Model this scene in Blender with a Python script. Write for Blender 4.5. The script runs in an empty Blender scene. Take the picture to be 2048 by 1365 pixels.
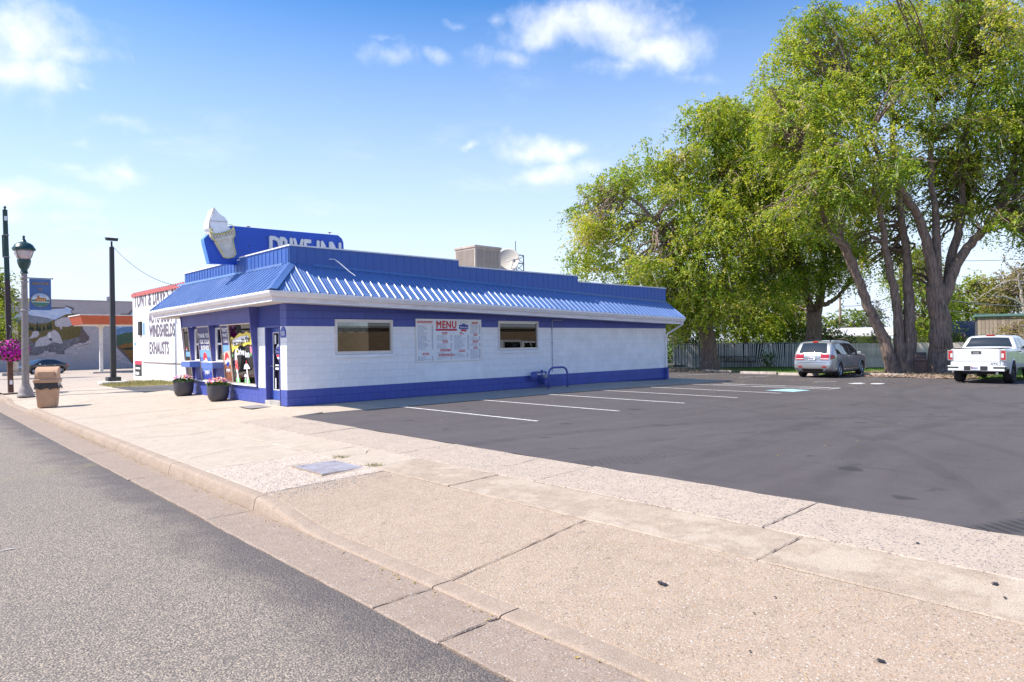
import bpy, bmesh, math, random
import numpy as np
from mathutils import Vector, Matrix
random.seed(7); rng = np.random.default_rng(11)
sc = bpy.context.scene
COL = sc.collection
R = math.radians
# ---------------------------------------------------------------- camera
CAM_H = 1.56; TH = R(47.3); ROLL = R(.74); FPX = 1365.0; CX, CY = 1024.0, 684.0
cam_d = bpy.data.cameras.new('camera'); cam_d.sensor_width = 36; cam_d.lens = 24.0
cam_d.clip_start = .05; cam_d.clip_end = 3000
cam_d.shift_y = 0.0007
cam = bpy.data.objects.new('camera', cam_d); COL.objects.link(cam)
cam.matrix_world = Matrix.Translation((0, 0, CAM_H)) @ Matrix.Rotation(TH - math.pi/2, 4, 'Z') @ Matrix.Rotation(math.pi/2, 4, 'X') @ Matrix.Rotation(-ROLL, 4, 'Z')
sc.camera = cam
# ---------------------------------------------------------------- light
SUN = Vector((-1.80, 1.22, 2.80)).normalized()
EL = math.asin(SUN.z); 
sun_d = bpy.data.lights.new('sun', 'SUN'); sun_d.energy = 4.4; sun_d.angle = R(.55); sun_d.color = (1, .955, .88)
sun = bpy.data.objects.new('sun', sun_d); COL.objects.link(sun)
sun.rotation_euler = SUN.to_track_quat('Z', 'Y').to_euler()
world = bpy.data.worlds.new('World'); sc.world = world; world.use_nodes = True
sc.view_settings.view_transform = 'Standard'; sc.view_settings.look = 'None'
sc.view_settings.gamma = 1; sc.view_settings.use_curve_mapping = False
sc.view_settings.exposure = 0.70
def pray(x, y):
    u = x - CX; v = CY - y
    a = u*math.cos(ROLL) + v*math.sin(ROLL); b = -u*math.sin(ROLL) + v*math.cos(ROLL)
    return Vector((math.cos(TH)*FPX + math.sin(TH)*a, math.sin(TH)*FPX - math.cos(TH)*a, b))
def build_world():
    nt = world.node_tree; N = nt.nodes; L = nt.links; N.clear()
    out = N.new('ShaderNodeOutputWorld'); bg = N.new('ShaderNodeBackground'); bg.inputs[1].default_value = .125
    sky = N.new('ShaderNodeTexSky'); sky.sky_type = 'NISHITA'; sky.sun_disc = False
    sky.sun_elevation = EL; sky.sun_rotation = math.atan2(SUN.x, SUN.y)
    sky.altitude = 0; sky.air_density = 1.0; sky.dust_density = .25; sky.ozone_density = 1.6
    hsv = N.new('ShaderNodeHueSaturation'); hsv.inputs['Saturation'].default_value = 1.34; hsv.inputs['Value'].default_value = 1.12; hsv.inputs['Hue'].default_value = .505
    L.new(sky.outputs[0], hsv.inputs['Color'])
    tc = N.new('ShaderNodeTexCoord')
    def vm(op, a, b=None):
        n = N.new('ShaderNodeVectorMath'); n.operation = op
        for i, s in enumerate((a, b)):
            if s is None: continue
            if isinstance(s, (tuple, Vector)): n.inputs[i].default_value = s
            else: L.new(s, n.inputs[i])
        return n
    def m(op, a, b=None, c=None, clamp=False):
        n = N.new('ShaderNodeMath'); n.operation = op; n.use_clamp = clamp
        for i, s in enumerate((a, b, c)):
            if s is None: continue
            if isinstance(s, (int, float)): n.inputs[i].default_value = s
            else: L.new(s, n.inputs[i])
        return n.outputs[0]
    d = vm('NORMALIZE', tc.outputs['Generated']).outputs[0]
    sep = N.new('ShaderNodeSeparateXYZ'); L.new(d, sep.inputs[0]); dz = sep.outputs[2]
    zc = m('MAXIMUM', m('ADD', dz, .10), .04)
    pl = N.new('ShaderNodeVectorMath'); pl.operation = 'SCALE'; L.new(d, pl.inputs[0]); L.new(m('DIVIDE', 1, zc), pl.inputs[3])
    warp = N.new('ShaderNodeTexNoise'); warp.inputs['Scale'].default_value = 9; warp.inputs['Detail'].default_value = 7
    L.new(d, warp.inputs['Vector'])
    wv = vm('SCALE', vm('SUBTRACT', warp.outputs['Color'], (.5, .5, .5)).outputs[0]); wv.inputs[3].default_value = .075
    dw = vm('ADD', d, wv.outputs[0]).outputs[0]
    # cumulus placed by direction (pixel centre, horizontal and vertical radius in px, weight)
    blobs = [(60, 60, 110, 60, 1.1), (40, 150, 110, 55, 1.2), (140, 110, 70, 30, .8), (-40, 100, 130, 90, 1.1), (172, 192, 24, 14, .6),
             (1120, 60, 110, 42, 1.0), (1230, 55, 110, 50, 1.1), (1320, 95, 85, 45, 1.0), (1260, 125, 90, 28, .8), (1040, 115, 90, 24, .6), (985, 40, 30, 14, .6), (1330, 12, 45, 10, .5),
             (775, 120, 44, 24, .6), (862, 115, 28, 12, .6), (905, 52, 20, 8, .5), (770, 85, 18, 8, .4),
             (1065, 297, 95, 26, 1.0), (1150, 290, 50, 20, .8), (930, 303, 24, 12, .9), (1085, 348, 100, 26, 1.0), (1170, 335, 60, 22, .8),
             (240, 262, 80, 18, .55), (165, 278, 40, 12, .5), (250, 345, 45, 28, .7), (190, 355, 85, 22, .6), (130, 335, 40, 14, .55),
             (60, 395, 100, 28, .9), (100, 440, 80, 16, .5), (150, 470, 60, 12, .4), (1400, 155, 40, 14, .4), (1990, 10, 60, 30, .9),
             (2180, 60, 120, 50, 1.0), (2500, 200, 160, 50, 1.0), (-300, 250, 160, 60, 1.0), (-500, 60, 150, 60, 1.0), (700, -250, 220, 90, .9), (1700, -300, 200, 90, 1.0), (100, -320, 180, 80, .9)]
    up = Vector((0, 0, 1)); tot = None
    for (bx, by, rx, ry, w) in blobs:
        c = pray(bx, by); ln = c.length; c.normalize()
        rt = c.cross(up).normalized(); uu = rt.cross(c)
        mp = N.new('ShaderNodeMapping'); mp.vector_type = 'TEXTURE'; L.new(dw, mp.inputs[0])
        mp.inputs['Location'].default_value = c; mp.inputs['Rotation'].default_value = Matrix((rt, uu, -c)).transposed().to_euler()
        mp.inputs['Scale'].default_value = (1.25*rx/ln, 1.2*ry/ln, .35)
        ln_ = vm('LENGTH', mp.outputs[0])
        fb = m('MULTIPLY_ADD', ln_.outputs['Value'], -w, 1.25*w)
        tot = fb if tot is None else m('MAXIMUM', tot, fb)
    tot = m('MAXIMUM', tot, 0)
    det = N.new('ShaderNodeTexNoise'); det.inputs['Scale'].default_value = 16; det.inputs['Detail'].default_value = 9; det.inputs['Roughness'].default_value = .58
    L.new(d, det.inputs['Vector'])
    dens = m('ADD', tot, m('MULTIPLY', m('SUBTRACT', det.outputs[0], .56), 2.1))
    dens = m('MULTIPLY', dens, m('GREATER_THAN', tot, .001))
    mr = N.new('ShaderNodeMapRange'); mr.interpolation_type = 'SMOOTHSTEP'; mr.inputs[1].default_value = .0; mr.inputs[2].default_value = 1.4
    L.new(dens, mr.inputs[0])
    # thin streaky haze high up, the same in every direction
    st = N.new('ShaderNodeTexNoise'); st.inputs['Scale'].default_value = 1.6; st.inputs['Detail'].default_value = 8; st.inputs['Roughness'].default_value = .62
    L.new(pl.outputs[0], st.inputs['Vector'])
    thin = N.new('ShaderNodeMapRange'); thin.interpolation_type = 'SMOOTHSTEP'; thin.inputs[1].default_value = .52; thin.inputs[2].default_value = .85; thin.inputs[4].default_value = .30
    L.new(st.outputs[0], thin.inputs[0])
    alpha = m('MAXIMUM', m('MULTIPLY', mr.outputs[0], .8), thin.outputs[0])
    sh = N.new('ShaderNodeMix'); sh.data_type = 'RGBA'; sh.inputs[6].default_value = (4.7, 5.0, 6.1, 1); sh.inputs[7].default_value = (6.3, 6.4, 6.8, 1)
    L.new(m('MULTIPLY', det.outputs[0], 1.35, clamp=True), sh.inputs[0])
    hz = N.new('ShaderNodeMix'); hz.data_type = 'RGBA'; L.new(hsv.outputs[0], hz.inputs[6]); hz.inputs[7].default_value = (4.55, 5.15, 6.3, 1)
    hm = N.new('ShaderNodeMapRange'); hm.inputs[1].default_value = .45; hm.inputs[2].default_value = .05; hm.inputs[4].default_value = .95; L.new(dz, hm.inputs[0]); L.new(hm.outputs[0], hz.inputs[0])
    mx = N.new('ShaderNodeMix'); mx.data_type = 'RGBA'; L.new(alpha, mx.inputs[0]); L.new(hz.outputs[2], mx.inputs[6]); L.new(sh.outputs[2], mx.inputs[7])
    L.new(mx.outputs[2], bg.inputs[0]); L.new(bg.outputs[0], out.inputs[0])
def N_dot(N, L, a, v):
    n = N.new('ShaderNodeVectorMath'); n.operation = 'DOT_PRODUCT'; L.new(a, n.inputs[0]); n.inputs[1].default_value = tuple(v)
    return n.outputs['Value']
build_world()
world.cycles.sampling_method = 'MANUAL'; world.cycles.sample_map_resolution = 512
# ---------------------------------------------------------------- pixel -> place (ground or plane the thing touches)
CO = Vector((0, 0, CAM_H)); FW = Vector((math.cos(TH), math.sin(TH), 0))
def PZ(x, y, z): d = pray(x, y); return CO + d*((z - CAM_H)/d.z)
def PX(x, y, X): d = pray(x, y); return CO + d*(X/d.x)
def PY(x, y, Y): d = pray(x, y); return CO + d*(Y/d.y)
def PD(x, y, D): return CO + pray(x, y)*(D/FPX)
def depth(p): return Vector((p[0], p[1], 0)).dot(FW)
# ---------------------------------------------------------------- mesh helpers
class MB:
    def __init__(s): s.v = []; s.f = []; s.m = []; s.cur = 0
    def add(s, verts, faces):
        o = len(s.v); s.v += [tuple(v) for v in verts]
        for f in faces: s.f.append([i + o for i in f]); s.m.append(s.cur)
        return s
    def box(s, x0, x1, y0, y1, z0, z1):
        v = [(x0,y0,z0),(x1,y0,z0),(x1,y1,z0),(x0,y1,z0),(x0,y0,z1),(x1,y0,z1),(x1,y1,z1),(x0,y1,z1)]
        return s.add(v, [(0,3,2,1),(4,5,6,7),(0,1,5,4),(1,2,6,5),(2,3,7,6),(3,0,4,7)])
    def quad(s, a, b, c, d): return s.add([a,b,c,d], [(0,1,2,3)])
    def hull8(s, lo, hi):   # two quads (bottom, top) joined
        return s.add(list(lo)+list(hi), [(3,2,1,0),(4,5,6,7),(0,1,5,4),(1,2,6,5),(2,3,7,6),(3,0,4,7)])
    def tube(s, pts, rad, n=8, cap=True):
        pts = [Vector(p) for p in pts]; rs = rad if isinstance(rad, (list, tuple)) else [rad]*len(pts)
        o = len(s.v); up = Vector((0,0,1)); prev = None
        for i, p in enumerate(pts):
            t = (pts[min(i+1, len(pts)-1)] - pts[max(i-1, 0)]).normalized()
            if prev is None:
                a = t.cross(up) if abs(t.z) < .95 else t.cross(Vector((1,0,0)))
            else: a = prev - t*prev.dot(t)
            a.normalize(); prev = a; b = t.cross(a)
            for k in range(n):
                th = 2*math.pi*k/n; s.v.append(tuple(p + (a*math.cos(th) + b*math.sin(th))*rs[i]))
        for i in range(len(pts)-1):
            for k in range(n):
                k2 = (k+1) % n
                s.f.append([o+i*n+k, o+i*n+k2, o+(i+1)*n+k2, o+(i+1)*n+k]); s.m.append(s.cur)
        if cap:
            s.f.append([o+k for k in range(n)][::-1]); s.m.append(s.cur)
            e = o+(len(pts)-1)*n; s.f.append([e+k for k in range(n)]); s.m.append(s.cur)
        return s
    def lathe(s, prof, n=24, c=(0,0,0), squash=(1,1), rot=0, flute=0):
        o = len(s.v)
        for (r, z) in prof:
            for k in range(n):
                th = 2*math.pi*k/n + rot; rr = r*(1 - (flute if k % 2 else 0))
                s.v.append((c[0]+rr*math.cos(th)*squash[0], c[1]+rr*math.sin(th)*squash[1], c[2]+z))
        for i in range(len(prof)-1):
            for k in range(n):
                k2 = (k+1) % n; s.f.append([o+i*n+k, o+i*n+k2, o+(i+1)*n+k2, o+(i+1)*n+k]); s.m.append(s.cur)
        s.f.append([o+k for k in range(n)][::-1]); s.m.append(s.cur)
        e = o+(len(prof)-1)*n; s.f.append([e+k for k in range(n)]); s.m.append(s.cur)
        return s
    def prism(s, poly, fn0, fn1):   # polygon (2d pts) mapped by fn0 / fn1 to front / back
        n = len(poly); a = [fn0(p) for p in poly]; b = [fn1(p) for p in poly]
        return s.add(a+b, [list(range(n)), list(range(2*n-1, n-1, -1))] + [[i, n+i, n+(i+1) % n, (i+1) % n] for i in range(n)])
    def grid(s, rows):   # rows of points -> quads
        o = len(s.v); nc = len(rows[0])
        for r in rows: s.v += [tuple(p) for p in r]
        for i in range(len(rows)-1):
            for j in range(nc-1):
                s.f.append([o+i*nc+j, o+i*nc+j+1, o+(i+1)*nc+j+1, o+(i+1)*nc+j]); s.m.append(s.cur)
        return s
    def mesh(s, name, mats, smooth=False, fixn=True):
        me = bpy.data.meshes.new(name); me.from_pydata(s.v, [], s.f)
        for mm in (mats if isinstance(mats, (list, tuple)) else [mats]): me.materials.append(mm)
        me.polygons.foreach_set('material_index', s.m)
        if fixn:
            bm = bmesh.new(); bm.from_mesh(me); bmesh.ops.recalc_face_normals(bm, faces=bm.faces); bm.to_mesh(me); bm.free()
        if smooth: me.polygons.foreach_set('use_smooth', [True]*len(me.polygons))
        me.update(); return me
    def build(s, name, mats, parent=None, smooth=False, bevel=0, loc=None, angle=None, fixn=True):
        o = bpy.data.objects.new(name, s.mesh(name, mats, smooth, fixn)); COL.objects.link(o)
        if parent: o.parent = parent
        if loc is not None: o.location = loc
        if bevel:
            b = o.modifiers.new('bevel', 'BEVEL'); b.width = bevel; b.segments = 2; b.limit_method = 'ANGLE'; b.angle_limit = R(40)
        if smooth and angle: shade_angle(o, angle)
        return o
def shade_angle(o, deg):
    bm = bmesh.new(); bm.from_mesh(o.data)
    for e in bm.edges:
        e.smooth = not (len(e.link_faces) == 2 and e.calc_face_angle(0) > R(deg))
    bm.to_mesh(o.data); bm.free()
def inst(mesh, name, parent=None, loc=(0,0,0), rot=(0,0,0), scale=(1,1,1)):
    o = bpy.data.objects.new(name, mesh); COL.objects.link(o); o.parent = parent
    o.location = loc; o.rotation_euler = rot; o.scale = scale; return o
def empty(name, loc=(0,0,0), rz=0):
    o = bpy.data.objects.new(name, None); o.empty_display_size = .2; COL.objects.link(o); o.location = loc; o.rotation_euler = (0,0,rz); return o
def tag(o, label, cat, group=None):
    o['label'] = label; o['category'] = cat
    if group: o['group'] = group
    return o
def struct(o): o['kind'] = 'structure'; return o
def stuff(o): o['kind'] = 'stuff'; return o
def copy_tree(o, parent=None):
    c = o.copy(); COL.objects.link(c); c.parent = parent
    for ch in o.children: copy_tree(ch, c)
    return c
def text_mesh(txt, size, mat, bold=0, depth_=0.0, align='CENTER', sx=1.0, name='lettering', shear=0, spacing=1.0):
    cu = bpy.data.curves.new('t', 'FONT'); cu.body = txt; cu.size = size; cu.align_x = align; cu.align_y = 'CENTER'
    cu.extrude = depth_; cu.shear = shear; cu.space_character = spacing; cu.resolution_u = 3
    t = bpy.data.objects.new('t', cu); COL.objects.link(t)
    dg = bpy.context.evaluated_depsgraph_get(); me = bpy.data.meshes.new_from_object(t.evaluated_get(dg))
    bpy.data.objects.remove(t); bpy.data.curves.remove(cu)
    me.name = name
    if sx != 1.0:
        for v in me.vertices: v.co.x *= sx
    if bold:   # thicken the strokes with shifted copies, each a hair apart in depth
        bm = bmesh.new()
        for i, (dx_, dy_) in enumerate(((0,0),(1,0),(-1,0),(0,1),(0,-1))):
            k0 = len(bm.verts); bm.from_mesh(me); bm.verts.ensure_lookup_table()
            for v in bm.verts[k0:]: v.co.x += dx_*bold; v.co.y += dy_*bold; v.co.z += i*.0006
        bm.to_mesh(me); bm.free()
    me.materials.clear(); me.materials.append(mat); return me
def frame_matrix(origin, ux, uy):   # local x along ux, y along uy, z = normal
    ux = Vector(ux).normalized(); uy = Vector(uy).normalized(); n = ux.cross(uy).normalized(); uy = n.cross(ux)
    M = Matrix((ux, uy, n)).transposed().to_4x4(); M.translation = Vector(origin); return M
def put(mesh, name, M, parent=None, x=0, y=0, z=0):
    o = bpy.data.objects.new(name, mesh); COL.objects.link(o); o.parent = parent
    o.matrix_local = M @ Matrix.Translation((x, y, z)); return o
# ---------------------------------------------------------------- materials
MATS = {}
def mat(name, color, rough=.7, var=.0, scale=6.0, bump=0, bscale=None, metal=0, spec=.5, col2=None, obj_var=0, coat=0, emit=None, alpha=1, detail=6, dist=.02, coords='Object'):
    if name in MATS: return MATS[name]
    M_ = bpy.data.materials.new(name); M_.use_nodes = True; nt = M_.node_tree; N = nt.nodes; L = nt.links
    b = N['Principled BSDF']; c = tuple(color) + (1,)
    b.inputs['Base Color'].default_value = c; b.inputs['Roughness'].default_value = rough; b.inputs['Metallic'].default_value = metal
    b.inputs['Specular IOR Level'].default_value = spec; b.inputs['Coat Weight'].default_value = coat; b.inputs['Coat Roughness'].default_value = .03
    tc = N.new('ShaderNodeTexCoord'); src = tc.outputs[coords]
    colsock = None
    if var or col2:
        n = N.new('ShaderNodeTexNoise'); n.inputs['Scale'].default_value = scale; n.inputs['Detail'].default_value = detail; n.inputs['Roughness'].default_value = .6
        L.new(src, n.inputs['Vector'])
        mx = N.new('ShaderNodeMix'); mx.data_type = 'RGBA'
        c2 = tuple(col2) + (1,) if col2 else tuple(max(0, x*(1-var)) for x in color) + (1,)
        c1 = tuple(color) + (1,) if col2 else tuple(min(1, x*(1+var*.5)) for x in color) + (1,)
        rp = N.new('ShaderNodeMapRange'); rp.inputs[1].default_value = .36; rp.inputs[2].default_value = .64; L.new(n.outputs[0], rp.inputs[0])
        L.new(rp.outputs[0], mx.inputs[0]); mx.inputs[6].default_value = c2; mx.inputs[7].default_value = c1; colsock = mx.outputs[2]
    if obj_var:
        oi = N.new('ShaderNodeObjectInfo'); h = N.new('ShaderNodeHueSaturation')
        mr = N.new('ShaderNodeMapRange'); mr.inputs[3].default_value = 1-obj_var; mr.inputs[4].default_value = 1+obj_var
        L.new(oi.outputs['Random'], mr.inputs[0]); L.new(mr.outputs[0], h.inputs['Value'])
        if colsock: L.new(colsock, h.inputs['Color'])
        else: h.inputs['Color'].default_value = c
        colsock = h.outputs[0]
    if colsock: L.new(colsock, b.inputs['Base Color'])
    if bump:
        n2 = N.new('ShaderNodeTexNoise'); n2.inputs['Scale'].default_value = bscale or scale*6; n2.inputs['Detail'].default_value = 5; L.new(src, n2.inputs['Vector'])
        bp = N.new('ShaderNodeBump'); bp.inputs['Strength'].default_value = bump; bp.inputs['Distance'].default_value = dist
        L.new(n2.outputs[0], bp.inputs['Height']); L.new(bp.outputs[0], b.inputs['Normal'])
    if emit: b.inputs['Emission Color'].default_value = tuple(emit)+(1,); b.inputs['Emission Strength'].default_value = 1
    MATS[name] = M_; return M_
def glass(name, tint=(.6,.66,.66), ior=1.7, rough=0.0):
    if name in MATS: return MATS[name]
    M_ = bpy.data.materials.new(name); M_.use_nodes = True; nt = M_.node_tree; N = nt.nodes; L = nt.links
    out = N['Material Output']; N.remove(N['Principled BSDF'])
    fr = N.new('ShaderNodeFresnel'); fr.inputs[0].default_value = ior
    t = N.new('ShaderNodeBsdfTransparent'); t.inputs[0].default_value = tuple(tint)+(1,)
    g = N.new('ShaderNodeBsdfGlossy'); g.inputs['Roughness'].default_value = rough
    mx = N.new('ShaderNodeMixShader'); L.new(fr.outputs[0], mx.inputs[0]); L.new(t.outputs[0], mx.inputs[1]); L.new(g.outputs[0], mx.inputs[2])
    L.new(mx.outputs[0], out.inputs[0]); MATS[name] = M_; return M_
class NT:   # small node-graph helper for the ground materials
    def __init__(s, name):
        s.M = bpy.data.materials.new(name); s.M.use_nodes = True; s.t = s.M.node_tree; s.N = s.t.nodes; s.L = s.t.links; s.b = s.N['Principled BSDF']
        g = s.N.new('ShaderNodeNewGeometry'); s.pos = g.outputs['Position']; MATS[name] = s.M
    def noise(s, scale, detail=5, rough=.55, vec=None, dim=0):
        n = s.N.new('ShaderNodeTexNoise'); n.inputs['Scale'].default_value = scale; n.inputs['Detail'].default_value = detail; n.inputs['Roughness'].default_value = rough
        s.L.new(vec or s.pos, n.inputs['Vector']); return n.outputs[0]
    def vor(s, scale, feature='F1', vec=None, rnd=1):
        n = s.N.new('ShaderNodeTexVoronoi'); n.inputs['Scale'].default_value = scale; n.feature = feature; n.inputs['Randomness'].default_value = rnd
        s.L.new(vec or s.pos, n.inputs['Vector']); return n
    def m(s, op, a, b=None, c=None, clamp=False):
        n = s.N.new('ShaderNodeMath'); n.operation = op; n.use_clamp = clamp
        for i, x in enumerate((a, b, c)):
            if x is None: continue
            if isinstance(x, (int, float)): n.inputs[i].default_value = x
            else: s.L.new(x, n.inputs[i])
        return n.outputs[0]
    def rng(s, x, a, b, c=0, d=1, smooth=False):
        n = s.N.new('ShaderNodeMapRange'); s.L.new(x, n.inputs[0])
        if smooth: n.interpolation_type = 'SMOOTHSTEP'
        for i, v in enumerate((a, b, c, d)): n.inputs[i+1].default_value = v
        return n.outputs[0]
    def mix(s, f, a, b, mode='MIX'):
        n = s.N.new('ShaderNodeMix'); n.data_type = 'RGBA'; n.blend_type = mode
        for i, x in ((0, f), (6, a), (7, b)):
            if isinstance(x, (int, float)): n.inputs[i].default_value = x
            elif isinstance(x, tuple): n.inputs[i].default_value = x + (1,)
            else: s.L.new(x, n.inputs[i])
        return n.outputs[2]
    def ramp(s, x, stops):
        n = s.N.new('ShaderNodeValToRGB'); s.L.new(x, n.inputs[0]); e = n.color_ramp.elements
        while len(e) > 1: e.remove(e[-1])
        e[0].position = stops[0][0]; e[0].color = stops[0][1] + (1,)
        for p, c in stops[1:]: k = e.new(p); k.color = c + (1,)
        return n.outputs[0]
    def stretch(s, sx, sy, sz, rz=0):
        n = s.N.new('ShaderNodeMapping'); n.inputs['Scale'].default_value = (sx, sy, sz); n.inputs['Rotation'].default_value = (0, 0, rz); s.L.new(s.pos, n.inputs[0]); return n.outputs[0]
    def out(s, col, rough=.85, bump=None, strength=.5, dist=.01, spec=.4):
        s.L.new(col, s.b.inputs['Base Color'])
        if isinstance(rough, (int, float)): s.b.inputs['Roughness'].default_value = rough
        else: s.L.new(rough, s.b.inputs['Roughness'])
        s.b.inputs['Specular IOR Level'].default_value = spec
        if bump is not None:
            n = s.N.new('ShaderNodeBump'); n.inputs['Strength'].default_value = strength; n.inputs['Distance'].default_value = dist
            s.L.new(bump, n.inputs['Height']); s.L.new(n.outputs[0], s.b.inputs['Normal'])
        return s.M
# ================================================================ GROUND
def sstep(a, b, x): t = min(1, max(0, (x-a)/(b-a))); return t*t*(3-2*t)
def interp(x, pts):
    if x <= pts[0][0]: return pts[0][1]
    for (a, za), (b, zb) in zip(pts, pts[1:]):
        if x <= b: return za + (zb-za)*(x-a)/(b-a)
    return pts[-1][1]
def lotz(x): return interp(x, [(6.7,-.055),(10,-.045),(15,-.055),(17.5,-.085),(20,-.12),(31,-.27),(40,-.33),(60,-.42),(300,-.8)])
def full(y): return min(sstep(6.0, 7.6, y), 1-sstep(23.3, 24.6, y)) if y < 26.5 else sstep(28.0, 28.8, y)
def kerbz(y): return -.282 + .132*full(y)
def zs(x, y):
    k = kerbz(y)
    if x < 4.82: return k + (x-3.22)/1.6*(-.104-k)
    if x < 6.7: return -.104 + (x-4.82)/1.88*.05
    return -.054 + (x-6.7)/.79*.05
def concrete(name, base, dark, peb_scale, peb_amt, pebs, bump=.5, dist=.006, patch=None, patch_amt=.5):
    g = NT(name)
    big = g.noise(.9, 4); mid = g.noise(7, 6, .65); fine = g.noise(90, 3)
    c = g.mix(g.rng(mid, .38, .62), dark, base); c = g.mix(g.rng(g.noise(2.3, 5, .6), .52, .66, 0, .35), c, tuple(x*.72 for x in dark)); c = g.mix(g.rng(g.noise(3.7, 5, .65), .56, .7, 0, .35), c, tuple(min(1, x*1.22) for x in base))
    c = g.mix(g.rng(big, .35, .7, 0, .38), c, tuple(x*.80 for x in base))
    v = g.vor(peb_scale); rnd = g.N.new('ShaderNodeSeparateColor'); g.L.new(v.outputs['Color'], rnd.inputs[0])
    peb = g.ramp(rnd.outputs[0], pebs)
    inside = g.rng(v.outputs['Distance'], .28, .42, 1, 0)
    pick = g.m('MULTIPLY', inside, g.m('GREATER_THAN', rnd.outputs[1], 1-peb_amt))
    c = g.mix(g.m('MULTIPLY', pick, .9), c, peb)
    v2 = g.vor(peb_scale*1.9); r2 = g.N.new('ShaderNodeSeparateColor'); g.L.new(v2.outputs['Color'], r2.inputs[0])
    pick2 = g.m('MULTIPLY', g.rng(v2.outputs['Distance'], .3, .45, 1, 0), g.m('GREATER_THAN', r2.outputs[1], 1-peb_amt))
    c = g.mix(g.m('MULTIPLY', pick2, .8), c, g.ramp(r2.outputs[0], pebs))
    if patch:
        pm = g.m('MULTIPLY', g.rng(g.noise(1.6, 6, .7), .5, .58), patch_amt)
        c = g.mix(pm, c, patch)
    c = g.mix(g.rng(fine, .38, .64, 0, .5), c, tuple(x*.52 for x in base)); c = g.mix(g.rng(g.noise(150, 2), .5, .66, 0, .6), c, tuple(min(1, x*1.45) for x in base))
    # wheel dirt and small dark spots
    sp = g.rng(g.noise(11, 2, .4), .70, .76); c = g.mix(g.m('MULTIPLY', sp, .35), c, (.09, .075, .07))
    h = g.m('ADD', g.m('MULTIPLY', pick, .6), g.m('ADD', g.m('MULTIPLY', fine, .7), g.m('MULTIPLY', mid, .8)))
    return g.out(c, .88, h, bump, dist)
PEB = [(0, (.30,.21,.15)), (.2, (.60,.53,.46)), (.4, (.12,.09,.09)), (.55, (.46,.27,.12)), (.72, (.66,.60,.53)), (.85, (.19,.13,.11)), (1, (.54,.40,.24))]
PEBW = [(0, (.10,.09,.10)), (.3, (.20,.17,.16)), (.55, (.33,.27,.24)), (.8, (.5,.45,.4)), (1, (.15,.13,.13))]
m_apron = concrete('apron_concrete', (0.435,0.323,0.234), (0.352,0.258,0.185), 40, .66, PEB, .7)
m_walkB = concrete('weathered_concrete', (0.469,0.365,0.272), (0.329,0.244,0.176), 60, .35, PEB, .6, patch=(0.539,0.444,0.343), patch_amt=.7)
m_walkC = concrete('pebble_concrete', (0.525,0.415,0.322), (0.435,0.339,0.259), 30, .62, PEBW, .9, .008)
m_walkA = concrete('beige_concrete', (0.536,0.436,0.337), (0.454,0.363,0.277), 70, .2, PEB, .4, patch=(0.568,0.473,0.376), patch_amt=.4)
m_spall = concrete('spalled_concrete', (0.710,0.566,0.453), (0.491,0.373,0.288), 26, .55, [(0,(0.710,0.607,0.515)),(.4,(0.572,0.469,0.391)),(.7,(0.343,0.267,0.227)),(1,(0.755,0.660,0.577))], 1.0, .02)
m_kerb = concrete('kerb_concrete', (0.423,0.319,0.240), (0.332,0.244,0.179), 80, .25, PEB, .5, patch=(0.286,0.217,0.163), patch_amt=.45)
m_gut = concrete('gutter_concrete', (0.348,0.262,0.202), (0.288,0.212,0.162), 46, .55, PEB, .6)
m_walkS = concrete('plain_concrete', (.46,.40,.35), (.40,.35,.30), 90, .15, PEB, .3)
m_gas = concrete('gas_lot_concrete', (.52,.42,.335), (.41,.325,.255), 40, .2, PEB, .4, patch=(.36,.295,.24), patch_amt=.6)
def asphalt_road():
    g = NT('chip_seal_asphalt')
    v = g.vor(78); s_ = g.N.new('ShaderNodeSeparateColor'); g.L.new(v.outputs['Color'], s_.inputs[0])
    c = g.ramp(s_.outputs[0], [(0,(0.134,0.101,0.078)),(.2,(0.323,0.250,0.187)),(.55,(0.498,0.387,0.280)),(.85,(0.674,0.518,0.370)),(1,(0.889,0.691,0.493))])
    gap = g.rng(v.outputs['Distance'], .30, .62); c = g.mix(g.m('MULTIPLY', gap, .8), c, (.085,.072,.07)); hole = g.rng(g.noise(42, 2, .4), .64, .70); c = g.mix(g.m('MULTIPLY', hole, .75), c, (.045,.038,.04))
    v2 = g.vor(190); s2 = g.N.new('ShaderNodeSeparateColor'); g.L.new(v2.outputs['Color'], s2.inputs[0])
    c = g.mix(.35, c, g.ramp(s2.outputs[0], [(0,(.10,.085,.075)),(1,(.44,.375,.30))]))
    big = g.noise(.5, 5, .6); c = g.mix(g.rng(big, .3, .7, 0, .25), c, (.16,.145,.14))
    sx = g.N.new('ShaderNodeSeparateXYZ'); g.L.new(g.pos, sx.inputs[0])
    # darker oily seam next to the gutter, mustard scuffs across the lane
    edge = g.rng(g.m('ADD', sx.outputs[0], g.m('MULTIPLY', g.m('SUBTRACT', g.noise(2.2, 5), .5), .9)), 1.75, 2.5, 0, .62, True)
    c = g.mix(edge, c, (.058,.05,.056))
    ys = g.m('ABSOLUTE', g.m('SUBTRACT', g.m('ADD', sx.outputs[1], g.m('MULTIPLY', sx.outputs[0], -.55)), 11.2))
    yl = g.m('MULTIPLY', g.rng(ys, .05, .5, 1, 0, True), g.rng(g.noise(3, 6, .7), .45, .62)); c = g.mix(g.m('MULTIPLY', yl, .4), c, (.30,.25,.13))
    h = g.m('ADD', g.m('SUBTRACT', 1, v.outputs['Distance']), g.m('MULTIPLY', g.noise(160, 2), .4))
    return g.out(c, .82, h, .9, .008)
m_road = asphalt_road()
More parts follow.
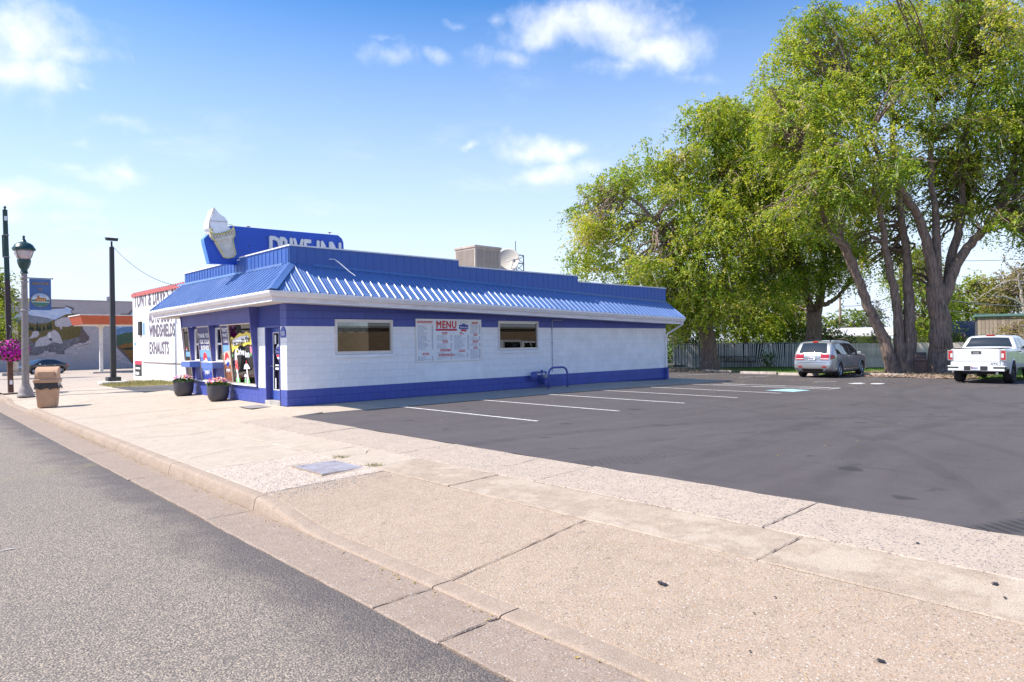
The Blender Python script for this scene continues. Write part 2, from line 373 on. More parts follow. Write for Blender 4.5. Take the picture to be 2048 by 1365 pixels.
def asphalt_lot():
    g = NT('sealed_asphalt')
    f = g.noise(75, 4, .7); st = g.noise(1.1, 6, .6, g.stretch(.35, 2.2, 1, R(20))); st2 = g.noise(2.6, 6, .65, g.stretch(1.6, .4, 1, R(-15))); big = g.noise(.22, 4)
    c = g.mix(g.rng(f, .38, .62), (0.0732,0.0544,0.0510), (0.1170,0.0901,0.0841))
    c = g.mix(g.rng(st, .42, .68, 0, .35), c, (0.1230,0.1006,0.0969)); c = g.mix(g.rng(st2, .52, .72, 0, .35), c, (0.0540,0.0427,0.0423))
    c = g.mix(g.rng(big, .4, .65, 0, .35), c, (0.1230,0.1018,0.0974))
    sx = g.N.new('ShaderNodeSeparateXYZ'); g.L.new(g.pos, sx.inputs[0])
    ring_noise = g.noise(1.7, 5)
    for (cx, cy, r, w, a, hx) in ((6,-5,13.4,.16,.55,.05),(6,-5,11.9,.14,.45,.05),(27,-7,13.2,.2,.5,.05),(27,-7,15.0,.18,.4,.05),(2,14.5,14.0,.13,.45,.05),(2,14.5,15.4,.13,.4,.05),(24,10.5,5.4,.1,.4,.13),(24,10.5,6.9,.1,.35,.13),(13,-14,18,.2,.45,.045),(13,-14,19.6,.2,.4,.045),(30,2,9,.12,.4,.13)):
        dx = g.m('SUBTRACT', sx.outputs[0], cx); dy = g.m('SUBTRACT', sx.outputs[1], cy)
        rr = g.m('SQRT', g.m('ADD', g.m('MULTIPLY', dx, dx), g.m('MULTIPLY', dy, dy)))
        band = g.rng(g.m('ABSOLUTE', g.m('SUBTRACT', rr, r)), w*.55, w*1.3, 1, 0, True)
        band = g.m('MULTIPLY', band, g.rng(ring_noise, .38, .6, .05, a*.7)); c = g.mix(band, c, (hx*.95, hx*.8, hx*.8))
    # fresh tread prints by the pavement
    pr = g.m('ADD', g.m('MULTIPLY', sx.outputs[0], .8), g.m('MULTIPLY', sx.outputs[1], -.6))
    wv = g.rng(g.m('SINE', g.m('MULTIPLY', pr, 62)), .1, .7)
    d1 = g.rng(g.m('ABSOLUTE', g.m('SUBTRACT', g.m('ADD', g.m('MULTIPLY', sx.outputs[0], .42), sx.outputs[1]), 4.32)), .10, .22, 1, 0)
    d2 = g.rng(g.m('ABSOLUTE', g.m('SUBTRACT', g.m('ADD', g.m('MULTIPLY', sx.outputs[0], .30), sx.outputs[1]), 8.0)), .14, .3, 1, 0)
    near = g.rng(sx.outputs[0], 7.5, 11.5, 1, 0)
    tr = g.m('MULTIPLY', g.m('MULTIPLY', g.m('MAXIMUM', d1, g.m('MULTIPLY', d2, .3)), near), g.m('ADD', .35, g.m('MULTIPLY', wv, .4))); c = g.mix(tr, c, (0.0168,0.0152,0.0162))
    spk = g.m('MULTIPLY', g.m('GREATER_THAN', g.noise(45, 1), .765), .5); c = g.mix(spk, c, (0.1800,0.1580,0.1276))
    oil = g.m('MULTIPLY', g.rng(g.noise(1.9, 3, .4), .68, .74), .6); c = g.mix(oil, c, (.03,.026,.027)); pale = g.m('MULTIPLY', g.m('GREATER_THAN', g.noise(26, 3, .7), .70), .35); c = g.mix(pale, c, (.19,.165,.15))
    hs = g.N.new('ShaderNodeHueSaturation'); hs.inputs['Saturation'].default_value = .75; g.L.new(c, hs.inputs['Color']); c = hs.outputs[0]
    h = g.m('ADD', f, g.m('MULTIPLY', g.m('MULTIPLY', wv, tr), 3))
    return g.out(c, g.rng(st, .3, .7, .62, .8), h, .45, .005)
m_lot = asphalt_lot()
m_soil = mat('bare_soil', (.22,.17,.12), .95, .4, 2.0, .6, 12, coords='Object')
m_drive = mat('drive_asphalt', (.085,.078,.08), .85, .35, 1.2, .5, 60, dist=.006)
m_white_line = mat('road_paint', (.78,.76,.72), .7, .3, 14, .2, 80, col2=(.45,.42,.39), detail=8)
m_blue_line = mat('blue_road_paint', (.42,.66,.74), .7, .3, 8)
g_ = NT('lawn_grass'); g_c = g_.mix(g_.rng(g_.noise(2.2, 6), .35, .65), (.10,.18,.025), (.18,.28,.04)); g_c = g_.mix(g_.rng(g_.noise(30, 3), .4, .7, 0, .5), g_c, (.03,.06,.012))
m_lawn = g_.out(g_c, .9, g_.noise(60, 3), .8, .03)
g_ = NT('far_ground'); m_far = g_.out(g_.mix(g_.rng(g_.noise(.08, 5), .4, .6), (.13,.12,.07), (.08,.11,.04)), .95)

ground = MB().add([(-1400,-1400,-1.6),(1400,-1400,-1.6),(1400,1400,-1.6),(-1400,1400,-1.6)], [(0,1,2,3)]).build('ground', m_far); struct(ground)
def sheet(name, xs, ys, zf, m_, skirt=.0):
    b = MB(); b.grid([[(x, y, zf(x, y)) for x in xs] for y in ys])
    o = b.build(name, m_, fixn=False); struct(o); return o
lin = lambda a, b, n: [a + (b-a)*i/n for i in range(n+1)]
def roadz(x): return -.315 + .14*(1-((x+5.2)/7.72)**2)
road = sheet('road', lin(-12.9, 2.52, 16), lin(-60, 160, 44), lambda x, y: roadz(x), m_road)
far_walk = sheet('far_pavement', [-60, -16, -12.9], lin(-60, 160, 10), lambda x, y: -.16, m_walkA)
def slab_mesh(name, x0, x1, y0, y1, zf, m_, nx=4, ny=4, gap=.006, drop=.007, skirt=.09):
    x0 += gap; x1 -= gap; y0 += gap; y1 -= gap; e = .014
    xs = [x0, x0+e] + lin(x0+e, x1-e, nx)[1:-1] + [x1-e, x1]; ys = [y0, y0+e] + lin(y0+e, y1-e, ny)[1:-1] + [y1-e, y1]
    jit = .007 if y1 < 16 else .0; rj = lambda: random.uniform(-jit, jit); oj = .02 if abs(x1+gap-6.72) < .01 else 0
    b = MB(); rows = []
    for j, y in enumerate(ys):
        rows.append([(x + (rj() if i in (0, len(xs)-1) else 0) + (oj*math.sin(y*5.1)*math.sin(y*1.7+2)+random.uniform(-.4,.4)*oj if i >= len(xs)-2 and oj else 0), y + (rj() if j in (0, len(ys)-1) else 0), zf(x, y) - (drop*random.uniform(.4, 1.9) if i in (0, len(xs)-1) or j in (0, len(ys)-1) else 0)) for i, x in enumerate(xs)])
    b.grid(rows)
    ring = [rows[0][i] for i in range(len(xs))] + [rows[j][-1] for j in range(1, len(ys))] + [rows[-1][i] for i in range(len(xs)-2, -1, -1)] + [rows[j][0] for j in range(len(ys)-2, 0, -1)]
    n = len(ring); b.add(ring + [(p[0], p[1], p[2]-skirt) for p in ring], [[i, n+i, n+(i+1) % n, (i+1) % n] for i in range(n)])
    return b.mesh(name, m_)
pavement = struct(empty('pavement'))
bed = MB()
bed.grid([[(x, y, zs(x, y) - .035) for x in (3.07, 3.3, 4, 4.82, 5.62, 6.7)] for y in lin(-40, 30, 140)]); bed.build('pavement_bed', m_soil, pavement, fixn=False)
def slabs(xa, xb, ybreaks, mf, nx=10):
    for a, b_ in zip(ybreaks, ybreaks[1:]):
        ny = max(2, int((b_-a)/(.14 if -1 < b_ < 16 else .6))); tilt = random.uniform(-.006, .006); off = random.uniform(-.004, .004)
        zf = lambda x, y: zs(x, y) + off + tilt*(x-xa)*.5
        o = bpy.data.objects.new('slab', slab_mesh('slab', xa, xb, a, b_, zf, mf((a+b_)/2), nx, ny)); COL.objects.link(o); o.parent = pavement
slabs(3.22, 4.82, [-22,-16,-12,-8,-4.2,.0,4.22,7.72,9.75,12.7,15.8,18.9,22.0,24.4,28.4,31.5], lambda y: m_apron if y < 7.7 else (m_spall if y < 9.7 else m_walkA), 14)
slabs(4.82, 5.62, [-22,-16,-10,-6.2,-1.8,2.54,6.35,8.05,9.75,12.7,15.8,18.9,22.0,24.4,28.4,31.5], lambda y: m_walkB if y < 8 else m_walkA)
slabs(5.62, 6.72, [-22,-16,-10,-5.0,-.6,2.9,5.75,8.64,11.7,14.8,18.0,21.2,24.4,28.4,31.5], lambda y: m_walkC if y < 14.8 else m_walkA)
slabs(6.72, 7.50, [14.62,17.9,21.2,24.4,26.2], lambda y: m_walkA, 2)
# kerb stones and gutter pans
kerb = struct(empty('kerb')); gutter = struct(empty('gutter'))
kb = [-24+3.05*i for i in range(10)]; kb = [k for k in kb if k < 4] + [4.22, 7.62, 10.7, 13.75, 16.8, 19.85, 22.9, 26.0, 28.6, 31.6, 34.7, 37.8, 41, 44, 47, 50, 56, 62]
for a, b_ in zip(kb, kb[1:]):
    b = MB(); rows = []; g = .007; ny = max(3, int((b_-a)/.25))
    for y in lin(a+g, b_-g, ny):
        k = kerbz(y); base = -.298; h = k-base; r = min(.035, h*.5)
        rows.append([(3.035, y, base-.1), (3.04, y, base), (3.04+h*.18, y, k-r*1.0), (3.055+h*.18, y, k-r*.3), (3.085+h*.18, y, k), (3.22, y, k+.002), (3.225, y, k-.12)])
    b.grid(rows); e0 = rows[0]; e1 = rows[-1]
    b.add(e0, [list(range(7))]); b.add(e1, [list(range(7))[::-1]])
    b.build('kerb_stone', m_kerb, kerb, smooth=True, angle=50)
    o = bpy.data.objects.new('gutter_pan', slab_mesh('gutter_pan', 2.52 + random.uniform(-.012, .012), 3.045, a, b_, lambda x, y: -.302 + (x-2.52)*.01, m_gut, 6, max(2, int((b_-a)/.16)), .006, .006)); COL.objects.link(o); o.parent = gutter
# parking lot
lot = sheet('parking_lot', [6.70, 7.0, 8, 9, 10, 12.5, 15, 17.5, 20, 24, 28, 31, 34.5], lin(-40, 14.6, 40), lambda x, y: lotz(x), m_lot)
lot2 = sheet('rear_lot', [25.4, 28, 31, 34.5], lin(14.6, 34, 12), lambda x, y: lotz(x), m_lot)
lot3 = sheet('lot_wing', [34.5, 40, 50, 60], lin(-40, 5.2, 8), lambda x, y: lotz(x), m_lot)
# concrete walk along the long wall
walk = struct(empty('building_walk'))
xb = [6.72, 9.2, 12.2, 15.2, 18.2, 21.2, 24.1, 25.4]
for a, b_ in zip(xb, xb[1:]):
    zf = lambda x, y: interp(x, [(6.7,-.05),(7.5,-.006),(20,-.008),(25.4,-.12)]) - (16.5-y)*.012
    y1 = 16.49 if a > 7 else 14.62
    if a < 7: o = bpy.data.objects.new('slab', slab_mesh('slab', 7.50, b_, 14.6, 16.49, zf, m_walkA, 4, 4, .006, .006, .16))
    else: o = bpy.data.objects.new('slab', slab_mesh('slab', a, b_, 14.6, 16.49 if a < 24 else 22, zf, m_walkS, 4, 4, .006, .006, .16))
    COL.objects.link(o); o.parent = walk
# side drive and filling-station forecourt beyond the drive-in
side_drive = sheet('side_drive', lin(7.5, 40, 6), [24.9, 27, 29, 31.0], lambda x, y: -.075, m_drive)
drive_mouth = sheet('drive_mouth', [6.72, 7.5], [26.2, 28, 31.0], lambda x, y: -.06, m_drive)
def forez(y): return interp(y, [(31,-.095),(34,-.10),(88,-1.15),(400,-1.2)])
def PF(x, y):
    p = PZ(x, y, -.1)
    for _ in range(12): p = PZ(x, y, forez(p.y))
    return p
forecourt = sheet('forecourt', [3.225, 6.72, 12, 20, 60], [31, 34] + lin(36, 88, 20) + [120, 180], lambda x, y: forez(y), m_gas)
lawn = sheet('lawn', [34.5, 36, 39, 43, 50, 62], lin(5.2, 40, 14), lambda x, y: lotz(x)+.02, m_lawn)
yard = sheet('yard', [62, 200], lin(-60, 160, 8), lambda x, y: -.5, m_lawn)
# painted stall lines
def paint(name, pts, w, m_=m_white_line, label=None):
    b = MB()
    for a, c in zip(pts, pts[1:]):
        a = Vector(a); c = Vector(c); d = (c-a).normalized(); n = Vector((-d.y, d.x))*w/2; k = max(1, int((c-a).length/.6))
        rows = []
        for i in range(k+1):
            p = a + (c-a)*i/k; j = random.uniform(-.006, .006)
            rows.append([(p.x+n.x*(1+j*8), p.y+n.y*(1+j*8), lotz(p.x)+.005), (p.x-n.x, p.y-n.y, lotz(p.x)+.005)])
        b.grid(rows)
    return b.build(name, m_, lot, fixn=False)
for k in range(5):
    x = 9.62 + 2.62*k; paint('stall_line', [(x, 14.62), (x+.05, 9.75)], .10)
paint('stall_line', [(22.75, 14.55), (23.2, 9.6)], .10); paint('stall_line', [(24.0, 13.95), (24.15, 9.6), (23.2, 9.6)], .10)
for y in (13.4, 11.9, 10.4): paint('hatch_line', [(22.95, y+.35), (24.1, y-.5)], .10)
b = MB(); b.add([(x, y, lotz(x)+.005) for x, y in ((21.1,10.75),(22.4,10.6),(22.2,9.75),(21.05,9.8))], [(0,1,2,3)]); b.build('accessible_square', m_blue_line, lot)
for (x0, y0, x1, y1) in ((29.6,19.8,33.4,19.0),(29.5,16.3,31.8,15.95),(27.6,12.0,28.6,11.5)): paint('stall_line', [(x0, y0), (x1, y1)], .09)
for (cx, cy, sx, sy) in ((27.6,10.35,.5,.3),(28.0,9.75,.5,.25)):
    b = MB(); n = 14; b.add([(cx+sx*math.cos(6.283*i/n)*random.uniform(.6,1), cy+sy*math.sin(6.283*i/n)*random.uniform(.6,1.1), lotz(cx)+.005) for i in range(n)], [list(range(n))]); b.build('paint_patch', m_white_line, lot)
# marks on the pavement and lane
m_tar = mat('oil_stain', (.035,.03,.033), .6, .3, 20)
for (px_, py_, sx, sy) in ((1325,1168,.030,.042),(1318,1164,.042,.008),(1762,1322,.022,.028),(1508,1227,.010,.010),(1500,1303,.014,.008),(1990,1168,.035,.022),(2010,1196,.02,.012),(1835,1087,.022,.014),(1550,1195,.014,.010)):
    p = PZ(px_, py_, -.12)
    for _ in range(4): p = PZ(px_, py_, zs(p.x, p.y)+.005)
    n = 16; b = MB(); b.add([(p.x+sx*math.cos(6.283*i/n)*random.uniform(.5,1.1), p.y+sy*math.sin(6.283*i/n)*random.uniform(.5,1.1), zs(p.x, p.y)+.009) for i in range(n)], [list(range(n))]); b.build('stain', m_tar, pavement)
m_stopc = mat('faded_paint', (.46,.43,.40), .8, .3, 30)
n = 16; p = PZ(15, 1091, roadz(-1)); b = MB(); b.add([(p.x+.08*math.cos(6.283*i/n)*random.uniform(.3,1.1), p.y+.025*math.sin(6.283*i/n)*random.uniform(.3,1.1), roadz(p.x)+.006) for i in range(n)], [list(range(n))]); b.build('paint_fleck', m_stopc, road)
# utility box cover
m_steel = mat('worn_steel', (.40,.38,.42), .6, .35, 5, .3, 60, metal=.15, col2=(.30,.26,.26))
cov = empty('utility_cover', (4.44, 8.5, zs(4.44, 8.5)), R(1)); tag(cov, 'grey steel utility box cover set in the spalled pavement slab', 'utility cover')
MB().box(-.31,.31,-.40,.40,-.01,.014).build('plate', m_steel, cov, bevel=.004)
for x in (-.24, .24): MB().lathe([(.022,.0),(.022,.018),(.012,.02)], 10, (x, .3, 0)).build('bolt', m_steel, cov)
b = MB(); b.box(-.335,-.318,-.43,.43,-.01,.008); b.box(.318,.335,-.43,.43,-.01,.008); b.box(-.318,.318,-.43,-.408,-.01,.008); b.box(-.318,.318,.408,.43,-.01,.008); b.build('rim', m_kerb, cov)
# weeds, dry leaves and small gravel
m_weed = mat('dry_weed', (.25,.22,.06), .8, .4, 20); m_leafd = mat('fallen_leaf', (.42,.30,.09), .8, .5, 40, obj_var=.3); m_grav = mat('loose_gravel', (.50,.43,.37), .9, .4, 30)
def tufts(name, pts, n, h, spread, m_, label, cat):
    b = MB()
    for (x, y, z) in pts:
        for i in range(n):
            a = random.uniform(0, 6.283); r = spread*random.random()**.7; bx = x+r*math.cos(a); by = y+r*math.sin(a); l = h*random.uniform(.4, 1); t = random.uniform(-.6, .6)
            a2 = random.uniform(0, 6.283); w = .004
            b.add([(bx-w*math.sin(a2), by+w*math.cos(a2), z), (bx+w*math.sin(a2), by-w*math.cos(a2), z), (bx+math.cos(a2)*l*.7, by+math.sin(a2)*l*.7, z+l*.6)], [(0,1,2)])
    o = b.build(name, m_, fixn=False); o['label'] = label; o['category'] = cat; return o
for (px_, py_, lab) in ((675, 913, 'dry brown weed tuft at the back edge of the utility cover'), (742, 929, 'thin green weed tuft beside the utility cover in the pavement joint')):
    p = PZ(px_, py_, -.085); tufts('weed', [(p.x, p.y, zs(p.x, p.y)), (p.x+.06, p.y-.08, zs(p.x, p.y))], 40, .09, .09, m_weed, lab, 'weed')
b = MB()
for i in range(900):
    y = random.uniform(9.5, 22) if i < 650 else random.uniform(2, 9.5); x = 3.03 - abs(random.gauss(0, .05)); z = -.296; s = random.uniform(.006, .02); a = random.uniform(0, 6.3)
    if y < 17 and y > 14 or random.random() < .35: b.add([(x+s*math.cos(a+k*1.57)*(1 if k % 2 else .55), y+s*math.sin(a+k*1.57)*(1 if k % 2 else .55), z+random.uniform(.002,.010)) for k in range(4)], [(0,1,2,3)])
for i in range(260):
    x = random.uniform(7, 34); y = random.uniform(0, 14); s = random.uniform(.012, .03); a = random.uniform(0, 6.3)
    b.add([(x+s*math.cos(a+k*1.57)*(1 if k % 2 else .5), y+s*math.sin(a+k*1.57)*(1 if k % 2 else .5), lotz(x)+random.uniform(.004,.014)) for k in range(4)], [(0,1,2,3)])
for i in range(520):
    x = random.uniform(25, 34); y = random.uniform(6, 24); s = random.uniform(.02, .05); a = random.uniform(0, 6.3)
    b.add([(x+s*math.cos(a+k*1.57)*(1 if k % 2 else .5), y+s*math.sin(a+k*1.57)*(1 if k % 2 else .5), lotz(x)+random.uniform(.006,.02)) for k in range(4)], [(0,1,2,3)])
o = stuff(b.build('fallen_leaves', m_leafd, fixn=False)); o['label'] = 'dry yellow leaves scattered over the gutter and parking lot'; o['category'] = 'leaves'
b = MB()
for i in range(2600):
    x = random.gauss(3.75, .45); y = random.gauss(8.2, .75)
    if not (3.24 < x < 4.8 and 7.3 < y < 9.75) or (4.1 < x < 4.78 and 8.05 < y < 8.95): continue
    s = random.uniform(.004, .013); z = zs(x, y); a = random.uniform(0, 6.3); c, d = math.cos(a)*s, math.sin(a)*s
    b.add([(x+c,y+d,z),(x-d,y+c,z),(x-c,y-d,z),(x+d,y-c,z),(x,y,z+s*.9)], [(0,1,4),(1,2,4),(2,3,4),(3,0,4)])
o = stuff(b.build('gravel', m_grav, fixn=False)); o['label'] = 'loose pale gravel on the spalled slab by the utility cover'; o['category'] = 'gravel'

# hairline cracks in the old slabs
m_crack = mat('crack_dirt', (.075,.06,.05), .95)
random.seed(77)
def crack(pts, w, par_=pavement):
    b = MB(); rows = []; n = len(pts)
    P_ = []
    for a, c in zip(pts, pts[1:]):
        k = max(3, int(math.hypot(c[0]-a[0], c[1]-a[1])/.06))
        for i in range(k): t = i/k; P_.append((a[0]+(c[0]-a[0])*t+random.gauss(0,.009), a[1]+(c[1]-a[1])*t+random.gauss(0,.009)))
    P_.append(pts[-1])
    for i, p in enumerate(P_):
        q = P_[min(i+1, len(P_)-1)]; r = P_[max(i-1, 0)]; dx, dy = q[0]-r[0], q[1]-r[1]; l = math.hypot(dx, dy)+1e-6; ww = w*random.uniform(.3, 1.2)*(.25 if i in (0, len(P_)-1) else 1)
        z = zs(p[0], p[1])+.006; rows.append([(p[0]-dy/l*ww, p[1]+dx/l*ww, z), (p[0]+dy/l*ww, p[1]-dx/l*ww, z)])
    b.grid(rows); b.build('crack', m_crack, par_, fixn=False)
crack([(5.66,7.0),(6.1,6.6),(6.65,6.7)], .004); crack([(3.4,10.9),(4.1,11.2),(4.75,11.0)], .005); crack([(3.4,14.2),(4.2,13.6),(4.8,13.8)], .006); crack([(4.9,9.2),(5.3,9.0),(5.58,9.35)], .004); crack([(3.3,17.4),(4.3,17.1),(5.5,17.5)], .008); crack([(5.7,12.9),(6.2,13.2),(6.66,13.0)], .006)
crack([(4.05,8.02),(4.80,8.02)], .005); crack([(4.80,8.02),(4.80,9.0)], .004); crack([(4.05,9.02),(4.80,9.02)], .005)
# ================================================================ DRIVE-IN BUILDING
m_white = mat('white_wall_paint', (.89,.885,.905), .6, .08, 2.2, .25, 90, obj_var=.025, dist=.004)
m_blue = mat('blue_wall_paint', (.075,.105,.40), .55, .12, 1.4, .25, 90, obj_var=.05, dist=.004)
m_whitecore = mat('white_wall_joint', (.66,.65,.69), .8); m_bluecore = mat('blue_wall_joint', (.038,.056,.26), .8)
def metal_roof(name, c, coat, r0, r1):
    g = NT(name); n = g.noise(1.3, 5); col = g.mix(g.rng(n, .3, .7), tuple(x*.86 for x in c), c)
    st = g.noise(5, 5, .6, g.stretch(3, 3, .3)); col = g.mix(g.rng(st, .55, .75, 0, .25), col, tuple(min(1, x*1.5+.03) for x in c))
    g.b.inputs['Coat Weight'].default_value = coat; g.b.inputs['Coat Roughness'].default_value = .2
    return g.out(col, g.rng(n, .3, .7, r0, r1), g.noise(3, 3), .04, .02, .6)
m_roof = metal_roof('blue_roof_metal', (.115,.205,.46), .7, .26, .36); m_para = metal_roof('blue_parapet_metal', (.052,.135,.44), 0, .45, .55)
m_trim = mat('white_trim', (.86,.84,.85), .45, .08, 3); m_soffit = mat('cream_soffit', (.72,.66,.60), .7, .1, 1.5)
m_fascia = mat('fascia_board', (.80,.75,.76), .6, .12, 2)
m_frame = mat('window_frame', (.74,.70,.69), .45, .08, 8); m_goldf = mat('anodised_frame', (.62,.52,.44), .4, .1, 8, metal=.4)
m_glass = glass('window_glass', (.80,.84,.82), 1.95); m_dark = mat('interior_dark', (.05,.045,.045), .9); m_curt = mat('lace_curtain', (.85,.87,.88), .9, .5, 22, col2=(.45,.5,.52))
m_blueflat = mat('blue_panel_paint', (.075,.085,.31), .5, .15, 2.0); m_bluedoor = mat('blue_door_paint', (.06,.11,.42), .4, .1, 4)
m_lt_steel = mat('bright_steel', (.62,.6,.58), .3, metal=.9); m_conc = mat('cast_concrete', (.46,.42,.38), .9, .25, 6, .4, 50)
m_deck = mat('roof_membrane', (.5,.48,.46), .9, .2, 2)
X0, Y0, X1, Y1 = 7.49, 16.49, 23.9, 24.15
bld = empty('drive_in_building', (X0, Y0, 0)); tag(bld, 'low drive-in restaurant of white and blue painted block with a blue ribbed metal roof', 'restaurant')
bld.location = (0, 0, 0)
wall = MB()
t_ = .2
OP = [(8.83, 10.62, 1.28, 2.22), (14.61, 16.43, 1.28, 2.24)]
yc = Y0 + .005
def wall_run(b, x0, x1, z0, z1):
    b.box(x0, x1, yc, Y0+t_, z0, z1)
xs = [X0+.02, 8.83, 10.62, 14.61, 16.43, X1]
for i, (a, c) in enumerate(zip(xs, xs[1:])):
    for (z0, z1, ci) in ((-.3, .406, 1), (.406, 2.03, 0), (2.03, 2.9, 1)):
        wall.cur = ci
        if i in (1, 3):
            zlo, zhi = 1.28, (2.22 if i == 1 else 2.24)
            if ci == 1 and z0 < 0: wall_run(wall, a, c, z0, z1)
            elif ci == 0: wall_run(wall, a, c, z0, zlo)
            else: wall_run(wall, a, c, zhi, z1)
        else: wall_run(wall, a, c, z0, z1)
xc = X0 + .005
for (y0, y1) in ((Y0+t_, 16.87), (17.79, 18.30)):
    for (z0, z1, ci) in ((-.3, .406, 1), (.406, 2.03, 0), (2.03, 2.9, 1)): wall.cur = ci; wall.box(xc, X0+t_, y0, y1, z0, z1)
wall.cur = 1; wall.box(xc, X0+t_, 16.87, 17.79, 2.06, 2.9); wall.box(xc, X0+t_, 18.30, Y1, -.3, .43); wall.box(X0+.16, X0+t_, 18.30, Y1, 2.16, 2.9)
wall.cur = 0; wall.box(X0+t_, X1-.2, Y1-.2, Y1, -.3, 2.9); wall.box(X1-.2, X1, Y0+t_, Y1, -.3, 2.9)
wl = wall.build('wall', [m_whitecore, m_bluecore], bld)
MB().box(X0+.25, X1-.25, Y0+.25, Y1-.25, -.1, .02).build('floor', m_dark, bld)
MB().box(X0+.25, X1-.25, Y0+2.4, Y0+2.5, .02, 2.6).build('inner_wall', m_dark, bld)
MB().box(X0+1.9, X0+2.0, Y0+2.5, Y1-.25, .02, 2.6).build('inner_wall', m_dark, bld)
# --- painted blocks
BL, BH = .406, .203
blk_mesh = {}
def block_mesh(w, h, m_):
    k = (round(w, 3), round(h, 3), m_.name)
    if k not in blk_mesh:
        g = .0035; c = .005; b = MB(); x0, x1, z0, z1 = g, w-g, g, h-g
        fr = [(x0+c, 0, z0+c), (x1-c, 0, z0+c), (x1-c, 0, z1-c), (x0+c, 0, z1-c)]; md = [(x0, c, z0), (x1, c, z0), (x1, c, z1), (x0, c, z1)]; bk = [(x, .012, z) for x, y, z in md]
        b.add(fr+md+bk, [(0,1,2,3)] + [(i, 4+i, 4+(i+1) % 4, (i+1) % 4) for i in range(4)] + [(4+i, 8+i, 8+(i+1) % 4, 4+(i+1) % 4) for i in range(4)])
        blk_mesh[k] = b.mesh('block', m_)
    return blk_mesh[k]
cells = []   # (pos along, z, w, h, mat, face) face 0 = long wall (-Y), 1 = front (-X)
def lay(face, a0, a1, rows, ops):
    for r in rows:
        m_ = m_white if 2 <= r < 10 else m_blue
        z = r*BH; x = a0 - (BL/2 if r % 2 else 0)
        while x < a1 - .01:
            segs = [(max(x, a0), min(x+BL, a1))]; zz0, zz1 = z, z+BH
            for (o0, o1, oz0, oz1) in ops:
                if oz1 <= z+.02 or oz0 >= z+BH-.02: continue
                if oz0 > z+.02 and o0 < x+BL and o1 > x: zz1 = min(zz1, oz0) if (o0 <= x+.05 and o1 >= x+BL-.05) else zz1
                new = []
                full_h = not (oz0 > z+.06 or oz1 < z+BH-.06)
                for (s0, s1) in segs:
                    if o1 <= s0 or o0 >= s1: new.append((s0, s1)); continue
                    if s0 < o0: new.append((s0, o0))
                    if s1 > o1: new.append((o1, s1))
                    mid0, mid1 = max(s0, o0), min(s1, o1)
                    if oz0 > z+.02: cells.append((mid0, z, mid1-mid0, oz0-z, m_, face))
                    if oz1 < z+BH-.02: cells.append((mid0, oz1, mid1-mid0, z+BH-oz1, m_, face))
                segs = new
            for (s0, s1) in segs:
                if s1-s0 > .012: cells.append((s0, z, s1-s0, BH, m_, face))
            x += BL
lay(0, X0, X1, range(0, 13), [(8.83,10.62,1.28,2.22),(14.61,16.43,1.28,2.24),(11.42,13.85,.41,2.24)])
lay(1, Y0, 16.87, range(0, 13), []); lay(1, 17.79, 18.30, range(0, 10), []); lay(1, 18.30, Y1, range(0, 2), [])
def cell_d(c): return (c[0] if c[5] == 0 else X0)**2*.46 + ((Y0 if c[5] == 0 else c[0])**2)*.54 + (0 if c[2]*c[3] > .04 else 60)
cells.sort(key=cell_d)
rest = MB()
for i, (a, z, w, h, m_, fc) in enumerate(cells):
    if i < 300:
        if fc == 0: inst(block_mesh(w, h, m_), 'block', wl, (a, Y0, z))
        else: inst(block_mesh(w, h, m_), 'block', wl, (X0, a+w, z), (0, 0, -math.pi/2))
    else:
        rest.cur = 0 if m_ is m_white else 1; g = .0025
        if fc == 0: rest.box(a+g, a+w-g, Y0, Y0+.012, z+g, z+h-g)
        else: rest.box(X0, X0+.012, a+g, a+w-g, z+g, z+h-g)
stuff(rest.build('blocks', [m_white, m_blue], wl))
# corner wrap of the front face next to the long wall
# --- windows on the long wall
def rect_frame(b, x0, x1, z0, z1, w, ya, yb):
    b.box(x0, x1, ya, yb, z1-w, z1); b.box(x0, x1, ya, yb, z0, z0+w); b.box(x0, x0+w, ya, yb, z0+w, z1-w); b.box(x1-w, x1, ya, yb, z0+w, z1-w)
for (x0, x1, z0, z1) in OP:
    w = empty('window', (0,0,0)); w.parent = bld
    b = MB(); rect_frame(b, x0, x1, z0, z1, .055, Y0-.035, Y0+.08); b.build('frame', m_frame, w, bevel=.006)
    b = MB(); rect_frame(b, x0+.055, x1-.055, z0+.055, z1-.055, .022, Y0+.0, Y0+.05); b.build('sash', m_lt_steel, w)
    MB().box(x0+.07, x1-.07, Y0+.022, Y0+.028, z0+.07, z1-.07).build('pane', m_glass, w)
    MB().box(x0-.03, x1+.06, Y0-.05, Y0+.02, z0-.10, z0-.008).build('sill', m_white, w, bevel=.008)
    b = MB(); rows = [[], []]; n = 60
    for i in range(n+1):
        x = x0+.08+(x1-x0-.16)*i/n; y = Y0+.075+.02*math.sin(i*1.3)+.008*math.sin(i*3.7); zb = z1-.34-(.03*math.sin(i*.5))
        rows[0].append((x, y, z1-.06)); rows[1].append((x, y+.01, zb))
    b.grid(rows); b.build('curtain', m_curt, w, fixn=False)
